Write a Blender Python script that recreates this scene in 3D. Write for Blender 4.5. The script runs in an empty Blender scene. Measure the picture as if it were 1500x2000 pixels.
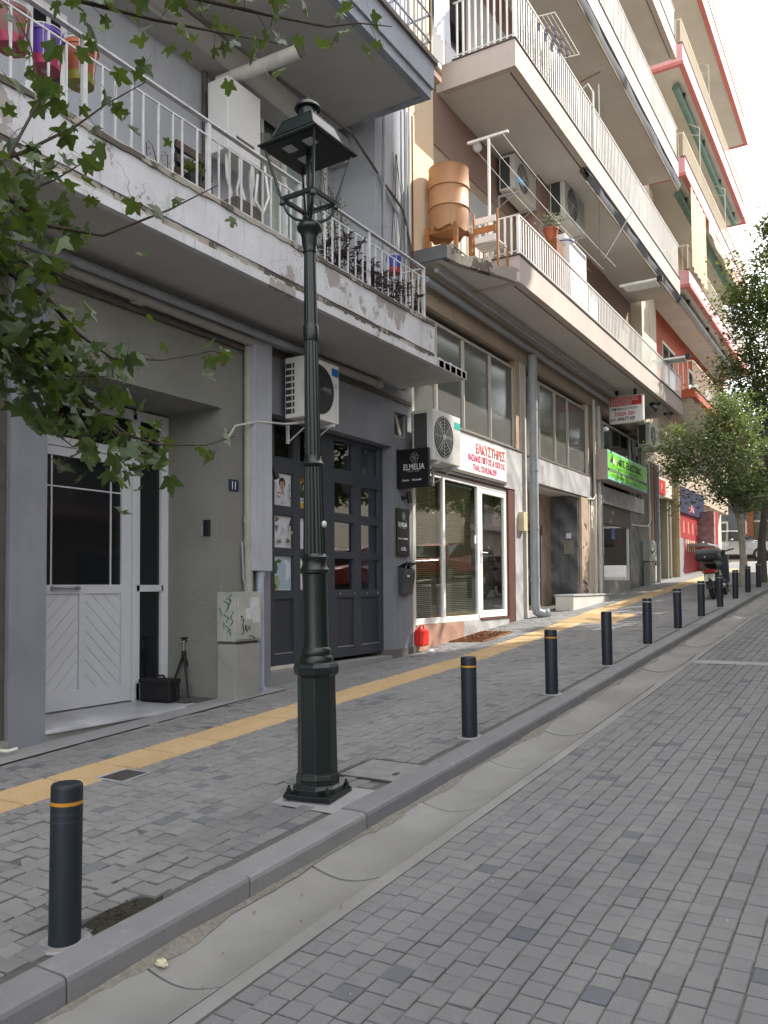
import bpy, bmesh, math, random
from mathutils import Vector, Matrix, Euler
rnd = random.Random(7)
R = math.radians
sc = bpy.context.scene
COL = sc.collection

# ------------------------------------------------------------------ camera
# x: across the street (negative towards the facades), y: along the street, z: up; the eye is the origin
F_PX, YAW, PIT, ROL, CY = 1620.0, R(31.23), R(2.15), R(-.375), 1087.0
cfwd = Vector((-math.sin(YAW)*math.cos(PIT), math.cos(YAW)*math.cos(PIT), math.sin(PIT)))
_r = Vector((math.cos(YAW), math.sin(YAW), 0)); _u = _r.cross(cfwd)
cright = _r*math.cos(ROL) + _u*math.sin(ROL)
cup = -_r*math.sin(ROL) + _u*math.cos(ROL)
cam = bpy.data.cameras.new('camera'); cam_o = bpy.data.objects.new('camera', cam); COL.objects.link(cam_o)
cam.sensor_fit = 'VERTICAL'; cam.sensor_height = 36; cam.lens = F_PX/2000*36
cam.shift_y = (CY-1000)/2000; cam.clip_start = .05; cam.clip_end = 2000
m3 = Matrix((cright, cup, -cfwd)).transposed()
cam_o.matrix_world = m3.to_4x4()
sc.camera = cam_o

# ------------------------------------------------------------------ world and sun
SUN_AZ, SUN_EL = R(40), R(42)          # azimuth measured from +y towards +x
w = bpy.data.worlds.new('World'); sc.world = w; w.use_nodes = True
nt = w.node_tree; nt.nodes.clear()
out = nt.nodes.new('ShaderNodeOutputWorld'); bg = nt.nodes.new('ShaderNodeBackground')
sky = nt.nodes.new('ShaderNodeTexSky'); sky.sky_type = 'NISHITA'; sky.sun_disc = False
sky.sun_elevation = SUN_EL; sky.sun_rotation = SUN_AZ; sky.air_density = 1.0; sky.dust_density = 1.4; sky.ozone_density = 1.0
tc = nt.nodes.new('ShaderNodeTexCoord'); mp = nt.nodes.new('ShaderNodeMapping'); mp.inputs['Scale'].default_value = (1.0, 1.0, 2.6)
nz = nt.nodes.new('ShaderNodeTexNoise'); nz.inputs['Scale'].default_value = 2.2; nz.inputs['Detail'].default_value = 9; nz.inputs['Roughness'].default_value = .62
cr = nt.nodes.new('ShaderNodeValToRGB'); cr.color_ramp.elements[0].position = .36; cr.color_ramp.elements[1].position = .58
mx = nt.nodes.new('ShaderNodeMix'); mx.data_type = 'RGBA'
nt.links.new(tc.outputs['Generated'], mp.inputs['Vector']); nt.links.new(mp.outputs['Vector'], nz.inputs['Vector'])
nt.links.new(nz.outputs['Fac'], cr.inputs['Fac']); nt.links.new(cr.outputs['Color'], mx.inputs['Factor'])
nt.links.new(sky.outputs['Color'], mx.inputs['A']); mx.inputs['B'].default_value = (12.4, 12.2, 11.9, 1)
nt.links.new(mx.outputs['Result'], bg.inputs['Color']); nt.links.new(bg.outputs['Background'], out.inputs['Surface'])
bg.inputs['Strength'].default_value = .15
sl = bpy.data.lights.new('sun', 'SUN'); sl.energy = 4.1; sl.angle = R(.53); sl.color = (1, .93, .82)
so = bpy.data.objects.new('sun', sl); COL.objects.link(so)
sdir = Vector((math.sin(SUN_AZ)*math.cos(SUN_EL), math.cos(SUN_AZ)*math.cos(SUN_EL), math.sin(SUN_EL)))
so.rotation_euler = sdir.to_track_quat('Z', 'Y').to_euler()
sc.view_settings.view_transform = 'Standard'; sc.view_settings.look = 'None'
sc.view_settings.gamma = 1; sc.view_settings.use_curve_mapping = False
sc.view_settings.exposure = 1.14
sc.cycles.max_bounces = 6 if hasattr(sc, 'cycles') else 6

# ------------------------------------------------------------------ survey helpers: where a sight line from the eye meets a real plane
def ray(x, y): return cright*((x-750)/F_PX) + cup*((CY-y)/F_PX) + cfwd
def onX(x, y, X): d = ray(x, y); return d*(X/d.x)
def onY(x, y, Y): d = ray(x, y); return d*(Y/d.y)
def YX(px, X, py=1000): return onX(px, py, X).y
def ZX(px, py, X): return onX(px, py, X).z
def proj(p):
    c = p.dot(cfwd)
    if c < .05: return None
    return (750+F_PX*p.dot(cright)/c, CY-F_PX*p.dot(cup)/c, c)
def interp(tab, t):
    if t <= tab[0][0]: (a, b), (c, d) = tab[0], tab[1]
    elif t >= tab[-1][0]: (a, b), (c, d) = tab[-2], tab[-1]
    else:
        for i in range(len(tab)-1):
            if tab[i][0] <= t <= tab[i+1][0]: (a, b), (c, d) = tab[i], tab[i+1]; break
    return b + (d-b)*(t-a)/(c-a)
KT = [(0, -1.508), (2.18, -1.378), (5.88, -1.155), (7.73, -1.032), (9.54, -.912), (11.47, -.784), (13.46, -.658), (15.36, -.532), (17.4, -.405), (19.2, -.280), (21.1, -.165), (22.7, -.07), (40, 1.08)]
FT = [(0, -1.52), (4.385, -1.245), (6.48, -1.125), (10.03, -.985), (10.6, -.94), (14.24, -.64), (15.27, -.575), (17.2, -.445), (24.9, .075), (40, 1.08)]
def kz(y): return interp(KT, y)
def fz(y): return interp(FT, y)
XK, XKI, XF = -2.55, -2.72, -5.9
def swz(x, y):
    t = min(1, max(0, (x-XKI)/(XF-XKI)))
    return kz(y)*(1-t) + fz(y)*t
def rdz(x, y): return kz(y) - .095 + .012*min(3, max(0, x+2.05))
def gutz(x, y):                                       # concave gutter between kerb and road
    t = (x-XK)/(-2.13-XK); return kz(y) - .104 + .012*t - .045*math.sin(math.pi*min(1, max(0, t)))

# ------------------------------------------------------------------ mesh builder
ORG = {}
def org(p): return ORG.get(p.name, Vector((0, 0, 0))) if p else Vector((0, 0, 0))
class MB:
    def __init__(s): s.v = []; s.f = []; s.r = []
    def add(s, vs, fs, rv=None):
        n = len(s.v); s.v += [Vector(q) for q in vs]; s.f += [tuple(i+n for i in q) for q in fs]
        s.r += [rv]*len(fs); return s
    def poly(s, pts, rv=None): return s.add(pts, [tuple(range(len(pts)))], rv)
    def box(s, x0, x1, y0, y1, z0, z1, rv=None):
        if x0 > x1: x0, x1 = x1, x0
        if y0 > y1: y0, y1 = y1, y0
        if z0 > z1: z0, z1 = z1, z0
        return s.add([(x0,y0,z0),(x1,y0,z0),(x1,y1,z0),(x0,y1,z0),(x0,y0,z1),(x1,y0,z1),(x1,y1,z1),(x0,y1,z1)],
                     [(0,3,2,1),(4,5,6,7),(0,1,5,4),(1,2,6,5),(2,3,7,6),(3,0,4,7)], rv)
    def obox(s, c, sx, sy, sz, rot=None):
        n = len(s.v); s.box(-sx/2, sx/2, -sy/2, sy/2, -sz/2, sz/2)
        m = (rot or Matrix.Identity(3))
        for i in range(n, len(s.v)): s.v[i] = m @ s.v[i] + Vector(c)
        return s
    def cyl(s, p0, p1, r0, r1=None, n=12, caps=True):
        p0, p1 = Vector(p0), Vector(p1); r1 = r0 if r1 is None else r1
        d = (p1-p0).normalized(); a = d.orthogonal().normalized(); b = d.cross(a)
        vs = [p + (a*math.cos(2*math.pi*i/n) + b*math.sin(2*math.pi*i/n))*r for p, r in ((p0, r0), (p1, r1)) for i in range(n)]
        fs = [(i, (i+1) % n, n+(i+1) % n, n+i) for i in range(n)]
        if caps: fs += [tuple(range(n-1, -1, -1)), tuple(range(n, 2*n))]
        return s.add(vs, fs)
    def tube(s, pts, r, n=8, caps=True):
        pts = [Vector(p) for p in pts]; rs = r if isinstance(r, (list, tuple)) else [r]*len(pts)
        vs = []; a = None
        for i, p in enumerate(pts):
            d = (pts[min(i+1, len(pts)-1)] - pts[max(i-1, 0)]).normalized()
            a = d.orthogonal().normalized() if a is None else (a - d*a.dot(d)).normalized()
            b = d.cross(a)
            vs += [p + (a*math.cos(2*math.pi*k/n) + b*math.sin(2*math.pi*k/n))*rs[i] for k in range(n)]
        fs = [(j*n+k, j*n+(k+1) % n, (j+1)*n+(k+1) % n, (j+1)*n+k) for j in range(len(pts)-1) for k in range(n)]
        if caps: fs += [tuple(range(n-1, -1, -1)), tuple(range((len(pts)-1)*n, len(pts)*n))]
        return s.add(vs, fs)
    def lathe(s, prof, o=(0, 0, 0), n=24, m=None, rot0=0.0, caps=True):
        o = Vector(o); vs = []
        for r, z in prof:
            for k in range(n):
                a = 2*math.pi*k/n + rot0; q = Vector((r*math.cos(a), r*math.sin(a), z))
                vs.append((m @ q if m else q) + o)
        fs = [(j*n+k, j*n+(k+1) % n, (j+1)*n+(k+1) % n, (j+1)*n+k) for j in range(len(prof)-1) for k in range(n)]
        if caps: fs += [tuple(range(n-1, -1, -1)), tuple(range((len(prof)-1)*n, len(prof)*n))]
        return s.add(vs, fs)
    def ext(s, pts, d):                                # extrude polygon by vector d
        pts = [Vector(p) for p in pts]; d = Vector(d); n = len(pts)
        return s.add(pts + [p+d for p in pts], [tuple(range(n-1, -1, -1)), tuple(range(n, 2*n))] + [(i, (i+1) % n, n+(i+1) % n, n+i) for i in range(n)])
    def sph(s, c, r, n=12, sq=(1, 1, 1)):
        prof = [(max(1e-4, math.sin(math.pi*i/n)), -math.cos(math.pi*i/n)) for i in range(n+1)]
        k = len(s.v); s.lathe(prof, n=n*2)
        for i in range(k, len(s.v)): s.v[i] = Vector((s.v[i].x*r*sq[0], s.v[i].y*r*sq[1], s.v[i].z*r*sq[2])) + Vector(c)
        return s
    def mesh(s, name, mat, o=Vector((0, 0, 0)), smooth=None, fix=True):
        me = bpy.data.meshes.new(name); me.from_pydata([tuple(q-o) for q in s.v], [], s.f)
        if any(x is not None for x in s.r):
            at = me.attributes.new('rv', 'FLOAT', 'FACE'); at.data.foreach_set('value', [x if x is not None else .5 for x in s.r])
        if fix:
            bm = bmesh.new(); bm.from_mesh(me); bmesh.ops.recalc_face_normals(bm, faces=bm.faces); bm.to_mesh(me); bm.free()
        if smooth:
            me.polygons.foreach_set('use_smooth', [True]*len(me.polygons)); me.set_sharp_from_angle(angle=R(smooth))
        if mat: me.materials.append(mat)
        return me
    def build(s, name, mat, parent=None, smooth=None, bevel=0, fix=True):
        o = bpy.data.objects.new(name, s.mesh(name, mat, org(parent), smooth, fix)); COL.objects.link(o)
        if parent: o.parent = parent; ORG[o.name] = org(parent)
        if bevel:
            b = o.modifiers.new('bevel', 'BEVEL'); b.width = bevel; b.segments = 2; b.limit_method = 'ANGLE'; b.angle_limit = R(40)
        return o
def tag(o, label=None, cat=None, group=None, kind=None):
    if label: o['label'] = label
    if cat: o['category'] = cat
    if group: o['group'] = group
    if kind: o['kind'] = kind
    return o
def thing(name, label, cat, loc, group=None):
    o = bpy.data.objects.new(name, None); COL.objects.link(o); o.location = loc; o.empty_display_size = .2
    ORG[o.name] = Vector(loc); return tag(o, label, cat, group)
def struct(name): 
    o = bpy.data.objects.new(name, None); COL.objects.link(o); ORG[o.name] = Vector((0, 0, 0)); o['kind'] = 'structure'; return o
def inst(name, me, pos, parent, rot=None, scale=None):   # a piece that shares mesh data; pos in world space
    o = bpy.data.objects.new(name, me); COL.objects.link(o)
    o.location = Vector(pos) - org(parent)
    if parent: o.parent = parent
    ORG[o.name] = Vector(pos)
    if rot is not None: o.rotation_euler = rot
    if scale is not None: o.scale = scale
    return o
def dup(root, loc, label=None, rot=None):                # a copy of a thing with copies of its parts and sub-parts
    r = root.copy(); COL.objects.link(r); r.location = loc
    if rot is not None: r.rotation_euler = rot
    if label: r['label'] = label
    def rec(src, dst):
        for ch in list(src.children):
            c = ch.copy(); COL.objects.link(c); c.parent = dst; rec(ch, c)
    rec(root, r); return r

# ------------------------------------------------------------------ materials
class NT:
    def __init__(s, name):
        s.m = bpy.data.materials.new(name); s.m.use_nodes = True; s.t = s.m.node_tree; s.b = s.t.nodes['Principled BSDF']
        g = s.n('NewGeometry'); s.pos = g.outputs['Position']
    def n(s, k, **kw):
        x = s.t.nodes.new('ShaderNode'+k)
        for a, b in kw.items(): setattr(x, a, b)
        return x
    def l(s, a, b): s.t.links.new(a, b)
    def noise(s, scale, detail=5, vec=None, rough=.55):
        x = s.n('TexNoise'); x.inputs['Scale'].default_value = scale; x.inputs['Detail'].default_value = detail; x.inputs['Roughness'].default_value = rough
        s.l(vec or s.pos, x.inputs['Vector']); return x.outputs['Fac']
    def scaled(s, sx, sy, sz):
        x = s.n('Mapping'); x.inputs['Scale'].default_value = (sx, sy, sz); s.l(s.pos, x.inputs['Vector']); return x.outputs['Vector']
    def ramp(s, fac, a, b, ca=(0, 0, 0, 1), cb=(1, 1, 1, 1)):
        x = s.n('ValToRGB'); e = x.color_ramp.elements; e[0].position = a; e[1].position = b; e[0].color = ca; e[1].color = cb
        s.l(fac, x.inputs['Fac']); return x.outputs['Color']
    def mix(s, f, a, b, mode='MIX'):
        x = s.n('Mix', data_type='RGBA', blend_type=mode)
        for k, v in (('Factor', f), ('A', a), ('B', b)):
            if isinstance(v, (int, float)): x.inputs[k].default_value = v
            elif isinstance(v, tuple): x.inputs[k].default_value = v if len(v) == 4 else (*v, 1)
            else: s.l(v, x.inputs[k])
        return x.outputs['Result']
    def math(s, op, a, b=0.0):
        x = s.n('Math', operation=op)
        for k, v in ((0, a), (1, b)):
            if isinstance(v, (int, float)): x.inputs[k].default_value = v
            else: s.l(v, x.inputs[k])
        return x.outputs[0]
    def bump(s, h, strength=.3, dist=.01):
        x = s.n('Bump'); x.inputs['Strength'].default_value = strength; x.inputs['Distance'].default_value = dist
        s.l(h, x.inputs['Height']); s.l(x.outputs['Normal'], s.b.inputs['Normal'])
    def set(s, **kw):
        for k, v in kw.items():
            i = s.b.inputs[{'rough': 'Roughness', 'metal': 'Metallic', 'spec': 'Specular IOR Level', 'col': 'Base Color', 'alpha': 'Alpha', 'coat': 'Coat Weight'}[k]]
            if isinstance(v, (int, float)): i.default_value = v
            elif isinstance(v, tuple): i.default_value = v if len(v) == 4 else (*v, 1)
            else: s.l(v, i)
        return s
def c4(c): return (c[0], c[1], c[2], 1)
def dk(c, f): return (c[0]*f, c[1]*f, c[2]*f, 1)
_mats = {}
def M(name, col, rough=.65, var=.2, scale=3, bump=.15, bscale=120, metal=0, spec=.4, streak=0, stainc=None, dirt=.0):
    if name in _mats: return _mats[name]
    t = NT(name)
    a = t.ramp(t.noise(scale, 6), .3, .7, dk(col, 1-var), dk(col, 1+var*.5))
    if streak:
        st = t.ramp(t.noise(2.2, 6, t.scaled(3, 3, .25), .7), .52, .72)
        a = t.mix(t.math('MULTIPLY', st, streak), a, stainc or dk(col, .35))
    if dirt:
        d = t.ramp(t.noise(1.1, 8, None, .7), .5, .75)
        a = t.mix(t.math('MULTIPLY', d, dirt), a, stainc or (.05, .045, .04, 1))
    t.set(col=a, rough=rough, metal=metal, spec=spec)
    if bump: t.bump(t.noise(bscale, 4), bump, .004)
    _mats[name] = t.m; return t.m
def srgb(r, g, b):
    f = lambda c: ((c/255+.055)/1.055)**2.4 if c > 10 else c/255/12.92
    return (f(r), f(g), f(b))
def glass(name, tint=(.75, .8, .8), boost=1.6):
    t = NT(name); t.t.nodes.remove(t.b); o = t.t.nodes['Material Output']
    fr = t.n('Fresnel'); fr.inputs['IOR'].default_value = 1.5
    g_ = t.n('NewGeometry'); f = t.math('MULTIPLY', t.math('MINIMUM', t.math('MULTIPLY', fr.outputs[0], boost), .95), t.math('SUBTRACT', 1.0, g_.outputs['Backfacing']))
    tr = t.n('BsdfTransparent'); tr.inputs['Color'].default_value = c4(tint)
    gl = t.n('BsdfGlossy'); gl.inputs['Roughness'].default_value = .015; gl.inputs['Color'].default_value = (.95, .97, 1, 1)
    ms = t.n('MixShader'); t.l(f, ms.inputs[0]); t.l(tr.outputs[0], ms.inputs[1]); t.l(gl.outputs[0], ms.inputs[2]); t.l(ms.outputs[0], o.inputs['Surface'])
    bp = t.n('Bump'); bp.inputs['Strength'].default_value = .06; bp.inputs['Distance'].default_value = .02
    t.l(t.noise(.8, 2), bp.inputs['Height']); t.l(bp.outputs['Normal'], gl.inputs['Normal'])
    return t.m
# painted and built surfaces
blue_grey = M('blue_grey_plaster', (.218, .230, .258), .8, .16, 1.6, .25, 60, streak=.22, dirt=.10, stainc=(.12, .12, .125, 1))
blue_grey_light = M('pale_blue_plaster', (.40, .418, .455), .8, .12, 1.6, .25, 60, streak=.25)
def stucco(name, col):
    t = NT(name); a = t.ramp(t.noise(1.3, 6), .3, .7, dk(col, .85), dk(col, 1.06))
    t.set(col=a, rough=.85, spec=.2); t.bump(t.noise(38, 5, t.scaled(1, 1, 1.8)), .55, .02); return t.m
stucco_grey = stucco('grey_green_stucco', (.235, .235, .21))
soffit_grey = M('soffit_paint', (.42, .41, .39), .85, .08, 1.2, .1, 50, dirt=.18, stainc=(.2, .17, .14, 1))
soffit_white = M('pale_soffit_paint', (.55, .53, .49), .85, .08, .8, .1, 50, dirt=.22, stainc=(.28, .24, .18, 1))
def peeling(name, col, under, amt=.62, crack=True):
    t = NT(name)
    base = t.ramp(t.noise(2.5, 6), .3, .7, dk(col, .85), dk(col, 1.05))
    speck = t.ramp(t.noise(70, 3), .62, .7)
    base = t.mix(t.math('MULTIPLY', speck, .45), base, (.12, .11, .10, 1))
    p = t.ramp(t.noise(1.7, 9, t.scaled(1, 1, .8), .66), amt, amt+.02)
    c = t.mix(p, base, under)
    st = t.ramp(t.noise(3.0, 7, t.scaled(4, 4, .45), .75), .56, .74)
    c = t.mix(t.math('MULTIPLY', st, .78), c, (.11, .095, .075, 1))
    if crack:
        v = t.n('TexVoronoi', feature='DISTANCE_TO_EDGE'); v.inputs['Scale'].default_value = 1.5
        wv = t.n('VectorMath', operation='ADD'); t.l(t.pos, wv.inputs[0])
        nn = t.n('TexNoise'); nn.inputs['Scale'].default_value = 4; t.l(t.pos, nn.inputs['Vector'])
        sc_ = t.n('VectorMath', operation='SCALE'); sc_.inputs['Scale'].default_value = .5; t.l(nn.outputs['Color'], sc_.inputs[0]); t.l(sc_.outputs[0], wv.inputs[1])
        t.l(wv.outputs[0], v.inputs['Vector'])
        c = t.mix(t.math('MULTIPLY', t.ramp(v.outputs['Distance'], .002, .007, (1, 1, 1, 1), (0, 0, 0, 1)), t.ramp(t.noise(.9, 3), .48, .6)), c, (.22, .19, .16, 1))
    t.set(col=c, rough=.85, spec=.2)
    t.bump(t.math('ADD', t.math('MULTIPLY', p, -1.0), t.math('MULTIPLY', t.noise(40, 4), .3)), .5, .012); return t.m
peel_white = peeling('peeling_white_plaster', (.54, .545, .56), (.30, .28, .26, 1), .60)
peel_edge = peeling('crumbling_mortar', (.32, .29, .25), (.10, .085, .07, 1), .5)
slate_fascia = M('slate_fascia_paint', (.30, .33, .38), .75, .15, 2, .2, 60, streak=.45)
cream = M('cream_render', (.70, .57, .40), .85, .07, 1.2, .25, 90, streak=.14, stainc=(.33, .24, .15, 1))
cream_pale = M('pale_cream_render', (.66, .60, .49), .85, .07, 1.2, .25, 90, streak=.10, stainc=(.33, .24, .15, 1))
mauve_brown = M('brown_render', (.30, .205, .17), .85, .10, 1.2, .2, 90, streak=.1)
fascia_rose = M('rose_beige_fascia', (.48, .42, .385), .8, .10, 1.4, .2, 90, streak=.22, stainc=(.25, .18, .14, 1))
pink = M('pink_fascia_paint', (.66, .36, .38), .75, .08, 2, .1, 90, streak=.12)
red_line = M('red_moulding_paint', (.52, .17, .16), .7, .10, 2, .1, 90)
red_brown = M('brick_red_render', (.40, .085, .045), .8, .10, 2, .1, 90)
dark_edge = M('weathered_and_shade_dark', (.10, .085, .07), .8, .3, 8, .4, 40)  # weathered edges; also stands in for shade in gaps and under boards
white_metal = M('white_rail_paint', (.72, .72, .70), .45, .06, 6, .05, 90, streak=.22, stainc=(.25, .17, .10, 1))
white_metal_old = M('chipped_white_rail_paint', (.52, .53, .54), .5, .16, 10, .1, 90, streak=.4, stainc=(.14, .09, .06, 1))
white_upvc = M('white_plastic_frame', (.74, .74, .73), .35, .05, 3, .0, 90)
door_white = M('white_door_paint', (.62, .64, .67), .4, .06, 2, .0, 90)
alu = M('pale_window_frame', (.50, .47, .41), .45, .10, 5, .05, 90, streak=.2)
brown_trim = M('brown_trim', (.10, .035, .025), .6, .15, 4, .1, 90)
tan_render = M('tan_render', (.42, .34, .26), .8, .15, 2, .2, 90, streak=.2)
anthracite = M('anthracite_wood', (.045, .052, .066), .45, .08, 6, .05, 60)
anthracite2 = M('anthracite_panel', (.038, .043, .055), .5, .08, 3, .05, 60)
zinc = M('grey_drainpipe', (.30, .32, .35), .45, .15, 5, .1, 60, streak=.3)
pipe_beige = M('beige_pipe', (.33, .32, .28), .55, .15, 5, .1, 60, streak=.3)
pipe_white = M('white_pipe', (.62, .60, .55), .5, .12, 5, .1, 60, streak=.35)
pipe_blue = M('blue_grey_pipe', (.33, .36, .44), .5, .10, 5, .1, 60, streak=.2)
black_plastic = M('black_plastic', (.012, .012, .013), .45, .2, 8, .05, 90)
rubber = M('rubber', (.018, .018, .018), .75, .2, 8, .2, 60)
ac_white = M('air_conditioner_casing', (.62, .62, .58), .45, .05, 3, .0, 90, streak=.2, stainc=(.3, .26, .2, 1))
ac_dark = M('fan_grille', (.035, .037, .04), .55, .2, 8, .0, 90)
coil = M('condenser_fins', (.06, .07, .065), .6, .3, 40, .2, 200)
steel = M('steel', (.45, .45, .45), .35, .15, 8, .05, 90, metal=.9)
rust = M('rusty_iron', (.20, .075, .03), .8, .4, 12, .3, 60)
copper_drum = M('orange_brown_drum_paint', (.46, .235, .11), .5, .12, 2.5, .1, 60, streak=.22)
orange_wood = M('orange_stained_wood', (.36, .15, .05), .6, .25, 10, .1, 60)
brown_wood = M('dark_brown_wood', (.055, .028, .02), .6, .25, 10, .1, 60)
green_cast = M('dark_green_cast_iron', (.004, .011, .0095), .34, .2, 3, .12, 60, spec=.5)
lens_glass = M('lamp_lens', (.42, .43, .42), .25, .2, 60, .3, 200)
bollard_paint = M('blue_black_bollard_paint', (.011, .017, .026), .5, .15, 4, .08, 60, dirt=.12, stainc=(.09, .09, .09, 1))
amber = M('amber_reflective_tape', (.50, .22, .02), .4, .15, 10, 0, 60)
tape_dark = M('worn_tape', (.03, .035, .05), .6, .3, 12, .1, 60)
tape_white = M('pale_reflective_tape', (.50, .52, .50), .4, .15, 10, 0, 60)
box_cream = M('dirty_cream_cabinet_paint', (.36, .37, .33), .6, .15, 6, .1, 60, streak=.3, dirt=.2)
conc_plinth = M('plinth_concrete', (.27, .27, .25), .9, .15, 4, .5, 40, dirt=.15)
paper = M('white_poster_paper', (.62, .64, .68), .35, .04, 3, 0, 60)
red_plastic = M('red_plastic', (.62, .028, .02), .35, .06, 3, .0, 60)
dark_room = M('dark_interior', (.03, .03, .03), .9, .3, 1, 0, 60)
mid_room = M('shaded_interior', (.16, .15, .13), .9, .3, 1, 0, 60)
curtain = M('white_curtain', (.62, .65, .72), .8, .10, 3, .1, 30)
blind_mat = M('venetian_slat', (.52, .47, .34), .5, .06, 3, 0, 60)
shutter_grey = M('pale_roller_shutter', (.50, .51, .50), .6, .08, 3, 0, 60)
canvas_dark = M('grey_blue_awning_canvas', (.055, .065, .085), .85, .2, 4, .2, 60)
canvas_beige = M('beige_awning_canvas', (.55, .42, .28), .85, .12, 2, .2, 60)
black_sign = M('black_sign_board', (.010, .010, .012), .35, .15, 3, 0, 60)
ink_white = M('white_lettering', (.60, .60, .60), .5, .05, 3, 0, 60)
ink_grey = M('grey_lettering', (.30, .30, .31), .5, .05, 3, 0, 60)
ink_gold = M('gold_print', (.30, .17, .06), .5, .05, 3, 0, 60)
ink_red = M('faded_red_lettering', (.60, .16, .16), .5, .25, 12, 0, 60)
ink_pink = M('magenta_lettering', (.60, .05, .17), .5, .2, 12, 0, 60)
ink_black = M('black_lettering', (.02, .02, .02), .5, .05, 3, 0, 60)
sign_white = M('white_sign_face', (.74, .73, .72), .4, .04, 3, 0, 60)
sign_red = M('red_sign_band', (.50, .03, .03), .4, .05, 3, 0, 60)
gcloth = M('dark_print', (.02, .04, .02), .5, .2, 30, 0, 60)
graff_g = M('green_graffiti', (.01, .12, .09), .6, .2, 12, 0, 60)
graff_k = M('black_graffiti', (.03, .03, .03), .6, .2, 12, 0, 60)
terracotta = M('terracotta_plastic', (.36, .095, .045), .5, .12, 8, .05, 60)
violet = M('violet_plastic', (.13, .06, .38), .4, .1, 4, 0, 60)
magenta_pl = M('magenta_plastic', (.36, .03, .08), .4, .1, 4, 0, 60)
olive_pl = M('yellow_green_plastic', (.26, .24, .03), .4, .2, 9, 0, 60)
blue_pl = M('blue_plastic', (.04, .06, .35), .4, .1, 4, 0, 60)
bark = M('bark', (.10, .085, .065), .9, .3, 14, .6, 40)
twig_mat = M('twig_bark', (.045, .03, .022), .8, .3, 30, .2, 90)
trunk_sunlit = M('sunlit_trunk_bark', (.42, .38, .31), .9, .35, 6, .5, 30)  # sunlit whiteness of the trunk is put into the bark colour
car_silver = M('silver_car_paint', (.42, .45, .48), .25, .03, 1, 0, 60, metal=.35, spec=.5)
car_red = M('red_car_paint', (.45, .02, .02), .25, .03, 1, 0, 60, spec=.5)
car_glass = M('car_glass', (.02, .025, .028), .06, .1, 1, 0, 60, spec=.6)
pane_clear = glass('clear_glass', (.84, .88, .84), 2.3)
pane_soft = glass('reflective_glass', (.70, .74, .76), 2.4)
pane_dark = M('dark_glass', (.012, .014, .016), .05, .1, 1, 0, 60, spec=.55)
pane_grey = M('grey_glass', (.12, .12, .115), .10, .15, .8, 0, 60, spec=.6)
def marble(name, a, b, sc_=2.0, rough=.35, dist=2.5):
    t = NT(name); nn = t.noise(sc_, 10, None, .7)
    v = t.n('TexWave', wave_type='BANDS', bands_direction='DIAGONAL'); v.inputs['Scale'].default_value = sc_*.5; v.inputs['Distortion'].default_value = 9; v.inputs['Detail'].default_value = 5
    t.l(t.pos, v.inputs['Vector'])
    f = t.math('ADD', t.math('MULTIPLY', nn, .85), t.math('MULTIPLY', v.outputs['Fac'], .15))
    t.set(col=t.ramp(f, .35, .72, c4(a), c4(b)), rough=rough, spec=.45); return t.m
marble_pale = marble('pale_grey_marble', (.30, .30, .31), (.56, .56, .56))
marble_dark = marble('dark_grey_marble', (.045, .048, .055), (.20, .21, .22))
marble_pink = marble('pink_stone', (.34, .20, .15), (.50, .34, .26))
marble_step = marble('marble_step', (.36, .37, .40), (.56, .57, .59))
marble_tan = marble('tan_stone', (.33, .24, .17), (.48, .38, .29), rough=.6)
def leafmat(name, a, b, back=(.2, .26, .12), rough=.45, tr=.35):
    t = NT(name); oi = t.n('ObjectInfo')
    at = t.n('Attribute', attribute_name='rv')
    f = t.math('FRACT', t.math('ADD', oi.outputs['Random'], at.outputs['Fac']))
    c = t.mix(f, c4(a), c4(b)); c = t.mix(t.math('MULTIPLY', t.noise(25, 3), .4), c, dk(a, .5))
    t.set(col=c, rough=rough, spec=.45)
    tl = t.n('BsdfTranslucent'); t.l(t.mix(.5, c, (.25, .35, .04, 1)), tl.inputs['Color'])
    ms = t.n('MixShader'); ms.inputs[0].default_value = tr; o = t.t.nodes['Material Output']
    t.l(t.b.outputs[0], ms.inputs[1]); t.l(tl.outputs[0], ms.inputs[2]); t.l(ms.outputs[0], o.inputs['Surface']); return t.m
leaf_near = leafmat('plane_tree_leaf', (.016, .038, .011), (.050, .090, .018), rough=.40, tr=.3)
leaf_far = leafmat('street_tree_leaf', (.10, .15, .07), (.25, .30, .16), rough=.38, tr=.35)
leaf_mid = leafmat('tall_tree_leaf', (.055, .095, .035), (.15, .20, .085), rough=.42, tr=.3)
leaf_dark = leafmat('broad_tree_leaf', (.030, .065, .018), (.08, .14, .03), tr=.3)
leaf_lime = leafmat('climber_leaf', (.10, .14, .03), (.22, .26, .06), tr=.4)
leaf_purple = leafmat('purple_leaf', (.035, .012, .035), (.11, .035, .10), tr=.15)
moss_mat = M('moss', (.035, .045, .02), .95, .4, 60, .6, 80)
soil_mat = M('damp_soil', (.035, .03, .022), .95, .5, 40, .8, 60)
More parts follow.
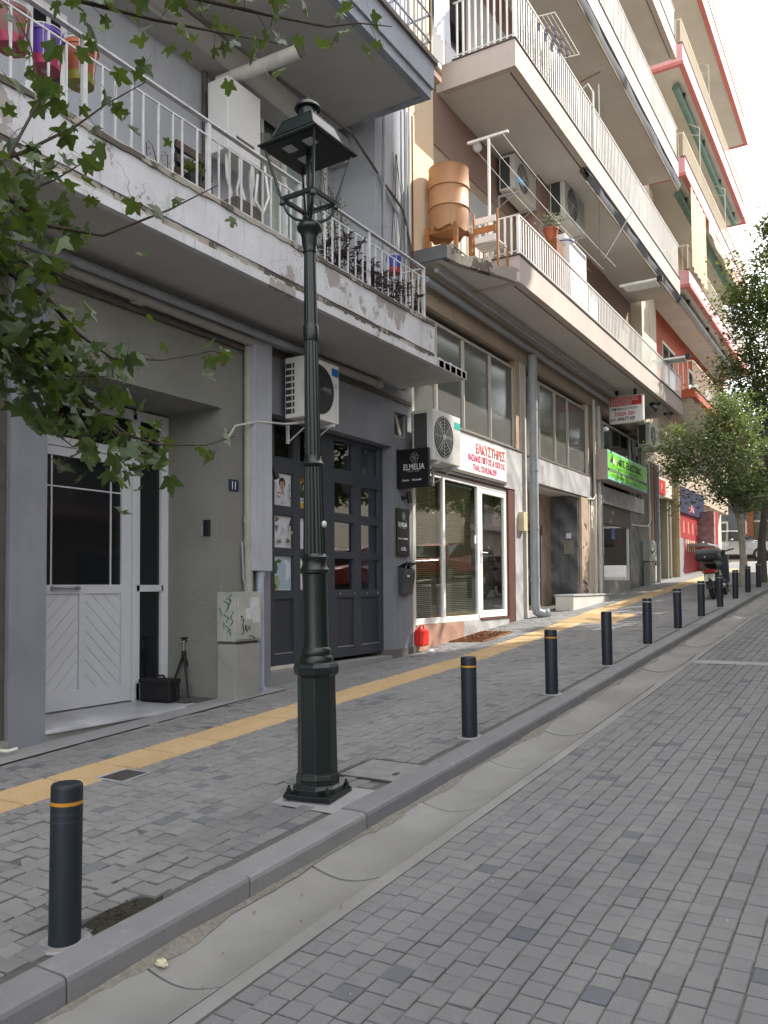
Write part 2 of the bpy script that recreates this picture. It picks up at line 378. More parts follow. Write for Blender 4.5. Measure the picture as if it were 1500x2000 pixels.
# paving: one colour per stone (object random or per-face value), grain and dust
def paving(name, a, b, dark, dust, dustamt=.35):
    t = NT(name); oi = t.n('ObjectInfo'); at = t.n('Attribute', attribute_name='rv')
    r = t.math('FRACT', t.math('ADD', oi.outputs['Random'], at.outputs['Fac']))
    c = t.mix(r, a, b)
    isd = t.math('GREATER_THAN', r, .962); c = t.mix(isd, c, dark)
    isw = t.math('LESS_THAN', r, .05); c = t.mix(t.math('MULTIPLY', isw, .5), c, dk(a, .62))
    c = t.mix(t.math('MULTIPLY', t.ramp(t.noise(420, 2), .35, .72), .55), c, t.mix(.5, c, (.36, .37, .38, 1)))
    c = t.mix(t.math('MULTIPLY', t.ramp(t.noise(260, 2), .56, .7), .6), c, (.03, .03, .035, 1))
    c = t.mix(t.math('MULTIPLY', t.ramp(t.noise(.9, 8, None, .65), .4, .7), dustamt), c, dust)
    c = t.mix(t.math('MULTIPLY', t.ramp(t.noise(9, 7, None, .7), .55, .75), .3), c, (.06, .06, .062, 1))
    c = t.mix(t.math('MULTIPLY', t.ramp(t.noise(1.0, 5, t.scaled(1.6, .22, 1), .6), .46, .66), .30), c, (.075, .077, .082, 1))
    c = t.mix(t.math('MULTIPLY', t.ramp(t.noise(1.7, 4, None, .5), .66, .76), .38), c, (.055, .055, .058, 1))
    t.set(col=c, rough=.82, spec=.3); t.bump(t.noise(300, 3), .35, .002); return t.m
road_pav = paving('road_paver', (.132, .132, .135, 1), (.163, .162, .163, 1), (.068, .075, .095, 1), (.165, .165, .163, 1))
walk_pav = paving('pavement_paver', (.155, .155, .157, 1), (.200, .198, .195, 1), (.085, .095, .11, 1), (.235, .232, .22, 1), .5)
joint_sand = M('joint_sand', (.095, .093, .087), .95, .3, 30, .4, 200)
def far_paving(name, col, joint, sx=.1):
    t = NT(name); br = t.n('TexBrick'); br.inputs['Scale'].default_value = 1; br.inputs['Brick Width'].default_value = .1; br.inputs['Row Height'].default_value = .1
    br.inputs['Mortar Size'].default_value = .004; br.inputs['Color1'].default_value = dk(col, .85); br.inputs['Color2'].default_value = dk(col, 1.1); br.inputs['Mortar'].default_value = joint
    mp_ = t.n('Mapping'); mp_.inputs['Rotation'].default_value = (0, 0, R(90)); t.l(t.pos, mp_.inputs['Vector']); t.l(mp_.outputs[0], br.inputs['Vector'])
    c = t.mix(t.math('MULTIPLY', t.ramp(t.noise(.9, 8, None, .65), .4, .7), .4), br.outputs['Color'], dk(col, 1.25))
    t.set(col=c, rough=.85, spec=.25); return t.m
def kerbstone():
    t = NT('kerb_concrete'); oi = t.n('ObjectInfo'); c = t.mix(oi.outputs['Random'], (.170, .174, .184, 1), (.218, .218, .222, 1))
    c = t.mix(t.math('MULTIPLY', t.ramp(t.noise(2.0, 8, None, .7), .42, .7), .45), c, (.13, .13, .132, 1))
    c = t.mix(t.math('MULTIPLY', t.ramp(t.noise(7, 8, None, .75), .58, .72), .55), c, (.30, .30, .30, 1))
    c = t.mix(t.math('MULTIPLY', t.ramp(t.noise(160, 3), .55, .75), .4), c, (.08, .08, .08, 1))
    t.set(col=c, rough=.88, spec=.25); t.bump(t.math('ADD', t.noise(220, 3), t.math('MULTIPLY', t.noise(14, 5), 1.5)), .5, .004); return t.m
kerb_mat = kerbstone()
gutter_mat = M('gutter_concrete', (.225, .224, .216), .85, .22, 1.6, .3, 180, streak=.25, dirt=.40, stainc=(.17, .165, .15, 1))
sand_mat = M('washed_sand', (.185, .175, .15), .95, .3, 50, .6, 200)
cement_mat = M('cement_strip', (.26, .26, .265), .9, .18, 2.2, .4, 150, dirt=.25, stainc=(.14, .14, .14, 1))
def tactile():
    t = NT('yellow_tactile_tile'); oi = t.n('ObjectInfo')
    c = t.mix(oi.outputs['Random'], (.42, .30, .155, 1), (.47, .345, .19, 1))
    c = t.mix(t.math('MULTIPLY', t.ramp(t.noise(2.2, 8, None, .7), .45, .72), .5), c, (.36, .28, .19, 1))
    c = t.mix(t.math('MULTIPLY', t.ramp(t.noise(60, 4), .5, .75), .35), c, (.28, .17, .07, 1))
    t.set(col=c, rough=.8, spec=.25); t.bump(t.noise(200, 3), .3, .002); return t.m
tactile_mat = tactile()
# ================================================================== THE GROUND
YS = [-12, -6, -2, 0, 1, 2.18, 3, 4.385, 5.88, 6.48, 7.73, 9.54, 10.03, 10.6, 11.47, 13.46, 14.24, 15.27, 17.2, 19.2, 21.1, 22.7, 24.9, 30, 40]
def sheet(name, xs, zf, mat, ys=YS, parent=None):
    vs = [(x, y, zf(x, y)) for y in ys for x in xs]; n = len(xs)
    fs = [(j*n+i, j*n+i+1, (j+1)*n+i+1, (j+1)*n+i) for j in range(len(ys)-1) for i in range(n-1)]
    return MB().add(vs, fs).build(name, mat, parent)
# terrain under and beyond everything, out to the horizon
YG = [-400, -60] + YS + [43, 60, 120, 400]
def gz(x, y):
    if y > 40: return kz(40) - .12 + (y-40)*.006
    if y < -12: return kz(-12) - .12
    return kz(y) - .16
g = sheet('ground', [-400, -60, -14, -6.9, XK+.4, 0, 4.4, 14, 60, 400], lambda x, y: gz(x, y) - (.0 if x > -2.2 else .03), M('street_ground', (.20, .20, .20), .9, .15, .6, .3, 100), YG); g['kind'] = 'structure'
sidewalk = struct('sidewalk'); road = struct('road')
PT = -.009                                                            # the joint bed lies 12 mm below the paver tops
sheet('joint_bed', [XF-.9, XF, -5, -4, -3, XKI], lambda x, y: swz(max(x, XF), y)+PT, joint_sand, parent=sidewalk)
sheet('joint_bed', [-2.05, -1, 0, 1, 2.6, 4.2], lambda x, y: rdz(x, y)+PT, joint_sand, parent=road)
FARY = 17.0
far_w = far_paving('far_pavement_pavers', (.205, .207, .21), (.10, .10, .095, 1)); far_r = far_paving('far_road_pavers', (.17, .171, .178), (.09, .09, .09, 1))
sheet('far_paving', [XF, -5, -4, -3, XKI], lambda x, y: swz(x, y), far_w, [FARY, 17.2, 19.2, 21.1, 22.7, 24.9, 30, 40], sidewalk)
sheet('far_paving', [-2.05, -1, 0, 1, 2.6, 4.2], lambda x, y: rdz(x, y), far_r, [FARY, 17.2, 19.2, 21.1, 22.7, 24.9, 30, 40], road)
sheet('near_paving', [1.0, 2.6, 4.2], lambda x, y: rdz(x, y), far_r, [-12, -6, -2, 0, 1, 2.18, 3, 4.385, 5.88, 7.73, 9.54, 11.47, 13.46, 15.27, FARY], road)
P = .1; H = .047
def paver_verts(hx, hy, ch=.004, top=0.0):
    b = [(-hx, -hy), (hx, -hy), (hx, hy), (-hx, hy)]
    v = [(x, y, -.03) for x, y in b] + [(x, y, top-ch) for x, y in b] + [(x*(1-ch/hx), y*(1-ch/hy), top) for x, y in b]
    f = [(0, 1, 5, 4), (1, 2, 6, 5), (2, 3, 7, 6), (3, 0, 4, 7), (4, 5, 9, 8), (5, 6, 10, 9), (6, 7, 11, 10), (7, 4, 8, 11), (8, 9, 10, 11)]
    return v, f
def pave(parent, x0, x1, y0, y1, zf, mat, seed, skip, wob):
    rg = random.Random(seed); spots = []
    ncol = int((x1-x0)/P)
    for c in range(ncol):
        x = x0 + (c+.5)*P; off = (c % 2)*.5*P + rg.uniform(-.015, .015); y = y0 + off
        while y < y1:
            L = P*rg.uniform(.95, 1.08)
            if rg.random() < .05: L = P*1.45
            yc = y + L/2; y += L
            if skip(x, yc): continue
            spots.append((x+rg.uniform(-.002, .002)+.004*math.sin(yc*1.9+x0)+.003*math.sin(yc*.7), yc, L/2-.0035, rg.random(), [rg.gauss(0, 1) for _ in range(3)]))
    def size(s):
        p = proj(Vector((s[0], s[1], zf(s[0], s[1]))))
        if not p or not (-30 < p[0] < 1530 and -30 < p[1] < 2030): return 0
        return 1/p[2]
    spots.sort(key=lambda s: -size(s))
    vv, ff = paver_verts(H, P/2-.0035); base = MB().add(vv, ff).mesh('paver', mat)
    mass = MB()
    for i, (x, y, hy, rv, gs) in enumerate(spots):
        k = wob(x, y); z = zf(x, y) + gs[0]*.0016*k; rx = math.atan(.0648)+gs[1]*.010*k; ry = gs[2]*.010*k; rz = gs[0]*.012*k
        if i < 300:
            inst('paver', base, (x, y, z), parent, (rx, ry, rz), (1, hy/(P/2-.0035), 1))
        else:
            m = Euler((rx, ry, rz)).to_matrix(); v, f = paver_verts(H, hy)
            mass.add([m @ Vector(q) + Vector((x, y, z)) for q in v], f, rv)
    o = mass.build('paver_field', mat, parent, fix=False); o['kind'] = 'stuff'
# what interrupts the paving
BOL_Y = [2.178, 5.883, 7.734, 9.60, 11.50, 13.42, 15.33, 17.25, 19.17, 21.08, 23.0]
LAMP = (-2.99, 4.14)
TA, TB = -4.955, -4.535
def tact_area(x, y): return (TA < x < TB and y < 14.15) or (-5.06 < x < -4.0 and 14.15 <= y < 15.75) or (-5.12 < x < -4.68 and y >= 15.75)
def wskip(x, y):
    if tact_area(x, y): return True
    if x < XF+.32 and y < 7.2: return True
    if -2.88 < x < XKI and 2.27 < y < 2.63 and rnd.random() < .85: return True
    if abs(x-LAMP[0]) < .235 and abs(y-LAMP[1]) < .235: return True
    if -3.15 < x < -2.70 and 4.55 < y < 5.02: return True
    if -5.93 < x < -5.30 and 11.62 < y < 12.9: return True
    if -4.98 < x < -4.72 and 3.93 < y < 4.16: return True
    return any(abs(x+2.80) < .075 and abs(y-b) < .075 for b in BOL_Y)
def wwob(x, y): return 2.3 if (y < 3.2 and x < -2.7) else (2.2 if (5.2 < y < 6.6 and x < -5.0) else 1.0)
pave(sidewalk, XF+.02, XKI, 1.2, FARY, swz, walk_pav, 3, wskip, wwob)
pave(road, -2.05, 1.05, 1.0, FARY, rdz, road_pav, 5, lambda x, y: 10.57 < y < 10.85, lambda x, y: 1.0)
m = MB(); m.add([(-2.05, 10.575, rdz(-2.05, 10.575)+.001), (4.2, 10.575, rdz(2, 10.575)+.001), (4.2, 10.845, rdz(2, 10.845)+.001), (-2.05, 10.845, rdz(-2.05, 10.845)+.001)], [(0, 1, 2, 3)]); m.build('concrete_strip', cement_mat, road)
# cement strip along the near wall
sheet('cement_strip', [XF-.02, XF+.30], lambda x, y: swz(x, y)+.004, cement_mat, [-2, 0, 1, 2.18, 3, 4.385, 5.88, 6.48, 7.2], sidewalk)
# kerb stones
kerb = struct('kerb'); y = -4.0
rg = random.Random(11)
while y < 40:
    L = 1.0; y1 = y+L-.008; m = MB(); dx = rg.uniform(-.004, .004); dz = rg.uniform(-.003, .003)
    pr = []
    for yy in (y, y1):
        z = kz(yy)+dz
        pr.append([(XKI+dx, yy, z-.3), (XKI+dx, yy, z+.002), (XK-.022+dx, yy, z), (XK-.006+dx, yy, z-.007), (XK+dx, yy, z-.024), (XK+dx+.004, yy, z-.3)])
    m.add(pr[0]+pr[1], [(i, (i+1) % 6, 6+(i+1) % 6, 6+i) for i in range(6)]+[tuple(range(5, -1, -1)), tuple(range(6, 12))])
    if y > -2: m.build('kerb_stone', kerb_mat, kerb)
    y += L
# gutter channel of concave sections and the narrow lip beside the road
gutter = struct('gutter'); gs_ = [-.95, .1, 1.22, 2.34, 3.46, 4.61, 5.66, 6.72] + [6.72+1.13*i for i in range(1, 30)]
for a, b in zip(gs_, gs_[1:]):
    m = MB(); n = 10; xs = [XK+.004+(-2.132-XK)*i/n for i in range(n+1)]; vs = []; hz = rg.uniform(-.003, .003); ty = rg.uniform(-.006, .006)
    for yy, t in ((a+.006, 0), (b-.006, 1)):
        vs += [(x, yy, gutz(x, yy)+hz+ty*t) for x in xs] + [(x, yy, gutz(x, yy)-.06) for x in xs]
    k = n+1; fs = []
    for i in range(n):
        fs += [(i, i+1, 2*k+i+1, 2*k+i), (i, k+i, k+i+1, i+1), (2*k+i, 2*k+i+1, 3*k+i+1, 3*k+i)]
    m.add(vs, fs); m.build('gutter_section', gutter_mat, gutter, fix=False)
sheet('joint_bed', [XK, -2.4, -2.2, -2.04], lambda x, y: rdz(-2.05, y)-(.016 if x > -2.1 else .075), joint_sand, parent=gutter)
m = MB()
for a_, b_ in zip(YS, YS[1:]): m.add([(x, y, rdz(-2.05, y)+dz_) for y in (a_, b_) for x, dz_ in ((-2.126, -.06), (-2.052, -.06), (-2.052, .001), (-2.126, .001))], [(3, 2, 6, 7), (1, 5, 6, 2), (0, 3, 7, 4)])
m.build('gutter_lip', gutter_mat, gutter, fix=False)
# sand washed against the kerb foot
m = MB(); yy = -1.0; pts = []
while yy < 30:
    wv = .026+.016*math.sin(yy*3.1)+.014*math.sin(yy*7.7+1)+rg.uniform(-.008, .008); pts.append((yy, max(.012, wv))); yy += .06
vs = []
for yy, wv in pts: vs += [(XK+.001, yy, gutz(XK, yy)+.004+wv*.28), (XK+wv*.5, yy, gutz(XK+wv*.5, yy)+.006+wv*.10), (XK+wv, yy, gutz(XK+wv, yy)+.001)]
m.add(vs, [(i*3+j, i*3+j+1, (i+1)*3+j+1, (i+1)*3+j) for i in range(len(pts)-1) for j in range(2)]); tag(m.build('kerb_sand', sand_mat, gutter, fix=False), kind='stuff')
# yellow tactile tiles with guide ribs (and domes where the way turns)
def tile_mesh(w_, l_, ribs, domes=False):
    m = MB(); m.box(-w_/2+.002, w_/2-.002, -l_/2+.005, l_/2-.005, -.03, 0)
    if domes:
        for i in range(7):
            for j in range(7): m.lathe([(.018, 0), (.013, .005), (.004, .006)], ((i-3)*w_/7.2, (j-3)*l_/7.2, 0), 6)
    else:
        for i in range(ribs):
            x = -w_/2 + (i+.5)*w_/ribs; hw = w_/ribs*.30
            m.add([(x-hw, -l_/2+.008, 0), (x+hw, -l_/2+.008, 0), (x+hw, l_/2-.008, 0), (x-hw, l_/2-.008, 0), (x-hw*.55, -l_/2+.014, .007), (x+hw*.55, -l_/2+.014, .007), (x+hw*.55, l_/2-.014, .007), (x-hw*.55, l_/2-.014, .007)],
                  [(4, 5, 6, 7), (0, 1, 5, 4), (1, 2, 6, 5), (2, 3, 7, 6), (3, 0, 4, 7)])
    return m
path = struct('tactile_path'); tl = .21
ta = tile_mesh(.208, .43, 6).mesh('tactile_tile', tactile_mat); td = tile_mesh(.26, .265, 6, True).mesh('tactile_tile', tactile_mat)
y = .2
while y < 14.1:
    for k in range(2):
        yy = y + .215
        if not (k == 0 and 3.9 < yy < 4.1 and False):
            x = TA+.105+.21*k; inst('tactile_tile', ta, (x, yy, swz(x, yy)+.001+rg.uniform(-.001, .001)), path, (math.atan(.0648)+rg.uniform(-.004, .004), rg.uniform(-.01, .01), rg.uniform(-.004, .004)))
    y += .435
for i in range(4):
    for j in range(6):
        x = -5.05+.13+.263*i; yy = 14.15+.133+.267*j; inst('tactile_tile', td, (x, yy, swz(x, yy)+.001), path, (math.atan(.066), 0, 0))
y = 15.76
while y < 33:
    for k in range(2):
        x = -5.11+.105+.21*k; inst('tactile_tile', ta, (x, y+.215, swz(x, y+.215)+.001), path, (math.atan(.068), 0, 0))
    y += .435
# small things let into the pavement
def patch(name, quad, mat, parent, th=.004):
    m = MB(); m.poly([(x, y, swz(x, y)+th) for x, y in quad]); return m.build(name, mat, parent)
patch('concrete_patch', [(LAMP[0]-.24, LAMP[1]-.24), (LAMP[0]+.27, LAMP[1]-.24), (LAMP[0]+.27, LAMP[1]+.24), (LAMP[0]-.24, LAMP[1]+.24)], cement_mat, sidewalk, -.001)
hc = thing('inspection_cover', 'square concrete inspection cover let into the pavers just past the lamp post', 'manhole cover', (-2.92, 4.78, swz(-2.92, 4.78)))
m = MB(); cz = lambda x, y: swz(x, y)
m.add([(-3.13, 4.58, cz(-3.13, 4.58)+.003), (-2.72, 4.58, cz(-2.72, 4.58)+.003), (-2.72, 4.99, cz(-2.72, 4.99)+.003), (-3.13, 4.99, cz(-3.13, 4.99)+.003)], [(0, 1, 2, 3)]); m.build('cover_plate', M('cover_concrete', (.21, .21, .205), .9, .25, 9, .5, 120, dirt=.3), hc)
m = MB()
for a, b in (((-3.145, 4.565), (-2.705, 4.565)), ((-2.705, 4.565), (-2.705, 5.005)), ((-2.705, 5.005), (-3.145, 5.005)), ((-3.145, 5.005), (-3.145, 4.565))):
    m.tube([(a[0], a[1], cz(*a)-.001), (b[0], b[1], cz(*b)-.001)], .006, 5)
m.build('cover_rim', M('dark_joint', (.06, .055, .05), .8, .2, 9, 0, 60), hc); 
m = MB()
for k in range(3): m.box(-2.80+.012*k, -2.793+.012*k, 4.70, 4.76, cz(-2.8, 4.73)+.002, cz(-2.8, 4.73)+.008)
m.build('lifting_slot', dark_edge, hc)
sv = thing('valve_cover', 'small dark iron valve cover set at the edge of the yellow tactile strip', 'valve cover', (-4.6, 4.05, swz(-4.6, 4.05)))
m = MB(); xa, xb, ya, yb = -4.60, -4.36, 3.83, 4.07
m.add([(xa, ya, cz(xa, ya)+.0075), (xb, ya, cz(xb, ya)+.0075), (xb, yb, cz(xb, yb)+.0075), (xa, yb, cz(xa, yb)+.0075)], [(0, 1, 2, 3)]); m.build('lid', M('cover_iron', (.05, .045, .04), .7, .3, 20, .5, 120), sv)
m = MB()
for a, b in (((xa, ya), (xb, ya)), ((xb, ya), (xb, yb)), ((xb, yb), (xa, yb)), ((xa, yb), (xa, ya))): m.tube([(a[0], a[1], cz(*a)+.006), (b[0], b[1], cz(*b)+.006)], .007, 5)
m.build('frame', zinc, sv)
# tree pit / leaf-littered grating before the glass shop
gt = thing('pavement_grating', 'sunken iron grating full of dead leaves in front of the glass shop door', 'grating', (-5.6, 12.3, swz(-5.6, 12.3)))
m = MB()
xa, xb, ya, yb = -5.90, -5.32, 11.66, 12.86
m.poly([(xa, ya, cz(xa, ya)-.006), (xb, ya, cz(xb, ya)-.006), (xb, yb, cz(xb, yb)-.006), (xa, yb, cz(xa, yb)-.006)]); m.build('pit_floor', soil_mat, gt)
for k in range(24):
    yy = ya+.04+k*.049; MB().box(xa, xb, yy, yy+.012, cz(-5.6, yy)-.004, cz(-5.6, yy)+.004).build('grating_bar', rust, gt)
m = MB()
for a, b in (((xa, ya), (xb, ya)), ((xb, ya), (xb, yb)), ((xb, yb), (xa, yb)), ((xa, yb), (xa, ya))): m.tube([(a[0], a[1], cz(*a)), (b[0], b[1], cz(*b))], .014, 5)
m.build('rim', rust, gt)
def litter_leaf(m, c, s, rg, rv=None):
    a = rg.uniform(0, 6.28); e = Euler((rg.uniform(-.5, .5), rg.uniform(-.5, .5), a)).to_matrix()
    m.add([e @ Vector(q)*s + Vector(c) for q in ((-.5, 0, 0), (0, -.32, .08), (.5, 0, 0), (0, .32, .08))], [(0, 1, 2), (0, 2, 3)], rv)
dead = M('dead_leaf', (.17, .10, .05), .8, .5, 20, 0, 60)
m = MB()
for k in range(70):
    x, yy = rg.uniform(-5.86, -5.36), rg.gauss(12.4, .26); litter_leaf(m, (x, yy, cz(x, yy)+.014), rg.uniform(.03, .07), rg)
tag(m.build('dry_leaves', dead, gt, fix=False), kind='stuff')
# weeds, moss and crumbs
m = MB()
for (cx_, cy_, sx, sy, n) in ((-2.80, 2.44, .05, .13, 380), (-2.95, 2.72, .06, .07, 120), (-3.02, 2.95, .05, .1, 80), (-2.96, 2.16, .1, .14, 120), (-5.45, 5.9, .12, .35, 260), (-5.5, 6.7, .1, .15, 200)):
    for k in range(n):
        x, yy = rg.gauss(cx_, sx), rg.gauss(cy_, sy)
        if x > XKI-.005: x = XKI-.01
        z = swz(x, yy)-.010 + rg.uniform(0, .006); s = rg.uniform(.004, .011); litter_leaf(m, (x, yy, z), s*1.6, rg)
tag(m.build('moss', moss_mat, None, fix=False), 'moss and soil in the open joints beside the nearest bollard', 'moss', kind='stuff')
m = MB(); 
q = [(-2.73, 2.25), (-2.725, 2.62), (-2.78, 2.68), (-2.86, 2.60), (-2.89, 2.45), (-2.86, 2.28), (-2.79, 2.23)]
m.poly([(x, y, swz(x, y)-.008) for x, y in q]); m.build('bare_soil', soil_mat, sidewalk)
lit = M('pale_grit', (.42, .41, .38), .9, .3, 30, 0, 60); m = MB()
for k in range(420):
    if rg.random() < .5: x = rg.uniform(-2.52, -.2); yy = rg.uniform(1.5, 9); z = rdz(x, yy) if x > -2.05 else gutz(x, yy)
    else: x = rg.uniform(-5.4, -2.75); yy = rg.uniform(1.5, 10); z = swz(x, yy)
    litter_leaf(m, (x, yy, z+.004), rg.uniform(.003, .010), rg)
tag(m.build('grit', lit, None, fix=False), 'pale grit and crumbs scattered over gutter and pavers', 'grit', kind='stuff')
m = MB()
for k in range(46):
    x = rg.uniform(-2.5, -2.1) if rg.random() < .7 else rg.uniform(-5.2, -2.8); yy = rg.uniform(1.6, 16); z = gutz(x, yy) if x > XK else swz(x, yy)
    litter_leaf(m, (x, yy, z+.006), rg.uniform(.012, .030), rg)
tag(m.build('dry_leaf_litter', dead, None, fix=False), 'small dry leaves lying along the concrete gutter', 'leaf litter', kind='stuff')
m = MB()
for k in range(60):
    x, yy = rg.gauss(-3.9, .12), rg.gauss(21.4, .35)
    litter_leaf(m, (-3.4+rg.gauss(0, .15), yy, swz(-3.4, yy)+.02), rg.uniform(.04, .09), rg)
tag(m.build('dry_leaf_pile', dead, None, fix=False), 'brown dry leaves heaped on the pavement behind the far bollards', 'leaf pile', kind='stuff')
# the crumpled tissue and the cigarette butt in the gutter
def groundhit(px, py, zfun, x0=-2.4):
    d = ray(px, py); t = 1.0
    for _ in range(40): p = d*t; t = t + (zfun(p.x, p.y)-p.z)/d.z
    return d*t
p = groundhit(316, 1888, gutz); m = MB(); m.sph((0, 0, 0), .022, 7)
for v in m.v: v.x *= rg.uniform(.6, 1.25)*1.2; v.y *= rg.uniform(.6, 1.3); v.z *= rg.uniform(.5, 1.2)*.8; v += p+Vector((0, 0, .014))
tag(m.build('crumpled_tissue', M('tissue_paper', (.55, .50, .34), .9, .2, 40, .4, 60), None), 'crumpled cream paper tissue lying in the gutter', 'litter')
p = groundhit(368, 1838, gutz); cb = thing('cigarette_butt', 'flattened cigarette butt with an orange filter in the gutter', 'litter', p)
MB().cyl(p+Vector((0, 0, .005)), p+Vector((.012, .013, .006)), .004, n=8).build('filter', M('cork_filter', (.45, .17, .05), .8, .2, 40, 0, 60), cb)
MB().cyl(p+Vector((-.007, -.008, .005)), p+Vector((0, 0, .005)), .0038, n=8).build('paper_stub', paper, cb)
p = groundhit(844, 1273, swz); m = MB(); m.sph((0, 0, 0), .05, 6)
for v in m.v: v.x *= rg.uniform(.7, 1.3); v.y *= rg.uniform(.7, 1.6); v.z *= rg.uniform(.2, .5); v += p+Vector((0, 0, .012))
tag(m.build('white_wrapper', paper, None), 'flat white paper scrap on the pavement beside the red can', 'litter')
# ================================================================== STREET FURNITURE
def bollard(y, tape, i):
    x = -2.80; z = kz(y)-.002
    labs = {0: 'nearest black bollard with a single amber band, standing by the mossy gap', 1: 'second black bollard with amber band, first one beyond the lamp post', 2: 'third black bollard, amber band at its top, opposite the red can',
            3: 'fourth bollard along the kerb, its bands worn dark', 4: 'fifth bollard along the kerb with a thin white band near the top', 5: 'sixth bollard along the kerb with a narrow white band', 6: 'seventh bollard, just before the parked scooter, white band',
            7: 'eighth bollard standing in front of the scooter wheels', 8: 'ninth bollard right behind the scooter', 9: 'tenth bollard, near the planter of the pale-trunked tree', 10: 'eleventh and farthest bollard by the dark tree trunk'}
    t = thing('bollard', labs[i], 'bollard', (x, y, z), 'bollards along the kerb')
    return t
bt = MB(); bt.lathe([(.061, -.05), (.061, .600), (.059, .610), (.053, .616), (.0, .617)], n=28, caps=False)
post_me = bt.mesh('post', bollard_paint, smooth=40)
def band_me(nm, z0, z1, mat, r=.0618): return MB().lathe([(r, z0), (r, z1)], n=28, caps=False).mesh(nm, mat, smooth=40)
band_a = band_me('band', .535, .549, amber); band_w = band_me('band', .565, .574, tape_white)
ring_d = band_me('worn_band', .470, .476, tape_dark, .0616); ring_e = band_me('worn_band', .500, .505, tape_dark, .0616)
band_d = band_me('band', .535, .549, tape_dark)
collar = MB().lathe([(.062, .003), (.095, .003), (.105, -.004)], n=24, caps=False).mesh('concrete_collar', cement_mat)
for i, y in enumerate(BOL_Y):
    t = bollard(y, 0, i); o = Vector(t.location); rx = rnd.uniform(-.010, .010)
    ry = rnd.uniform(-.010, .010); inst('post', post_me, o, t, (rx, ry, 0))
    inst('band', band_a if i < 3 else (band_d if i == 3 else band_w), o, t, (rx, ry, 0))
    inst('worn_band', ring_d, o, t, (rx, ry, 0)); inst('worn_band', ring_e, o, t, (rx, ry, 0)); inst('concrete_collar', collar, o, t, (math.atan(.065), 0, 0))

# ---- the cast iron lamp post
lx, ly = LAMP; lz = swz(lx, ly)
lamp = thing('street_lamp', 'tall dark green cast iron street lamp with an open four-armed lantern', 'street lamp', (lx, ly, lz))
LMAP = [(0, 0), (.04, .03), (.165, .14), (.888, .73), (.975, .81), (1.075, .90), (1.555, 1.345), (1.69, 1.47), (2.195, 2.005), (2.28, 2.075), (2.765, 2.79), (2.88, 2.89), (3.355, 3.345), (3.592, 3.548)]
def L(m, name, mat, **k):
    for v in m.v:                                      # fit the shaft's sections to the surveyed heights and widths
        h = v.z-lz
        if h < 3.5995:
            f = (.78 if h < .11 else .80 if h < .128 else .90) if h < .98 else (.86 if h < 3.40 else .97); v.x = lx+(v.x-lx)*f; v.y = ly+(v.y-ly)*f; v.z = lz+interp(LMAP, h)
    return m.build(name, mat, lamp, **k)
O = Vector((lx, ly, lz)); rot8 = R(22.5)
def oct_(prof, m=None): 
    m = m or MB(); m.lathe(prof, O, 8, None, rot8+R(8)); return m
m = MB(); k = Matrix.Rotation(R(8), 3, 'Z'); m.obox(O+Vector((0, 0, .025)), .40, .40, .035, k); L(m, 'base_plate', green_cast, bevel=.006)
for sx, sy in ((1, 1), (1, -1), (-1, 1), (-1, -1)):
    p = O + k @ Vector((sx*.165, sy*.165, 0)); m = MB(); m.cyl(p+Vector((0, 0, .043)), p+Vector((0, 0, .052)), .034, n=12); m.cyl(p+Vector((0, 0, .05)), p+Vector((0, 0, .078)), .020, n=6); m.cyl(p+Vector((0, 0, .07)), p+Vector((0, 0, .10)), .010, n=8); L(m, 'anchor_bolt', green_cast)
L(oct_([(.195, .04), (.195, .075), (.170, .095), (.165, .125), (.150, .135), (.142, .165)]), 'foot_moulding', green_cast, bevel=.003)
L(oct_([(.140, .16), (.136, .18), (.129, .88), (.138, .89)]), 'octagonal_pedestal', green_cast, bevel=.004)
L(oct_([(.140, .888), (.152, .90), (.155, .945), (.145, .965), (.128, .975)]), 'pedestal_cap', green_cast, bevel=.003)
m = MB()
pf = [(.118, .97), (.124, .985), (.122, 1.005), (.108, 1.02), (.112, 1.04), (.106, 1.065), (.094, 1.075), (.091, 1.10), (.088, 1.52), (.090, 1.56)]
m.lathe(pf, O, 32); L(m, 'lower_shaft', green_cast, smooth=40)
m = MB(); m.lathe([(.090, 1.555), (.105, 1.565), (.107, 1.585), (.094, 1.60), (.084, 1.63), (.093, 1.655), (.096, 1.668), (.087, 1.675), (.080, 1.69)], O, 32); L(m, 'shaft_ring', green_cast, smooth=40)
def fluted(m, r0, z0, r1, z1, n=20, rings=3):
    vs = []
    for j in range(rings+1):
        t = j/rings; r = r0+(r1-r0)*t
        for i in range(n*4):
            a = 2*math.pi*i/(n*4); q = (0, -.05, -.085, -.05)[i % 4]; vs.append(O+Vector((r*(1+q)*math.cos(a), r*(1+q)*math.sin(a), z0+(z1-z0)*t)))
    N = n*4; m.add(vs, [(j*N+i, j*N+(i+1) % N, (j+1)*N+(i+1) % N, (j+1)*N+i) for j in range(rings) for i in range(N)]); return m
L(fluted(MB(), .080, 1.685, .066, 2.20), 'fluted_shaft', green_cast, smooth=60)
m = MB(); m.lathe([(.068, 2.195), (.080, 2.205), (.083, 2.218), (.070, 2.235), (.062, 2.25), (.060, 2.28)], O, 28); L(m, 'shaft_ring', green_cast, smooth=40)
L(fluted(MB(), .060, 2.275, .050, 2.77, 16), 'fluted_shaft', green_cast, smooth=60)
m = MB(); m.lathe([(.052, 2.765), (.056, 2.775), (.057, 2.87), (.052, 2.88)], O, 28); L(m, 'shaft_ring', green_cast, smooth=40)
L(fluted(MB(), .050, 2.875, .043, 3.36, 14), 'fluted_shaft', green_cast, smooth=60)
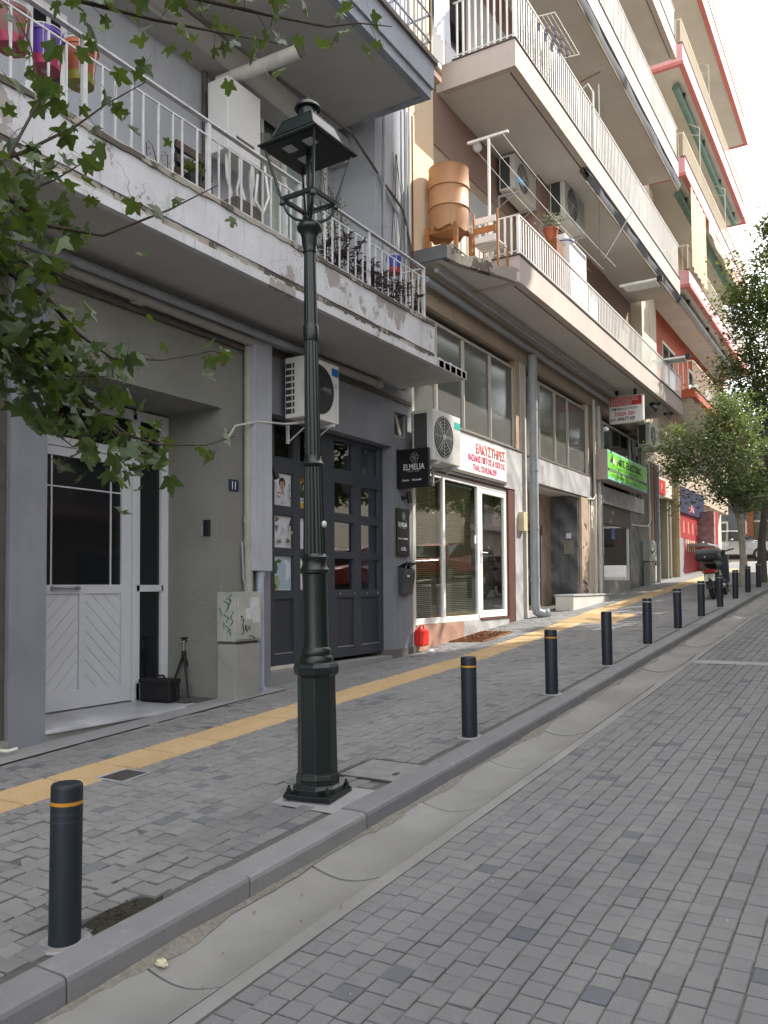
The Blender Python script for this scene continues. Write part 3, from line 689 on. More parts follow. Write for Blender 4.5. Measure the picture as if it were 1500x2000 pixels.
m = MB(); m.lathe([(.045, 3.355), (.050, 3.365), (.046, 3.385), (.048, 3.41), (.052, 3.47), (.062, 3.51), (.078, 3.525), (.082, 3.545), (.076, 3.565), (.050, 3.585), (.02, 3.592)], O, 32); L(m, 'capital', green_cast, smooth=50)
def LL(m, name, mat, **k): return m.build(name, mat, lamp, **k)
for dx in (-.012, .012): m = MB(); m.cyl(O+Vector((dx, -dx*.4, 3.53)), O+Vector((dx, -dx*.4, 4.02)), .008, n=10); LL(m, 'centre_rod', green_cast, smooth=40)
kk = Matrix.Rotation(R(-1), 3, 'Z'); C4 = [(1, 1), (1, -1), (-1, -1), (-1, 1)]
zb, zt = 3.675, 4.00; hb, ht = .120, .195
for i, (sx, sy) in enumerate(C4):
    a = O + kk @ Vector((sx*hb, sy*hb, zb)); b = O + kk @ Vector((sx*ht, sy*ht, zt)); LL(MB().tube([a, b], [.010, .007], 6), 'corner_upright', green_cast)
    sx2, sy2 = C4[(i+1) % 4]; c = O + kk @ Vector((sx2*hb, sy2*hb, zb)); e = (c-a); m = MB(); m.obox((a+c)/2, e.length+.02, .018, .026, Matrix.Rotation(math.atan2(e.y, e.x), 3, 'Z')); LL(m, 'frame_bar', green_cast)
    q = kk @ Vector((sx, sy, 0)); ptsA = []
    for j in range(9): t_ = j/8; an = -math.pi/2+t_*math.pi*.62; ptsA.append(O+q*(.045+.062*math.cos(an)**1.0*1.0*(1 if an < 0 else 1)+.018*t_)+Vector((0, 0, 3.62+.052*math.sin(an)+.02*t_)))
    m = MB(); m.tube([O+q*.02+Vector((0, 0, 3.548))]+[O+q*(.04+.075*math.sin(t*1.57))+Vector((0, 0, 3.552+.125*(1-math.cos(t*1.57)))) for t in (.1, .3, .5, .7, .85, 1.0)], .009, 8); LL(m, 'scroll_arm', green_cast, smooth=60)
    m = MB(); m.tube([O+Vector((0, 0, 3.60)), O+q*.055+Vector((0, 0, 3.625)), O+q*.10+Vector((0, 0, 3.665))], .006, 6); LL(m, 'brace', green_cast, smooth=60)
    m = MB(); m.obox(O+q*.118+Vector((0, 0, 3.655)), .035, .035, .035, Matrix.Rotation(R(44), 3, 'Z')); LL(m, 'corner_boss', green_cast, bevel=.008)
def sq(prof, m=None, cap=True):
    m = m or MB(); m.lathe([(r*math.sqrt(2), z) for r, z in prof], O, 4, None, R(45-1), cap); return m
LL(sq([(.15, 4.012), (.200, 4.004), (.224, 3.996), (.224, 4.003), (.185, 4.032), (.160, 4.055)]), 'roof_brim', green_cast)
LL(sq([(.158, 4.054), (.160, 4.062), (.122, 4.158), (.116, 4.162)]), 'roof', green_cast)
for i in range(4):
    sx, sy = C4[i]; sx2, sy2 = C4[(i+1) % 4]; a = O+kk @ Vector((sx*.160, sy*.160, 4.062)); b = O+kk @ Vector((sx*.121, sy*.121, 4.160)); LL(MB().tube([a, b], .005, 6), 'roof_ridge', green_cast)
    a2 = O+kk @ Vector((sx2*.160, sy2*.160, 4.062)); b2_ = O+kk @ Vector((sx2*.121, sy2*.121, 4.160)); LL(MB().tube([a, a2], .004, 6), 'roof_seam', green_cast); LL(MB().tube([b, b2_], .004, 6), 'roof_seam', green_cast)
m = MB(); m.lathe([(.050, 4.155), (.048, 4.20), (.058, 4.262)], O, 24); LL(m, 'vent_neck', green_cast, smooth=40)
m = MB(); m.lathe([(.05, 4.262), (.078, 4.258), (.084, 4.264), (.076, 4.283), (.048, 4.305), (.018, 4.314), (.008, 4.322), (.012, 4.333), (.006, 4.342), (.008, 4.350), (.002, 4.356)], O, 32); LL(m, 'vent_cap', green_cast, smooth=40)
for (dx, dy) in ((-.080, .075), (.075, -.080), (-.080, -.080)):
    q = O + kk @ Vector((dx, dy, 4.000)); m = MB(); m.obox(q, .072, .072, .010, kk); LL(m, 'lens', lens_glass, bevel=.003)
m = MB(); m.obox(O+Vector((0, 0, 4.008)), .36, .36, .008, kk); LL(m, 'lens_tray', green_cast)
m = MB(); m.sph(O+Vector((.082, .01, 1.86)), .020, 8); L(m, 'service_button', tape_white, smooth=60)
lamp.rotation_euler = (R(.25), R(-.65), 0)
# ================================================================== BUILDING 1 (blue-grey, entrance no. 11)
B1 = thing('apartment_building', 'blue-grey apartment block nearest the camera, with white entrance door number 11 and a peeling balcony', 'building', (XF, 6, -1.2))
def bld(m, name, mat, parent=None, **k): return m.build(name, mat, parent or B1, **k)
X = XF; YE = 10.53; ZS = 2.83                                   # facade plane, end of the block, underside of the first balcony
XD = -6.70                                                       # plane of the entrance door
y88, y433, y490 = 4.385, 6.484, 6.99
# walls at street level
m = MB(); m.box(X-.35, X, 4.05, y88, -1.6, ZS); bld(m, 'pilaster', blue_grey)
m = MB(); m.box(X-.9, X-.05, 3.9, 4.04, -1.7, ZS); bld(m, 'wall', dark_edge)  # dark filler standing in for the shaded gap beside the pilaster
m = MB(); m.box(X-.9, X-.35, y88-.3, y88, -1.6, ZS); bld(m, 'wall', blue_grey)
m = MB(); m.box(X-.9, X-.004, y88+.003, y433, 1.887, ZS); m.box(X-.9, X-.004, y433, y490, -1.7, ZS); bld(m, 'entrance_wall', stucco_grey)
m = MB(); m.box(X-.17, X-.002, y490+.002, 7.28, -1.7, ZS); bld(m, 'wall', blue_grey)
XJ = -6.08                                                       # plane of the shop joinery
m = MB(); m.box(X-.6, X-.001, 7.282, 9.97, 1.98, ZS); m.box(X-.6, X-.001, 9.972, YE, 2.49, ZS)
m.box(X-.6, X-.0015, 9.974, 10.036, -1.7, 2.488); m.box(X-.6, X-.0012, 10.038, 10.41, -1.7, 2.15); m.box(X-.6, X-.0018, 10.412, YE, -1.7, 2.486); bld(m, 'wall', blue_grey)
m = MB(); m.box(X-.62, X+.006, 9.95, YE+.005, -1.7, -.86); bld(m, 'pillar_plinth', M('plinth_brown', (.14, .125, .12), .8, .15, 3, .2, 60))
# left neighbour shopfront seen at the picture's edge
m = MB(); m.box(X-.5, X-.30, 2.2, 3.88, -1.7, ZS); bld(m, 'wall', tan_render)
m = MB(); m.cyl((X-.02, 3.80, -1.5), (X-.02, 3.80, 2.7), .045, n=14); bld(m, 'downpipe', pipe_beige, smooth=40)
p = groundhit(12, 1470, swz, -5.8); m = MB(); m.tube([(X-.03, 3.84, -1.16), (X+.03, 3.9, -1.22), (X+.10, 3.98, -1.235), (X+.14, 4.04, -1.22)], .014, 8); tag(m.build('pipe_offcut', pipe_white, None, smooth=50), 'short bent end of white pipe lying at the foot of the blue-grey pilaster', 'pipe')
# the recess: soffit, side wall and back
m = MB(); m.box(XD-.25, X-.9, y88-.2, y433+.3, 1.889, 2.0); bld(m, 'recess_ceiling', stucco_grey)
m = MB(); m.box(XD-.3, X-.9, y433, y433+.12, -1.7, 1.889); bld(m, 'recess_side_wall', stucco_grey)
m = MB(); m.box(XD-.3, XD-.1, 3.0, y433, -1.7, 2.5); bld(m, 'recess_back_wall', stucco_grey)
m = MB(); m.box(XD-.1, X-.001, 3.9, y433-.003, -1.6, -1.178+.0); bld(m, 'step_riser', conc_plinth)
m = MB(); m.box(XD-.1, X+.03, y88+.002, 5.20, -1.177, -1.150); st1 = bld(m, 'marble_slab', marble_step, bevel=.003)
m = MB(); m.box(XD-.1, X+.03, 5.204, y433-.002, -1.177, -1.150); bld(m, 'marble_slab', marble_step, bevel=.003)
ZT = -1.150
# entrance door: everything on plane XD, widths taken along the street
def yd(px, py=1100): return onX(px, py, XD).y
def zd(px, py): return onX(px, py, XD).z
d = MB(); dw = .05
yR = yd(325); yM = yd(255); yL = yd(60); z1 = zd(325, 817); zT = zd(245, 893)
fr = MB()
for (ya, yb, za, zb_) in ((yR-.07, yR, ZT, z1), (yM, yM+.055, ZT, z1), (3.6, yM, zT, zT+.09), (yM+.055, yR-.07, zT-.02, zT+.05), (3.6, yR-.07, z1-.10, z1), (yM+.055, yR-.07, zd(290, 1149)-.035, zd(290, 1149)+.035), (yM+.055, yR-.07, ZT, zd(290, 1330)), (yM+.055, yM+.10, ZT+.001, z1-.1), (yR-.10, yR-.07, ZT+.001, z1-.1)):
    fr.box(XD-.05, XD+.03, ya, yb, za, zb_)
door_w = bld(fr, 'door_frame', door_white, bevel=.004)
for (ya, yb, za, zb_) in ((yM+.1, yR-.1, zd(290, 1330), zd(290, 1149)-.035), (yM+.1, yR-.1, zd(290, 1149)+.035, zT-.02), (yM+.055, yR-.07, zT+.05, z1-.1), (4.9, yM, zT+.09, z1-.1), (3.6, 4.86, zT+.09, z1-.1)):
    m = MB(); m.box(XD-.012, XD-.006, ya, yb, za, zb_); bld(m, 'glass_pane', pane_dark, door_w)
m = MB(); m.box(XD-.05, XD+.031, 4.862, 4.898, zT+.09, z1-.1); bld(m, 'mullion', door_white, door_w)
leaf = MB(); yl0, yl1 = yd(40), yM-.006; zb0 = ZT+.012; zg0 = zd(160, 1142); zg1 = zT-.09
zp1 = zd(160, 1160); zp0 = zd(160, 1345)
yg0, yg1 = yd(88)-.35, yd(235)
leaf.box(XD-.03, XD+.02, yl1-.02-(yl1-yg1-.02), yl1, zb0, zT-.006)
leaf.box(XD-.03, XD+.02, yl0, yg1, zb0, zp0); leaf.box(XD-.03, XD+.02, yl0, yg1, zp1, zg0); leaf.box(XD-.03, XD+.02, yl0, yg1, zg1, zT-.006)
ym1, ym0 = yd(165), yd(153)
leaf.box(XD-.03, XD+.02, ym0, ym1, zp0, zp1)
door = bld(leaf, 'entrance_door', door_white, bevel=.003)
m = MB(); m.box(XD-.012, XD-.004, yl0, yg1, zg0, zg1); bld(m, 'door_glass', pane_dark, door)
for yy in (yd(100, 1000), yd(216, 1000)): m = MB(); m.box(XD-.003, XD+.006, yy-.008, yy+.008, zg0, zg1); bld(m, 'glazing_bar', door_white, door)
zz = zd(160, 955)
m = MB(); m.box(XD-.002, XD+.005, yl0, yg1, zz-.007, zz+.007); bld(m, 'glazing_bar', door_white, door)
def herring(ya, yb, sgn, off):
    W = yb-ya; Hh = zp1-zp0; s = .105; k = -int(W/s)-2
    pitch = .142
    c = -W
    while c < Hh+W:
        # band between the lines z = c + sgn*(y) and + pitch, clipped to the panel
        pts = []
        lo = lambda y: c + (y if sgn > 0 else W-y)*1.0; 
        poly = [(0, lo(0)), (W, lo(W)), (W, lo(W)+pitch-.006), (0, lo(0)+pitch-.006)]
        def clip(poly, f):
            o = []
            for i in range(len(poly)):
                a, b = poly[i], poly[(i+1) % len(poly)]; fa, fb = f(a), f(b)
                if fa >= 0: o.append(a)
                if (fa >= 0) != (fb >= 0): t = fa/(fa-fb); o.append((a[0]+(b[0]-a[0])*t, a[1]+(b[1]-a[1])*t))
            return o
        poly = clip(poly, lambda p: p[1]); poly = clip(poly, lambda p: Hh-p[1]) if poly else poly
        if len(poly) >= 3:
            m = MB(); m.ext([(XD-.010, ya+p[0], zp0+p[1]) for p in poly], (.014, 0, 0)); bld(m, 'door_board', door_white, door)
        c += pitch
herring(ym1+.006, yg1-.006, -1, 0); herring(ym0-(yg1-ym1), ym0-.006, 1, 0)
m = MB(); m.box(XD-.03, XD-.012, yl0, yg1, zp0, zp1); bld(m, 'panel_backing', M('door_groove', (.12, .12, .13), .6, .1, 3, 0, 60), door)
h = MB(); hz_ = zd(120, 1149); ya, yb = yd(98, 1149), yd(146, 1149)
h.cyl((XD+.02, ya, hz_), (XD+.055, ya, hz_), .018, n=12); h.cyl((XD+.02, yb, hz_), (XD+.055, yb, hz_), .018, n=12); h.tube([(XD+.055, ya-.02, hz_), (XD+.06, (ya+yb)/2, hz_-.004), (XD+.055, yb+.02, hz_)], [.013, .009, .013], 10)
bld(h, 'door_handle', steel, door, smooth=50)
# round dark ceiling lamp in the recess
cl = onX(228, 776, -6.35); m = MB(); m.lathe([(.10, 1.80), (.135, 1.815), (.135, 1.889)], (cl.x, cl.y, 0), 24); tag(m.build('ceiling_lamp', black_plastic, None, smooth=40), 'round black ceiling lamp over the entrance of number 11', 'ceiling lamp')
# blue-grey boxed casing with a rounded downpipe below
m = MB(); m.box(X, X+.15, 6.83, 7.126, .19, 2.70); bld(m, 'pipe_casing', blue_grey_light, bevel=.004)
m = MB(); m.tube([(X+.08, 7.0, .19), (X+.08, 7.0, -1.05), (X+.11, 7.05, -1.14)], .045, 16); m.cyl((X+.08, 7.0, .13), (X+.08, 7.0, .188), .055, n=16); bld(m, 'downpipe', pipe_blue, smooth=40)
pp = onX(484, 700, X+.05); m = MB(); m.cyl((X+.055, pp.y, .12), (X+.055, pp.y, 2.62), .046, n=16)
for z in (.02, .35, .6): m.cyl((X+.055, pp.y, z+.1), (X+.055, pp.y, z+.17), .054, n=16)
m.tube([(X+.055, pp.y, .2), (X+.055, pp.y, -.05), (X+.06, pp.y+.03, -.20)], .05, 16); bld(m, 'downpipe', pipe_beige, smooth=40)
m = MB(); m.tube([(X+.03, pp.y-.07, .5), (X+.05, pp.y-.07, .1), (X+.07, pp.y, -.08), (X+.08, pp.y+.02, -.12)], .012, 8); bld(m, 'cable', zinc, smooth=50)
# drain runs under the soffit
m = MB(); m.cyl((X+.10, 3.0, 2.70), (X+.10, 7.0, 2.66), .055, n=14); m.cyl((X+.10, 5.2, 2.665), (X+.10, 5.3, 2.665), .066, n=14); bld(m, 'soffit_pipe', pipe_beige, smooth=40)
m = MB(); m.box(X, X+.045, 3.0, 7.1, 2.56, 2.60); m.box(X, X+.02, 7.1, 10.5, 2.64, 2.70); bld(m, 'soffit_trim', dark_edge)
m = MB(); m.cyl((X+.08, 7.1, 2.75), (X+.08, 9.45, 2.755), .05, n=14); m.cyl((X+.08, 9.40, 2.755), (X+.08, 9.52, 2.755), .062, n=14); bld(m, 'soffit_pipe', pipe_beige, smooth=40)
m = MB(); m.cyl((X+.22, 3.0, 2.72), (X+.22, 7.6, 2.715), .042, n=12); bld(m, 'soffit_pipe', zinc, smooth=40)
# ---- shop joinery
YL, YRr = 7.22, 9.972; zt = 1.975
zb = lambda y: -.895
jn = MB()
def jy(px, py=1000): return onX(px, py, XJ).y
def jz(px, py): return onX(px, py, XJ).z
zrows = [(jz(700, 871)-.0, jz(700, 925)), (jz(668, 945), jz(668, 1003)), (jz(668, 1020), jz(668, 1077)), (jz(668, 1091), jz(668, 1152))]
cols = [(jy(534), jy(571)), (jy(584), jy(612)), (jy(651), jy(689)), (jy(703), jy(738))]
cols_t = [(YL+.03, jy(573)), (jy(586), jy(625)), (jy(651), jy(689)), (jy(703), jy(738))]
posts = [(cols[0][1], cols[1][0]), (cols[1][1]+.0, cols[2][0]), (cols[2][1], cols[3][0]), (cols[3][1], YRr)]
za_bot = -.895; z_rail = (zrows[3][1]-.10, zrows[3][1]-.0)
tops = [zt-.06] + [r[1] for r in zrows[:3]]
for i, (a, b) in enumerate(posts): jn.box(XJ-.05, XJ+.02, a, b, za_bot+.001, zt)
jn.box(XJ-.05, XJ+.02, YL, jy(534), za_bot+.001, zt)
mid = [(jy(534), posts[0][0]), (posts[0][1], posts[1][0]), (posts[1][1], posts[2][0]), (posts[2][1], posts[3][0])]
for a, b in mid:
    jn.box(XJ-.048, XJ+.018, a, b, zrows[0][0], zt); jn.box(XJ-.048, XJ+.018, a, b, zrows[1][0], zrows[0][1]); jn.box(XJ-.048, XJ+.018, a, b, zrows[2][0], zrows[1][1]); jn.box(XJ-.048, XJ+.018, a, b, zrows[3][0], zrows[2][1]); jn.box(XJ-.048, XJ+.018, a, b, z_rail[0], zrows[3][1])
    
joinery = bld(jn, 'shop_joinery', anthracite, bevel=.004)
m = MB(); m.box(XJ-.03, XJ-.004, YL, YRr, za_bot, z_rail[0]); bld(m, 'base_panel', anthracite2, joinery)
for a, b in ((YL, posts[1][0]), (posts[1][1], YRr)):
    for q in ((a, b, za_bot+.0, za_bot+.13), (b-.06, b, za_bot+.13, z_rail[0]), (a, a+.06, za_bot+.13, z_rail[0])):
        m = MB(); m.box(XJ-.004, XJ+.012, *q); bld(m, 'panel_frame', anthracite, joinery, bevel=.003)
    m = MB(); m.box(XJ-.004, XJ+.008, a+.08, b-.08, za_bot+.132, za_bot+.140); bld(m, 'panel_bead', ink_grey, joinery)
for a, b in mid:
    for r0, r1 in zrows:
        m = MB(); m.box(XJ-.030, XJ-.024, a, b, r1, r0); bld(m, 'glass_pane', pane_soft, joinery)
for yy in (jy(662, 1168), jy(690, 1168), jy(715, 1168), jy(736, 1168)):
    m = MB(); m.sph((XJ+.022, yy, z_rail[0]+.05), .012, 5); bld(m, 'bolt_head', zinc, joinery)
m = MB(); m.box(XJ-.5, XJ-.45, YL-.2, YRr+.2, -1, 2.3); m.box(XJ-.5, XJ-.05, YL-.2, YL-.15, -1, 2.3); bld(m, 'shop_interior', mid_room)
m = MB(); m.box(XJ-.06, XJ+.03, YL-.05, 8.3, za_bot-.045, za_bot-.003); bld(m, 'sill_flashing', pipe_white)
m = MB(); m.box(XJ-.08, X-.004, YL-.1, 9.95, -1.7, za_bot-.048); bld(m, 'threshold', cement_mat)
# posters in the left panes
def poster(col, row, label, fn, cat='poster'):
    a, b = mid[col]; r0, r1 = zrows[row]; x0 = XJ-.022
    t = thing('poster', label, cat, (x0, a, r1), 'posters in the shop window')
    MB().box(x0, x0+.002, a+.004, b-.004, r1+.004, r0-.004).build('sheet', paper, t)
    W, Hh = b-a, r0-r1
    def pt(u, v, k=0): return (x0+.003+.0006*k, a+u*W, r1+v*Hh)
    lay = [0]
    def shape(name, mat, pts):
        lay[0] += 1; m = MB(); m.poly([pt(u, v, lay[0]) for u, v in pts]); m.build(name, mat, t, fix=False)
    def ell(cu, cv, ru, rv_, n=18, a0=0, a1=6.283): return [(cu+ru*math.cos(a0+(a1-a0)*i/n), cv+rv_*math.sin(a0+(a1-a0)*i/n)) for i in range(n+(0 if a1 > 6 else 1))]
    fn(shape, ell); return t
skin = M('print_skin', (.46, .30, .22), .5, .1, 20, 0, 60); hair_m = M('print_hair', (.025, .02, .018), .5, .2, 30, 0, 60)
pr_green = M('print_green', (.05, .13, .04), .5, .4, 60, 0, 60); pr_lime = M('print_lime', (.30, .36, .16), .5, .3, 60, 0, 60); pr_aqua = M('print_aqua', (.36, .48, .55), .5, .15, 20, 0, 60); pr_yel = M('print_yellow', (.62, .36, .03), .5, .3, 30, 0, 60); pr_red = M('print_red', (.30, .07, .04), .5, .2, 30, 0, 60); pr_brn = M('print_brown', (.16, .07, .035), .5, .4, 60, 0, 60)
def f_face(s, e):
    s('hair', hair_m, e(.52, .70, .17, .17)); s('face', skin, e(.52, .63, .125, .17)); s('parting', hair_m, e(.52, .79, .13, .05)); s('neck', skin, [(.46, .48), (.58, .48), (.62, .36), (.42, .36)])
    for u in (.47, .575): s('eye', hair_m, e(u, .655, .025, .010, 8)); s('brow', hair_m, [(u-.035, .685), (u+.035, .69), (u+.035, .698), (u-.035, .694)])
    s('nose', pr_brn, [(.515, .60), (.535, .60), (.528, .64)]); s('mouth', pr_red, e(.525, .56, .035, .012, 8))
    rg = random.Random(4)
    for k in range(46):
        u, v = rg.uniform(.05, .95), rg.uniform(.06, .42); 
        if rg.random() < .3: v = rg.uniform(.4, .7); u = rg.choice((rg.uniform(.03, .2), rg.uniform(.78, .92)))
        s('flower', rg.choice([pr_green, pr_lime, skin, pr_green, pr_red, pr_yel]), e(u, v, rg.uniform(.012, .05), rg.uniform(.01, .03), 6))
def f_yellow(s, e):
    s('ground_tint', pr_yel, [(.0, .0), (1, .0), (1, 1), (0, 1)]); s('dark_field', gcloth, [(.0, .22), (1, .22), (1, .62), (.4, .85), (0, .66)]); s('leaf', pr_green, e(.18, .62, .16, .12, 9)); s('disc', paper, e(.62, .66, .26, .20)); s('disc_mark', pr_brn, e(.66, .66, .09, .10, 10))
    for k in range(5): s('petal', pr_brn, [(.1+.1*k, .98), (.2+.1*k, .96), (.22+.06*k, .80)])
def f_herbs(s, e):
    rg = random.Random(9)
    for cu, cv, n, ms in ((.2, .86, 16, [pr_brn, skin]), (.15, .62, 12, [pr_red, pr_brn]), (.28, .2, 16, [pr_green, pr_lime]), (.72, .22, 20, [pr_brn, pr_lime, pr_green]), (.52, .55, 12, [pr_aqua, pr_aqua, pr_green]), (.78, .50, 8, [pr_lime, skin])):
        for k in range(n): s('print', rg.choice(ms), e(cu+rg.gauss(0, .07), cv+rg.gauss(0, .04), rg.uniform(.02, .06), rg.uniform(.01, .03), 7))
    s('figure', hair_m, [(.68, .70), (.92, .68), (.84, .76), (.80, .88), (.76, .88), (.74, .78)])
def f_bottle(s, e):
    s('tint', pr_aqua, [(.12, .04), (.98, .04), (.98, .96), (.35, .9)]); s('white_area', paper, e(.72, .6, .24, .30)); s('fruit', pr_lime, e(.18, .22, .20, .22)); s('leaf', pr_green, e(.16, .66, .12, .20, 9)); s('leaf', pr_green, e(.32, .84, .14, .06, 8)); s('bottle', pr_aqua, [(.48, .08), (.70, .08), (.70, .72), (.62, .80), (.56, .80), (.48, .72)]); s('fruit_shade', pr_green, e(.10, .12, .10, .08, 8))
def f_blank(s, e): s('margin', M('poster_border', (.45, .46, .48), .4, .05, 3, 0, 60), [(.06, .04), (.94, .04), (.94, .06), (.06, .06)])
def f_sprig(s, e):
    for k in range(5): s('leaf', pr_green, e(.5+.05*k, .5-.04*k, .07, .03, 7)); s('petal', pr_lime, e(.45+.07*k, .62, .03, .03, 7))
    s('pot', pr_green, [(.45, .36), (.85, .36), (.80, .44), (.50, .44)])
poster(0, 1, 'poster of a dark-haired woman among flowers, top left pane of the shop window', f_face)
poster(1, 1, 'yellow and black poster with a white disc, half hidden by the lamp post', f_yellow)
poster(0, 2, 'white poster with a collage of small herb pictures, middle left pane', f_herbs)
poster(1, 2, 'white poster with a small green sprig behind the lamp post', f_sprig)
poster(0, 3, 'poster of a green fruit and pale blue bottle, lowest left pane', f_bottle)
poster(1, 3, 'plain white sheet in the lowest pane beside the lamp post', f_blank)
LOOK = str.maketrans('ΑΒΕΖΗΙΚΜΝΟΡΤΥΧ', 'ABEZHIKMNOPTYX')
def text_obj(s, size, mat, origin, ux, uy, name, parent, sx=1.0, extrude=.0008, align='LEFT', bold=0.0, lsp=1.0):
    cu = bpy.data.curves.new('lettering', 'FONT'); cu.body = s.translate(LOOK); cu.size = size; cu.extrude = extrude; cu.align_x = align; cu.bevel_depth = size*(.012+(.016 if bold else 0)); cu.bevel_resolution = 0; cu.space_line = lsp; cu.resolution_u = 3
    o = bpy.data.objects.new('lettering', cu); COL.objects.link(o); bpy.context.view_layer.update()
    me = bpy.data.meshes.new_from_object(o.evaluated_get(bpy.context.evaluated_depsgraph_get())); bpy.data.objects.remove(o)
    ux, uy = Vector(ux).normalized(), Vector(uy).normalized(); uz = ux.cross(uy); oo = Vector(origin)-org(parent)
    for v in me.vertices: q = v.co; v.co = oo + ux*q.x*sx + uy*q.y + uz*q.z
    me.materials.clear(); me.materials.append(mat); ob = bpy.data.objects.new(name, me); COL.objects.link(ob)
    if parent: ob.parent = parent; ORG[ob.name] = org(parent)
    return ob
UY, UZ = (0, 1, 0), (0, 0, 1)
for o in bpy.data.objects:
    if o.get('label', '').startswith('yellow and black'): yp = o
a, b = mid[1]; r0, r1 = zrows[1]
text_obj('FOR\nPLAN', .042, paper, (XJ-.014, a+.045, r1+.10), UY, UZ, 'lettering', yp, bold=.001, lsp=.8)
# the pane tops reflect; small vent window, spotlights, number plate, intercom
vw = MB(); m = MB(); m.box(X-.32, X-.30, 10.03, 10.42, 2.13, 2.50); bld(m, 'vent_back', dark_room)
m = MB(); m.box(X-.06, X-.04, 10.04, 10.41, 2.152, 2.175); m.box(X-.06, X-.04, 10.04, 10.06, 2.175, 2.486); m.box(X-.06, X-.04, 10.39, 10.41, 2.175, 2.486); bld(m, 'vent_window_frame', alu)
m = MB(); m.obox((X-.05, 10.22, 2.33), .01, .07, .36, Euler((R(24), 0, 0)).to_matrix()); bld(m, 'tilted_pane', M('beige_flap', (.34, .29, .22), .5, .1, 3, 0, 60))
def spot(px, py, label, tiltx):
    p = onX(px, py, X); t = thing('wall_spotlight', label, 'spotlight', p, 'spotlights beside the shop window')
    m = MB(); m.cyl(p, p+Vector((.02, 0, 0)), .035, n=16); m.cyl(p+Vector((.02, 0, 0)), p+Vector((.07, 0, 0)), .014, n=8); m.build('wall_mount', black_plastic, t, smooth=40)
    c = p+Vector((.10, .02, .0)); d = Vector((.2, tiltx, -1)).normalized(); MB().cyl(c-d*.085, c+d*.085, .033, n=18).build('lamp_tube', black_plastic, t, smooth=40)
    MB().cyl(c+d*.0855, c+d*.087, .028, n=18).build('lens', lens_glass, t)
spot(521, 922, 'black tube spotlight left of the posters on the blue-grey casing', .25); spot(786, 973, 'small black tube spotlight between the two dark name signs', .0)
p = onX(456, 948, X); t = thing('house_number_plate', 'small dark blue house number plate with white 11 on the stucco', 'number plate', p)
MB().box(X-.004, X+.008, p.y-.075, p.y+.075, p.z-.062, p.z+.062).build('plate', M('navy_enamel', (.02, .028, .07), .3, .1, 3, 0, 60), t, bevel=.003)
text_obj('11', .12, ink_white, (X+.009, p.y-.048, p.z-.043), UY, UZ, 'number', t, sx=.75)
c = onY(404, 1033, y433); t = thing('intercom', 'small dark intercom unit on the side wall of the entrance recess', 'intercom', c)
MB().box(c.x-.03, c.x+.055, y433-.03, y433-.001, c.z-.075, c.z+.095).build('housing', black_plastic, t, bevel=.006)
MB().box(c.x-.06, c.x-.032, y433-.022, y433-.001, c.z-.07, c.z+.03).build('call_plate', zinc, t, bevel=.003)
# ---- ELMELIA signs
zS = onX(770, 915, X).z
t = thing('projecting_sign', 'large black projecting sign with ELMELIA lettering over the shop corner', 'sign', (X, 10.06, 1.6))
c0 = onY(752, 957, 10.10); c1 = onY(837, 953, 10.10); c2 = onY(836, 873, 10.10)
MB().box(X+.0, c1.x, 10.10, 10.15, c0.z, c2.z+.0).build('board', black_sign, t, bevel=.002)
MB().box(c0.x, X, 10.09, 10.14, c0.z+.01, c2.z+.02).build('side_board', black_sign, t)
W = c1.x-X; yy = 10.0985; UX = (1, 0, 0)
text_obj('ELMELIA', .118, ink_white, (c1.x-.40, yy, c0.z+.255), UX, UZ, 'lettering', t, sx=.78)
text_obj('ESTHETIC · CENTER', .024, ink_grey, (c1.x-.33, yy, c0.z+.225), UX, UZ, 'lettering', t, sx=.9)
text_obj('Qmetic      Kosmetik', .040, ink_white, (c1.x-.42, yy, c0.z+.10), UX, UZ, 'lettering', t, sx=.9)
def knot(cx, cz, s, par, axis):
    m = MB()
    for k in range(6):
        a = k*math.pi/3+.3; pts = []
        for i in range(13):
            b = 2*math.pi*i/12; u = cx+s*(.35*math.cos(a)+.32*math.cos(b)); v = cz+s*(.45*math.sin(a)+.32*math.sin(b)); pts.append((u, yy-.001, v) if axis == 'x' else (X+.035, u, v))
        m.tube(pts, .0022, 4, False)
    m.build('emblem', ink_grey, par)
knot(c1.x-.22, c0.z+.42, .10, t, 'x'); m = MB(); m.lathe([(.018, 0), (.018, .001)], (0, 0, 0), 12, Matrix.Rotation(R(90), 3, 'X')); 
for v in m.v: v += Vector((c1.x-.245, yy, c0.z+.113))
m.build('emblem_dot', ink_gold, t)
ps = onX(775, 990, X+.03); pe = onX(803, 1087, X+.03)
t = thing('wall_sign', 'upright dark wall sign with small ELMELIA lettering under the spotlight', 'sign', (X, ps.y, pe.z))
MB().box(X+.012, X+.030, ps.y, ps.y+.36, pe.z, ps.z-.01).build('board', black_sign, t, bevel=.002)
text_obj('ELMELIA', .085, ink_white, (X+.031, ps.y+.035, ps.z-.27), UY, UZ, 'lettering', t, sx=.78)
text_obj('ESTHETIC · CENTER', .020, ink_grey, (X+.031, ps.y+.06, ps.z-.295), UY, UZ, 'lettering', t)
knot(ps.y+.18, ps.z-.12, .075, t, 'y')
text_obj('Qmetic   Kosmetik', .034, ink_white, (X+.031, ps.y+.03, ps.z-.45), UY, UZ, 'lettering', t)
MB().cyl((X+.030, ps.y+.165, ps.z-.44), (X+.0315, ps.y+.165, ps.z-.44), .014, n=12).build('emblem_dot', ink_gold, t)
text_obj('ραντεβού\nwww.elmelia.gr', .026, ink_white, (X+.031, ps.y+.18, ps.z-.58), UY, UZ, 'lettering', t, align='CENTER')
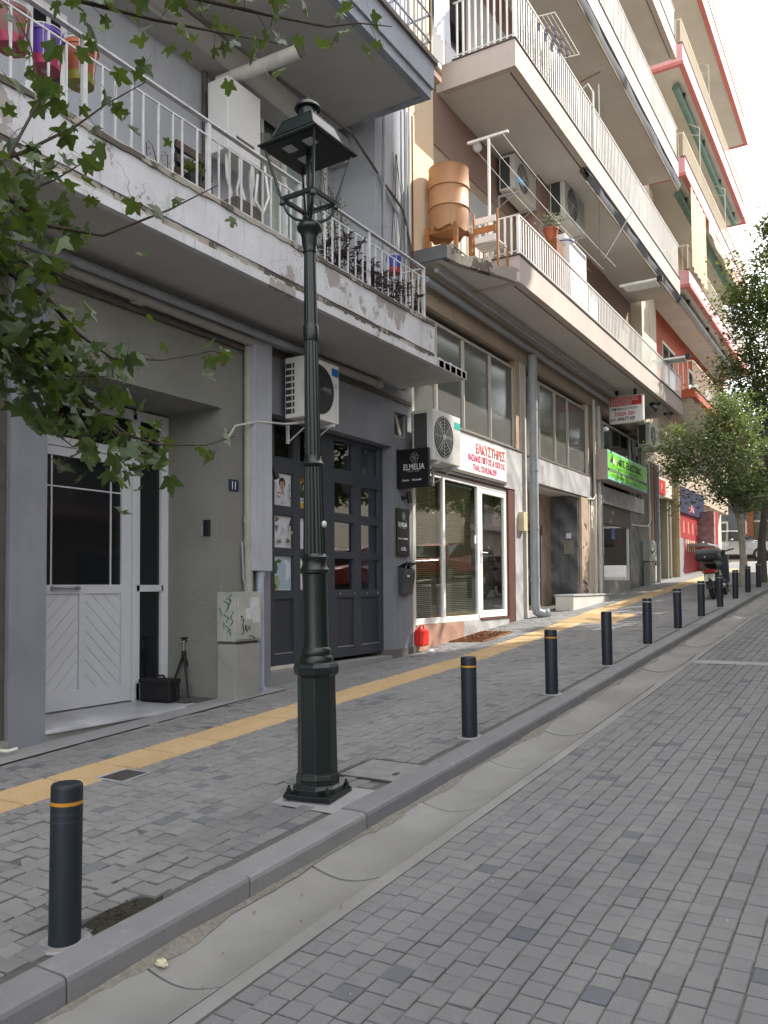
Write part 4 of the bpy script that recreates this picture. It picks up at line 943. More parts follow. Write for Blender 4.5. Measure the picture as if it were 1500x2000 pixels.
# letter box with a rolled paper
q0 = onX(777, 1105, X); q1 = onX(803, 1160, X); yb0, yb1, zb0_, zb1_ = q0.y, q0.y+.33, q1.z, q0.z
t = thing('letter_box', 'dark grey wall letter box with its lid propped open by a rolled paper', 'letter box', (X, yb0, zb0_))
prof = [(X+.0, zb0_), (X+.07, zb0_), (X+.085, zb0_+.10), (X+.105, zb0_+.20), (X+.115, zb0_+.30), (X+.11, zb1_-.05), (X, zb1_)]
m = MB(); m.ext([(a, yb0, b) for a, b in prof], (0, .30, 0)); m.build('box_body', M('grey_letter_box', (.05, .055, .055), .4, .15, 6, .1, 60), t, bevel=.006)
m = MB(); m.obox((X+.075, yb0+.15, zb1_+.012), .17, .32, .012, Euler((0, R(-22), 0)).to_matrix()); m.build('lid', black_plastic, t, bevel=.003)
MB().cyl((X+.07, yb0+.09, zb1_-.05), (X+.11, yb0+.13, zb1_+.13), .014, n=10).build('rolled_paper', M('blue_grey_print', (.16, .20, .28), .6, .4, 60, 0, 60), t)
MB().box(X+.113, X+.1165, yb0+.07, yb0+.13, zb0_+.24, zb0_+.27).build('name_tag', paper, t)
# ---- cabinets at the foot of the pier
def px_box(name, label, cat, parts): pass
cy0 = onX(443, 1360, XF+.30).y; XC = XF+.26
ya = onX(461, 1256, XC).y; yb = onX(511, 1250, XC).y; zt_ = onX(461, 1156, XC).z; zm = onX(461, 1254, XC).z
t = thing('electrical_cabinet', 'pale grey electrical cabinet on a concrete plinth with black and green graffiti, beside entrance 11', 'cabinet', (XC-.1, ya, -1.16))
MB().box(XF+.002, XC, ya, yb, zm, zt_).build('cabinet_body', box_cream, t, bevel=.004)
MB().box(XC, XC+.014, ya+.02, yb-.035, zm+.02, zt_-.035).build('cabinet_door', box_cream, t, bevel=.003)
MB().box(XF+.002, XC-.01, ya+.006, yb-.01, -1.30, zm-.03).build('plinth', conc_plinth, t, bevel=.008)
MB().box(XF+.002, XC-.03, ya+.02, yb-.03, zm-.03, zm).build('gap_shadow_board', dark_edge, t)  # dark board painted in as the shade between cabinet and plinth
MB().cyl((XC+.014, ya+.07, (zm+zt_)/2), (XC+.02, ya+.07, (zm+zt_)/2), .012, n=10).build('lock', black_plastic, t)
rg = random.Random(21)
for k, (u, v, s) in enumerate(((.20, .62, .15), (.24, .42, .12), (.13, .50, .10))): MB().box(XC+.0145+.0004*k, XC+.0152+.0004*k, ya+u, ya+u+s, zm+v*.45, zm+v*.45+s*1.15).build('pasted_notice', M('pasted_notice_paper', (.50, .50, .50), .7, .15, 20, 0, 60), t)
def scribble(m, f, segs, r):
    for s in segs: m.tube([f(*q) for q in s], r, 5)
m = MB(); fx = lambda u, v: (XC+.0175, ya+u, zm+v)
scribble(m, fx, [[(.06, .22), (.10, .235), (.085, .17), (.10, .10), (.07, .07)], [(.13, .17), (.12, .11)], [(.15, .16), (.13, .14), (.16, .11), (.14, .10)], [(.20, .155), (.17, .14), (.20, .115)], [(.18, .055), (.24, .05), (.27, .02)]], .0045); m.build('graffiti_tag', graff_k, t)
ysd = ya-.0012; m = MB(); fs_ = lambda u, v: (XF+.26-u, ysd, zm+v); sg = []
for k in range(11):
    u, v = .04+rg.uniform(0, .15), .06+.035*k; sg.append([(u, v), (u+rg.uniform(-.04, .04), v+.04), (u+rg.uniform(-.05, .05), v+.07)])
scribble(m, fs_, sg, .006); m.build('graffiti_tag', graff_g, t)
# camera bag and tripod on the step
bg0 = groundhit(288, 1370, lambda x, y: ZT); bg1 = groundhit(348, 1374, lambda x, y: ZT)
t = thing('camera_bag', 'black camera shoulder bag standing on the marble step', 'bag', (bg0+bg1)/2)
c = (bg0+bg1)/2 + Vector((-.075, .03, 0)); dv = (bg1-bg0); ang = math.atan2(dv.y, dv.x); km = Matrix.Rotation(ang, 3, 'Z'); wl = dv.length
bag_m = M('black_nylon', (.008, .008, .009), .7, .3, 40, .3, 200)
m = MB(); m.obox(c+Vector((0, 0, .105)), wl, .17, .21, km); m.build('bag_body', bag_m, t, bevel=.022)
m = MB(); m.obox(c+Vector((0, 0, .212)), wl*1.04, .19, .05, km); m.build('bag_lid', bag_m, t, bevel=.018)
m = MB(); m.tube([c+km @ Vector((-.07, 0, .235)), c+km @ Vector((-.05, 0, .265)), c+km @ Vector((.05, 0, .265)), c+km @ Vector((.07, 0, .235))], .011, 8); m.build('carry_handle', bag_m, t, smooth=60)
m = MB(); m.obox(c+km @ Vector((.02, -.09, .09)), wl*.7, .03, .12, km); m.build('front_pocket', bag_m, t, bevel=.01)
m = MB(); m.tube([c+km @ Vector((wl/2, 0, .20)), c+km @ Vector((wl/2+.03, 0, .10)), c+km @ Vector((wl/2+.05, -.02, .008)), c+km @ Vector((wl/2+.13, -.01, .006)), c+km @ Vector((wl/2+.17, .05, .01))], .008, 6); m.build('shoulder_strap', bag_m, t, smooth=60)
tb = groundhit(366, 1362, lambda x, y: ZT); d_ = 1.0
t = thing('tripod', 'small black camera tripod with a ball head beside the bag', 'tripod', tb)
top = Vector((tb.x, tb.y, 0)); top = onX(359, 1245, tb.x-.02)
legs = [groundhit(335, 1330, lambda x, y: ZT), groundhit(391, 1362, lambda x, y: ZT), groundhit(364, 1368, lambda x, y: ZT)]
hub = top - Vector((0, 0, .17))
legs[0] = hub + Vector((-.13, -.10, 0)); legs[0].z = ZT; legs[1] = hub + Vector((.08, .14, 0)); legs[1].z = ZT; legs[2] = hub + Vector((.13, -.06, 0)); legs[2].z = ZT
for q in legs:
    m = MB(); a, b = hub, hub.lerp(q, .5); m.cyl(a, b, .014, .013, 8); m.cyl(b, hub.lerp(q, .97), .0095, .008, 8); lg = m.build('leg', black_plastic, t, smooth=40)
    MB().cyl(hub.lerp(q, .96), q, .011, n=8).build('rubber_foot', rubber, lg)
MB().cyl(hub-Vector((0, 0, .02)), hub+Vector((0, 0, .03)), .024, n=10).build('spider', black_plastic, t)
MB().cyl(hub-Vector((0, 0, .05)), hub+Vector((0, 0, .11)), .010, n=10).build('centre_column', steel, t)
m = MB(); m.sph(hub+Vector((0, 0, .125)), .020, 6); m.build('ball_head', steel, t, smooth=60)
m = MB(); m.obox(hub+Vector((0, 0, .165)), .055, .055, .014); m.cyl(hub+Vector((0, 0, .13)), hub+Vector((0, 0, .16)), .018, n=10); m.cyl(hub+Vector((0, 0, .13)), hub+Vector((.03, .045, .13)), .006, n=6); m.build('quick_release_plate', black_plastic, t)

# red plastic can beside the pillar
jc = groundhit(824, 1262, swz); jc.x = min(jc.x, -5.66); t = thing('fuel_can', 'bright red plastic can with a handle standing beside the blue-grey pillar', 'can', jc)
jw, jh = .115, .25; yy0 = jc.y
m = MB(); m.ext([jc+Vector((-.07, -jw, 0)), jc+Vector((.07, -jw, 0)), jc+Vector((.07, jw, 0)), jc+Vector((-.07, jw, 0))], (0, 0, jh)); m.build('can_body', red_plastic, t, bevel=.032)
m = MB(); m.tube([jc+Vector((0, -.05, jh-.005)), jc+Vector((0, -.045, jh+.05)), jc+Vector((0, .045, jh+.055)), jc+Vector((0, .055, jh-.005))], .012, 8); m.build('handle', red_plastic, t, smooth=60)
m = MB(); m.cyl(jc+Vector((0, -.085, jh-.01)), jc+Vector((0, -.085, jh+.03)), .024, n=14); m.build('cap', red_plastic, t, smooth=40)
m = MB()
for k in range(3): m.box(jc.x+.0685, jc.x+.0735, jc.y-.07, jc.y+.07, jc.z+.06+.06*k, jc.z+.072+.06*k)
m.build('moulded_ribs', red_plastic, t)
m = MB()
for k in range(40): q = Vector((jc.x+rg.uniform(-.1, .4), jc.y+rg.uniform(.3, 1.6), 0)); q.z = swz(q.x, q.y)+.006; litter_leaf(m, q, rg.uniform(.01, .03), rg)
tag(m.build('weed_tufts', moss_mat, None, fix=False), 'thin weeds and leaf crumbs in the joints beside the red can', 'weeds', kind='stuff')
# ---- first floor of building 1: loggia behind the balcony
XB = -4.88; XI = -6.62                                          # balcony front, inner wall
zs0, zs1, zf0, zf1 = 2.83, 2.93, 2.94, 3.36
m = MB(); m.box(XI-.3, XB+.02, 1.0, 10.20, zs0+.004, zs1); bal = bld(m, 'balcony', soffit_grey)
m = MB(); m.box(XB-.02, XB+.045, 1.0, 9.30, zs0-.012, zs0+.065); bld(m, 'drip_moulding', peel_white, bal)
# broken-edged fascia built from a wavering profile
rg = random.Random(31)
def rough_strip(name, mat, x0, x1, ya, yb, zlo, zhi, jl, jh, step=.07, parent=bal):
    m = MB(); n = int((yb-ya)/step)+1; vs = []
    for i in range(n+1):
        y = ya+(yb-ya)*i/n; a = zlo+rg.uniform(-jl, jl*.3); b = zhi+rg.uniform(-jh, jh*.3); dx = rg.uniform(-.004, .004)
        vs += [(x0, y, a), (x1+dx, y, a), (x1+dx, y, b), (x0, y, b)]
    m.add(vs, [(i*4+k, i*4+(k+1) % 4, (i+1)*4+(k+1) % 4, (i+1)*4+k) for i in range(n) for k in range(4)]+[(0, 1, 2, 3), (n*4+3, n*4+2, n*4+1, n*4)])
    return bld(m, name, mat, parent)
rough_strip('crumbled_ledge', peel_edge, XB-.1, XB+.02, 1.0, 9.28, zs0+.065, zf0+.03, .004, .01)
rough_strip('fascia', peel_white, XB-.12, XB+.028, 1.0, 9.27, zf0+.035, zf1-.045, .008, .004, .2)
rough_strip('worn_coping', peel_edge, XB-.13, XB+.042, 1.0, 9.26, zf1-.045, zf1, .012, .012)
rough_strip('broken_end_tiles', peel_white, XB-.1, XB+.012, 9.30, 10.20, zs0+.0, zs0+.13, .012, .02, .05)
for k in range(5):
    yy = 9.42+k*.17; MB().box(XB+.012, XB+.020, yy, yy+.13, zs0+.012, zs0+.12).build('end_tile', peel_white, bal)
m = MB(); m.box(XB-.1, XI, 9.2, 9.27, zf0, zf1-.06); bld(m, 'end_kerb', peel_white, bal)
# railing
zr1, zr0, zbot = 4.01, 3.885, 3.365; y_end = 9.06; xr = XB-.01
rail = thing('balcony_railing', 'white painted balcony railing with peeling posts above the crumbling fascia', 'railing', (xr, 5, 3.4))
m = MB(); m.box(xr-.025, xr+.025, 1.2, y_end+.02, zr1-.012, zr1+.006); m.build('top_rail', white_metal_old, rail, bevel=.003)
MB().box(xr-.006, xr+.006, 1.2, y_end, zr0-.007, zr0+.007).build('mid_rail', white_metal_old, rail)
MB().box(xr-.006, xr+.006, 1.2, y_end, zbot+.02, zbot+.03).build('bottom_rail', white_metal_old, rail)
post_l = MB().box(-.018, .018, -.018, .018, zbot-.03, zr1-.012).mesh('post', white_metal_old); bal_l = MB().box(-.007, .007, -.007, .007, zbot-.02, zr0-.007).mesh('baluster', white_metal_old)
yps = [9.06-1.287*i for i in range(7)]
for yp_ in yps:
    inst('post', post_l, (xr, yp_, 0), rail)
    for k in range(1, 9):
        yy = yp_-1.287*k/9 - .0
        if yy > 1.3: inst('baluster', bal_l, (xr, yy, 0), rail, (rnd.uniform(-.006, .006), 0, 0))
m = MB(); m.box(xr-1.0, xr-.02, y_end-.012, y_end+.012, zr1-.012, zr1+.006); m.build('end_rail', white_metal_old, rail); m = MB(); m.box(xr-1.0, xr-.02, y_end-.006, y_end+.006, zr0-.007, zr0+.007); m.build('end_rail', white_metal_old, rail)
for k in range(1, 7): MB().box(xr-.14*k-.007, xr-.14*k+.007, y_end-.007, y_end+.007, zbot-.02, zr0-.007).build('baluster', white_metal_old, rail)
# inner walls
y735 = onX(733, 400, XF).y
ZC = 6.30
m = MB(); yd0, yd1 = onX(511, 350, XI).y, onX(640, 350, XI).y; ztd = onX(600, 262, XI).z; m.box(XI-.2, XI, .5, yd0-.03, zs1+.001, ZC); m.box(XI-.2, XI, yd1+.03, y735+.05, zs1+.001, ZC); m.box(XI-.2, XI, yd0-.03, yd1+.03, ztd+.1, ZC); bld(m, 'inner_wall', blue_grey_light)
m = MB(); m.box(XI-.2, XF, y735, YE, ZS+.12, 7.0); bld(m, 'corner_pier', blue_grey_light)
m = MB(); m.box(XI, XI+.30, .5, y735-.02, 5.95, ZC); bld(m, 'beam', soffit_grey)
# balcony door with curtain, white frames
def loggia_door(ya, yb, n, zt_):
    f = MB(); w_ = .05
    f.box(XI-.08, XI-.0, ya, yb, zt_-w_, zt_); 
    for i in range(n+1): yy = ya+(yb-ya-w_)*i/n; f.box(XI-.08, XI-.0, yy, yy+w_, zs1+.001, zt_-w_)
    fo = bld(f, 'balcony_door', white_upvc, bevel=.004)
    for i in range(n):
        y0_, y1_ = ya+(yb-ya-w_)*i/n+w_, ya+(yb-ya-w_)*(i+1)/n
        MB().box(XI-.045, XI-.04, y0_, y1_, zs1, zt_-w_).build('glass_pane', pane_clear, fo)
    m = MB(); n_ = 60; vs = []
    for i in range(n_+1):
        yy = ya+(yb-ya)*i/n_; dx = .02*math.sin(i*1.3)+.01*math.sin(i*.5); vs += [(XI-.09+dx, yy, zs1+.02), (XI-.09+dx, yy, zt_-.3)]
    m.add(vs, [(2*i, 2*i+2, 2*i+3, 2*i+1) for i in range(n_)]); bld(m, 'curtain', curtain, fo, smooth=60)
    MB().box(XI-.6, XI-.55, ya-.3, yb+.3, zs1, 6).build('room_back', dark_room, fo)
loggia_door(yd0, yd1, 3, ztd)
m = MB(); m.box(XI-.02, XI+.10, yd0-.06, yd1+.06, ztd+.01, ztd+.1); bld(m, 'lintel', soffit_grey)
m = MB(); ye0, ye1 = onX(50, 100, XI).y, onX(128, 150, XI).y; m.box(XI-.03, XI+.02, ye0, ye1, zs1, 5.5); lo_ = bld(m, 'balcony_door', white_upvc, bevel=.004)
MB().box(XI+.021, XI+.026, ye0+.06, (ye0+ye1)/2-.02, zs1+.1, 5.4).build('glass_pane', pane_dark, lo_); MB().box(XI+.021, XI+.026, (ye0+ye1)/2+.03, ye1-.08, zs1+.1, 5.4).build('glass_pane', pane_dark, lo_)
# boiler, flue, pipes
bx0 = onX(408, 300, -6.0).y
bl = thing('water_heater', 'tall white wall-hung boiler box behind the balcony railing with a flue at its top', 'boiler', (-6.2, 6.3, 4.3))
XBo = -6.14; yb0 = onX(445, 200, XBo).y; yb1 = onX(509, 200, XBo).y; zb1 = onX(445, 145, XBo).z; zb0 = onX(509, 330, XBo).z; xbk = onY(406, 160, yb0).x
MB().box(xbk, XBo, yb0, yb1, zb0, zb1).build('casing', white_upvc, bl, bevel=.008)
MB().box(XBo, XBo+.006, yb0+.14, yb1-.12, zb0+.16, zb0+.20).build('control_slot', M('brass_slot', (.14, .10, .07), .5, .2, 30, 0, 60), bl)
MB().cyl((-6.36, yb0+.22, zb1-.01), (-6.36, yb0+.22, zb1+.08), .07, n=16).build('flue_collar', white_upvc, bl)
a = Vector((-6.36, yb0+.22, zb1+.12)); b = a+Vector((1.02, .05, .02)); MB().cyl(a-Vector((.1, .01, 0)), b, .072, n=18).build('flue', pipe_white, bl, smooth=40); MB().cyl(b, b+Vector((.02, .002, 0)), .076, n=18).build('flue_end', dark_edge, bl)
m = MB()
for k, (dy, dx) in enumerate(((.10, .1), (.20, .2), (.30, .12), (.42, .22), (.50, .1))):
    r = .014 if k % 2 else .020; y_ = yb0+dy
    m.tube([(-6.35+dx, y_, zb0), (-6.35+dx, y_+.01, zb0-.25), (-6.33+dx, y_+.06*(-1)**k, zb0-.42), (-6.38+dx, y_+.03, zb0-.62), (XI, y_+.05, zb0-.75)], r, 8)
m.build('pipework', pipe_white, bl, smooth=60)
m = MB(); m.tube([(-6.0, yb1-.1, zb0-.05), (-5.98, yb1-.05, zb0-.4), (-5.99, yb1-.14, zb0-.62), (-6.02, yb1-.24, zb0-.5), (-6.0, yb1-.22, zb0-.2)], .016, 8); m.build('hose', white_upvc, bl, smooth=60)
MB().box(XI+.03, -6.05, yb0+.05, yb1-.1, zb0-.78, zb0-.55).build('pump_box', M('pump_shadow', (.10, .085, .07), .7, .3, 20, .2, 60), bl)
for (px, dz) in ((500, 0), (512, 0)):
    q = onX(px, 300, XI+.06); m = MB(); m.cyl((XI+.06, q.y, zs1+.1), (XI+.06, q.y, 5.7), .028, n=10); bld(m, 'riser_pipe', pipe_beige, smooth=40)
for k in range(2): m = MB(); m.tube([(XI+.08, yd0, ztd+.32-.10*k), (XI+.08, yd1+.1, ztd+.32-.10*k)], .025, 10); bld(m, 'riser_pipe', pipe_white, smooth=40)
m = MB(); yrp = onX(400, 200, XI+.05).y; m.cyl((XI+.05, yrp, zs1), (XI+.05, yrp, 6.2), .03, n=10); bld(m, 'riser_pipe', dark_edge, smooth=40)
# bench seen through the railing
bn = thing('balcony_bench', 'dark brown slatted bench behind the balcony railing', 'bench', (-5.2, 5.2, zs1))
y0_, y1_ = onX(343, 300, -5.14).y, onX(414, 330, -5.14).y; zbt = onX(350, 276, -5.14).z
for k in range(3): MB().box(-5.16, -5.13, y0_, y1_, zbt-.07-.12*k, zbt-.12*k).build('backrest_slat', brown_wood, bn)
for k in range(4): MB().box(-5.30-.10*k, -5.22-.10*k, y0_-.0, y1_-.0, 3.44, 3.465).build('seat_slat', brown_wood, bn)
for yy in (y0_+.05, y1_-.12):
    m = MB(); m.box(-5.20, -5.165, yy, yy+.04, zs1, zbt-.02); m.box(-5.62, -5.58, yy, yy+.04, zs1, 3.40); m.box(-5.62, -5.16, yy-.0, yy+.04, 3.40, 3.435); m.build('frame_leg', black_plastic, bn)
# the upper (second floor) balcony slab
xc = XB
u0, u1 = 6.30, 6.90; yu = 9.30
m = MB(); m.box(XI-.2, XB-.02, .2, yu-.02, u0+.02, u1-.1); ub = bld(m, 'balcony', soffit_grey)
m = MB(); m.box(XB-.10, XB, .2, yu, u0, u0+.13); m.box(XF, XB-.10, yu-.10, yu, u0, u0+.13); bld(m, 'lower_fascia', slate_fascia, ub)
m = MB(); m.box(XB-.08, XB+.03, .2, yu+.03, u0+.131, u0+.46); m.box(XF, XB-.08, yu-.08, yu+.03, u0+.131, u0+.46); bld(m, 'fascia', slate_fascia, ub)
m = MB(); m.box(XB-.1, XB+.07, .2, yu+.07, u0+.461, u0+.52); m.box(XF, XB-.1, yu-.1, yu+.07, u0+.461, u0+.52); bld(m, 'coping', M('weathered_wood_edge', (.16, .14, .12), .8, .3, 9, .3, 40), ub)
# upper railing of flat dark blue bars with cross pieces
r2 = thing('balcony_railing', 'pale blue barred railing on the upper balcony corner of the blue-grey block', 'railing', (XB, 9, 6.9))
for k in range(60): 
    yy = yu-.02-.11*k
    if yy > 3: MB().box(XB-.006, XB+.006, yy-.006, yy+.006, u0+.52, u0+1.5).build('baluster', pipe_blue, r2)
for k in range(9): MB().box(XB-.11*k-.006, XB-.11*k+.006, yu-.026, yu-.014, u0+.52, u0+1.5).build('baluster', pipe_blue, r2)
for z in (u0+.75, u0+1.1, u0+1.5): m = MB(); m.box(XB-.01, XB+.01, 3, yu, z-.01, z+.01); m.box(XF, XB, yu-.03, yu-.01, z-.01, z+.01); m.build('rail', pipe_blue, r2)
# upper mass of the block (shades the street like the real one)
m = MB(); m.box(-16, XI-.22, -9, YE-.02, -2, 22); m.box(XI-.22, XF, -9, .19, -2, 22); m.box(XI-.2, XF, .5, yu+1.2, 7.02, 22); bld(m, 'upper_storeys', blue_grey_light)
# party wall pipes and cables between the two blocks
for (px, r, mt, dx) in ((750, .022, zinc, .05), (792, .018, zinc, .04), (800, .02, pipe_white, .03), (806, .012, rust, .03)):
    q = onX(px, 400, XF+dx); m = MB(); m.cyl((XF+dx, q.y, 3.4), (XF+dx, q.y, 7.0), r, n=10)
    if px == 750:
        for zz in (4.2, 5.0, 5.6): m.cyl((XF+dx, q.y, zz), (XF+dx, q.y, zz+.06), r*1.4, n=10)
    bld(m, 'riser_pipe', mt, smooth=40)
rg = random.Random(8)
for k in range(7):
    y0_ = onX(764+k*3, 400, XF+.02).y; pts = [(XF+.03+rg.uniform(0, .02), y0_+rg.uniform(-.04, .04)+.05*math.sin(j*.9+k), 6.2-j*.30) for j in range(9)]
    m = MB(); m.tube(pts, .004, 5); bld(m, 'cable', dark_edge, smooth=60)
m = MB(); m.tube([(XF-.3, 5, 6.05), (XF-.1, 7, 6.0), (XF+.05, 8.9, 5.95), (XF+.05, 9.8, 5.6), (XF+.05, 10.25, 5.45), (XF+.05, 10.45, 5.0), (XF+.05, 10.5, 3.5)], .018, 8); bld(m, 'cable', dark_edge, smooth=60)
m = MB(); m.tube([(XF+.05, 9.55, 5.7), (XF+.05, 9.9, 5.45), (XF+.05, 10.05, 5.35)], .02, 8); bld(m, 'cable', zinc, smooth=60)
q = onX(768, 445, XF+.08)
# ---- pots, creeper, purple plants
def pot(name, label, c, rt, rb, h, mat, mat2, par_group='flower pots hanging inside the railing'):
    t = thing(name, label, 'flower pot', c, par_group); c = Vector(c)
    m = MB(); m.lathe([(rb, 0), (rt*.94, h*.86), (rt, h*.87), (rt, h), (rt*.92, h), (rt*.9, h*.9), (0.001, h*.88)], c, 24); m.build('pot', mat, t, smooth=40)
    m = MB(); m.lathe([(rb*1.12, -.03), (rb*1.2, .035), (rb*1.1, .035), (rb*1.05, 0)], c, 24); m.build('saucer', mat2, t, smooth=40)
    m = MB()
    for k in range(6):
        a = k*math.pi/3+.3; m.tube([c+Vector((rt*1.02*math.cos(a), rt*1.02*math.sin(a), h)), c+Vector((rb*1.2*math.cos(a), rb*1.2*math.sin(a), 0)), c+Vector((0, 0, -.04))], .0035, 5)
    m.lathe([(rt*1.04, h), (rt*1.05, h+.008)], c, 24, caps=False); m.build('wire_hanger', white_metal_old, t); return t
xp = XB-.22
def hangat(px, py): return onX(px, py, xp)
p = hangat(88, 130); pot('flower_pot', 'violet plastic pot with a magenta saucer hanging behind the railing', (xp, p.y, p.z), .13, .092, .235, violet, magenta_pl)
p = hangat(157, 160); pot('flower_pot', 'terracotta coloured pot with a yellow-green saucer hanging behind the railing', (xp, p.y, p.z), .135, .09, .26, terracotta, olive_pl)
p = hangat(22, 88); pot('flower_pot', 'dull pink pot at the left edge, half covered by leaves', (xp, p.y, p.z), .13, .09, .23, M('dusty_pink_plastic', (.25, .11, .10), .6, .15, 6, 0, 60), magenta_pl)
p = onX(770, 530, XB-.2); pot('flower_pot', 'blue pot at the far end of the peeling balcony', (XB-.2, p.y, p.z), .10, .07, .17, blue_pl, M('red_saucer', (.3, .03, .03), .5, .1, 5, 0, 60), None)
def leafblade(m, c, L_, W_, rg, up=.3, rv=None):
    a = rg.uniform(0, 6.283); d = Vector((math.cos(a), math.sin(a), rg.uniform(-.4, 1)*up*2)).normalized(); s = d.cross(Vector((0, 0, 1))).normalized(); n = s.cross(d)
    c = Vector(c); m.add([c, c+d*L_*.45+s*W_/2+n*.01, c+d*L_, c+d*L_*.45-s*W_/2+n*.01], [(0, 1, 2, 3)], rv if rv is not None else rg.random())
rg = random.Random(12)
pp = thing('purple_trailing_plant', 'purple-leaved trailing plants spilling through the railing at the far end of the peeling balcony', 'plant', (XB-.1, 8.3, 3.4))
m = MB(); mb = MB()
for k in range(52):
    yb_ = rg.uniform(7.0, 9.0); base = Vector((XB-rg.uniform(.02, .28), yb_, 3.38)); top = base+Vector((rg.uniform(-.1, .16), rg.uniform(-.2, .2), rg.uniform(.05, .50) if rg.random() < .75 else rg.uniform(-.15, .05)))
    mid_ = base.lerp(top, .5)+Vector((rg.uniform(-.03, .08), rg.uniform(-.05, .05), .08)); mb.tube([base, mid_, top], .005, 4)
    for j in range(22):
        t_ = rg.random(); c = (base.lerp(mid_, t_*2) if t_ < .5 else mid_.lerp(top, t_*2-1)); leafblade(m, c, rg.uniform(.06, .13), .030, rg)
mb.build('stems', leaf_purple, pp); tag(m.build('foliage', leaf_purple, pp, fix=False), kind='stuff')
pc = thing('climbing_plant', 'yellow-green climber behind the lamp lantern on the first floor balcony', 'plant', (-5.6, 8.0, 3.0))
m = MB(); mb = MB()
for k in range(20):
    q = onX(rg.uniform(625, 672), 430, -5.7); y_ = q.y; z0 = 3.1; z1_ = rg.uniform(3.6, 5.05); mb.tube([(-5.7, y_, z0), (-5.66+rg.uniform(-.1, .1), y_+rg.uniform(-.1, .1), (z0+z1_)/2), (-5.7, y_+rg.uniform(-.12, .12), z1_)], .004, 4)
    for j in range(46): t_ = rg.random(); leafblade(m, (-5.7+rg.gauss(0, .06), y_+rg.gauss(0, .055), z0+(z1_-z0)*t_), rg.uniform(.03, .06), .028, rg)
mb.build('stems', twig_mat, pc); tag(m.build('foliage', leaf_lime, pc, fix=False), kind='stuff')
pc = thing('potted_shrub', 'small leafy green plant in a black pot at the foot of the bench', 'plant', (XB-.15, 4.75, 3.36))
p = onX(378, 355, XB-.15); m = MB(); m.lathe([(.05, 0), (.075, .10)], (p.x, p.y, p.z-.05), 16); m.build('pot', black_plastic, pc)
m = MB()
for k in range(160): leafblade(m, (p.x+rg.gauss(0, .05), p.y+rg.gauss(0, .05), p.z+.06+rg.uniform(0, .09)), rg.uniform(.03, .06), .02, rg)
tag(m.build('foliage', leaf_lime, pc, fix=False), kind='stuff')
pc = thing('bare_plant', 'thin half-bare plant in a dark trough on the balcony', 'plant', (XB-.2, 4.2, 3.3))
for k in range(5):
    q = onX(290+12*k, 300, XB-.25); m = MB(); m.tube([(q.x, q.y, 3.3), (q.x+rg.uniform(-.03, .03), q.y+rg.uniform(-.03, .03), 3.5), (q.x, q.y+rg.uniform(-.05, .05), 3.68)], .004, 5); m.build('stem', twig_mat, pc)
m = MB()
for k in range(90): q = onX(rg.uniform(285, 350), 300, XB-.25); leafblade(m, (q.x, q.y, rg.uniform(3.42, 3.7)), .035, .01, rg)
tag(m.build('foliage', leaf_dark, pc, fix=False), kind='stuff')
MB().box(XB-.34, XB-.16, 3.95, 4.85, 3.18, 3.40).build('trough', brown_wood, pc)

# ================================================================== AIR CONDITIONERS
def ac_unit(label, loc, rotz=0.0, w_=.80, h_=.55, d_=.30, side='coil', group='outdoor air conditioner units', bracket=True):
    # local frame: back at x=0, front towards +x, width along y from 0 to w_
    t = thing('air_conditioner', label, 'air conditioner', (0, 0, 0), group)
    MB().box(.02, d_, 0, w_, 0, h_).build('casing', ac_white, t, bevel=.012)
    MB().box(.0, .018, .02, w_-.02, .02, h_-.02).build('back_coil', coil, t)
    if side == 'coil': MB().box(.05, d_-.10, -.004, .001, .04, h_-.05).build('side_coil', coil, t)
    else:
        s = MB(); n = 8
        for k in range(n):
            for (xa, xb) in ((.035, .115), (.13, .155)): s.box(xa, xb, -.003, .001, .05+k*(h_-.1)/n, .05+(k+.72)*(h_-.1)/n)
        s.build('side_grille', ac_dark, t)
    cy_, cz_, r_ = w_*.37, h_*.5, h_*.41
    mx_ = Matrix.Rotation(R(90), 3, 'Y')
    MB().lathe([(r_, .0), (r_, .006), (r_*.97, .010), (0.001, .003)], (d_, cy_, cz_), 36, mx_).build('fan_opening', ac_dark, t, smooth=30)
    for k in range(1, 7):
        q = MB(); rr = r_*k/6.4; q.tube([(d_+.014, cy_+rr*math.cos(a), cz_+rr*math.sin(a)) for a in [2*math.pi*i/28 for i in range(29)]], .0028, 4, False); q.build('grille_ring', ac_dark if side != 'coil' else ac_white, t)
    f = MB()
    for k in range(8): a = k*math.pi/4; f.cyl((d_+.012, cy_+.03*math.cos(a), cz_+.03*math.sin(a)), (d_+.012, cy_+r_*math.cos(a), cz_+r_*math.sin(a)), .003, n=4)
    f.cyl((d_+.006, cy_, cz_), (d_+.016, cy_, cz_), .035, n=16); f.build('grille_spokes', ac_dark if side != 'coil' else ac_white, t)
    for k in range(3):
        a0 = k*2.094; f = MB(); f.poly([(d_+.005, cy_+.03*math.cos(a0), cz_+.03*math.sin(a0)), (d_+.011, cy_+r_*.86*math.cos(a0-.1), cz_+r_*.86*math.sin(a0-.1)), (d_+.004, cy_+r_*.88*math.cos(a0+.75), cz_+r_*.88*math.sin(a0+.75))]); f.build('fan_blade', M('fan_blade_plastic', (.22, .22, .22), .4, .05, 3, 0, 60), t)
    MB().box(.05, d_-.05, w_+.0, w_+.03, .06, .22).build('service_cover', ac_white, t, bevel=.006)
    if bracket:
        for yy in (.12, w_-.14): b = MB(); b.box(-.06, d_+.02, yy, yy+.03, -.045, -.012); b.box(-.06, -.03, yy, yy+.03, -.26, -.045); b.cyl((d_-.04, yy+.015, -.03), (-.05, yy+.015, -.25), .008, n=6); b.build('bracket', white_metal_old, t)
    t.location = loc; t.rotation_euler = (0, 0, rotz); return t
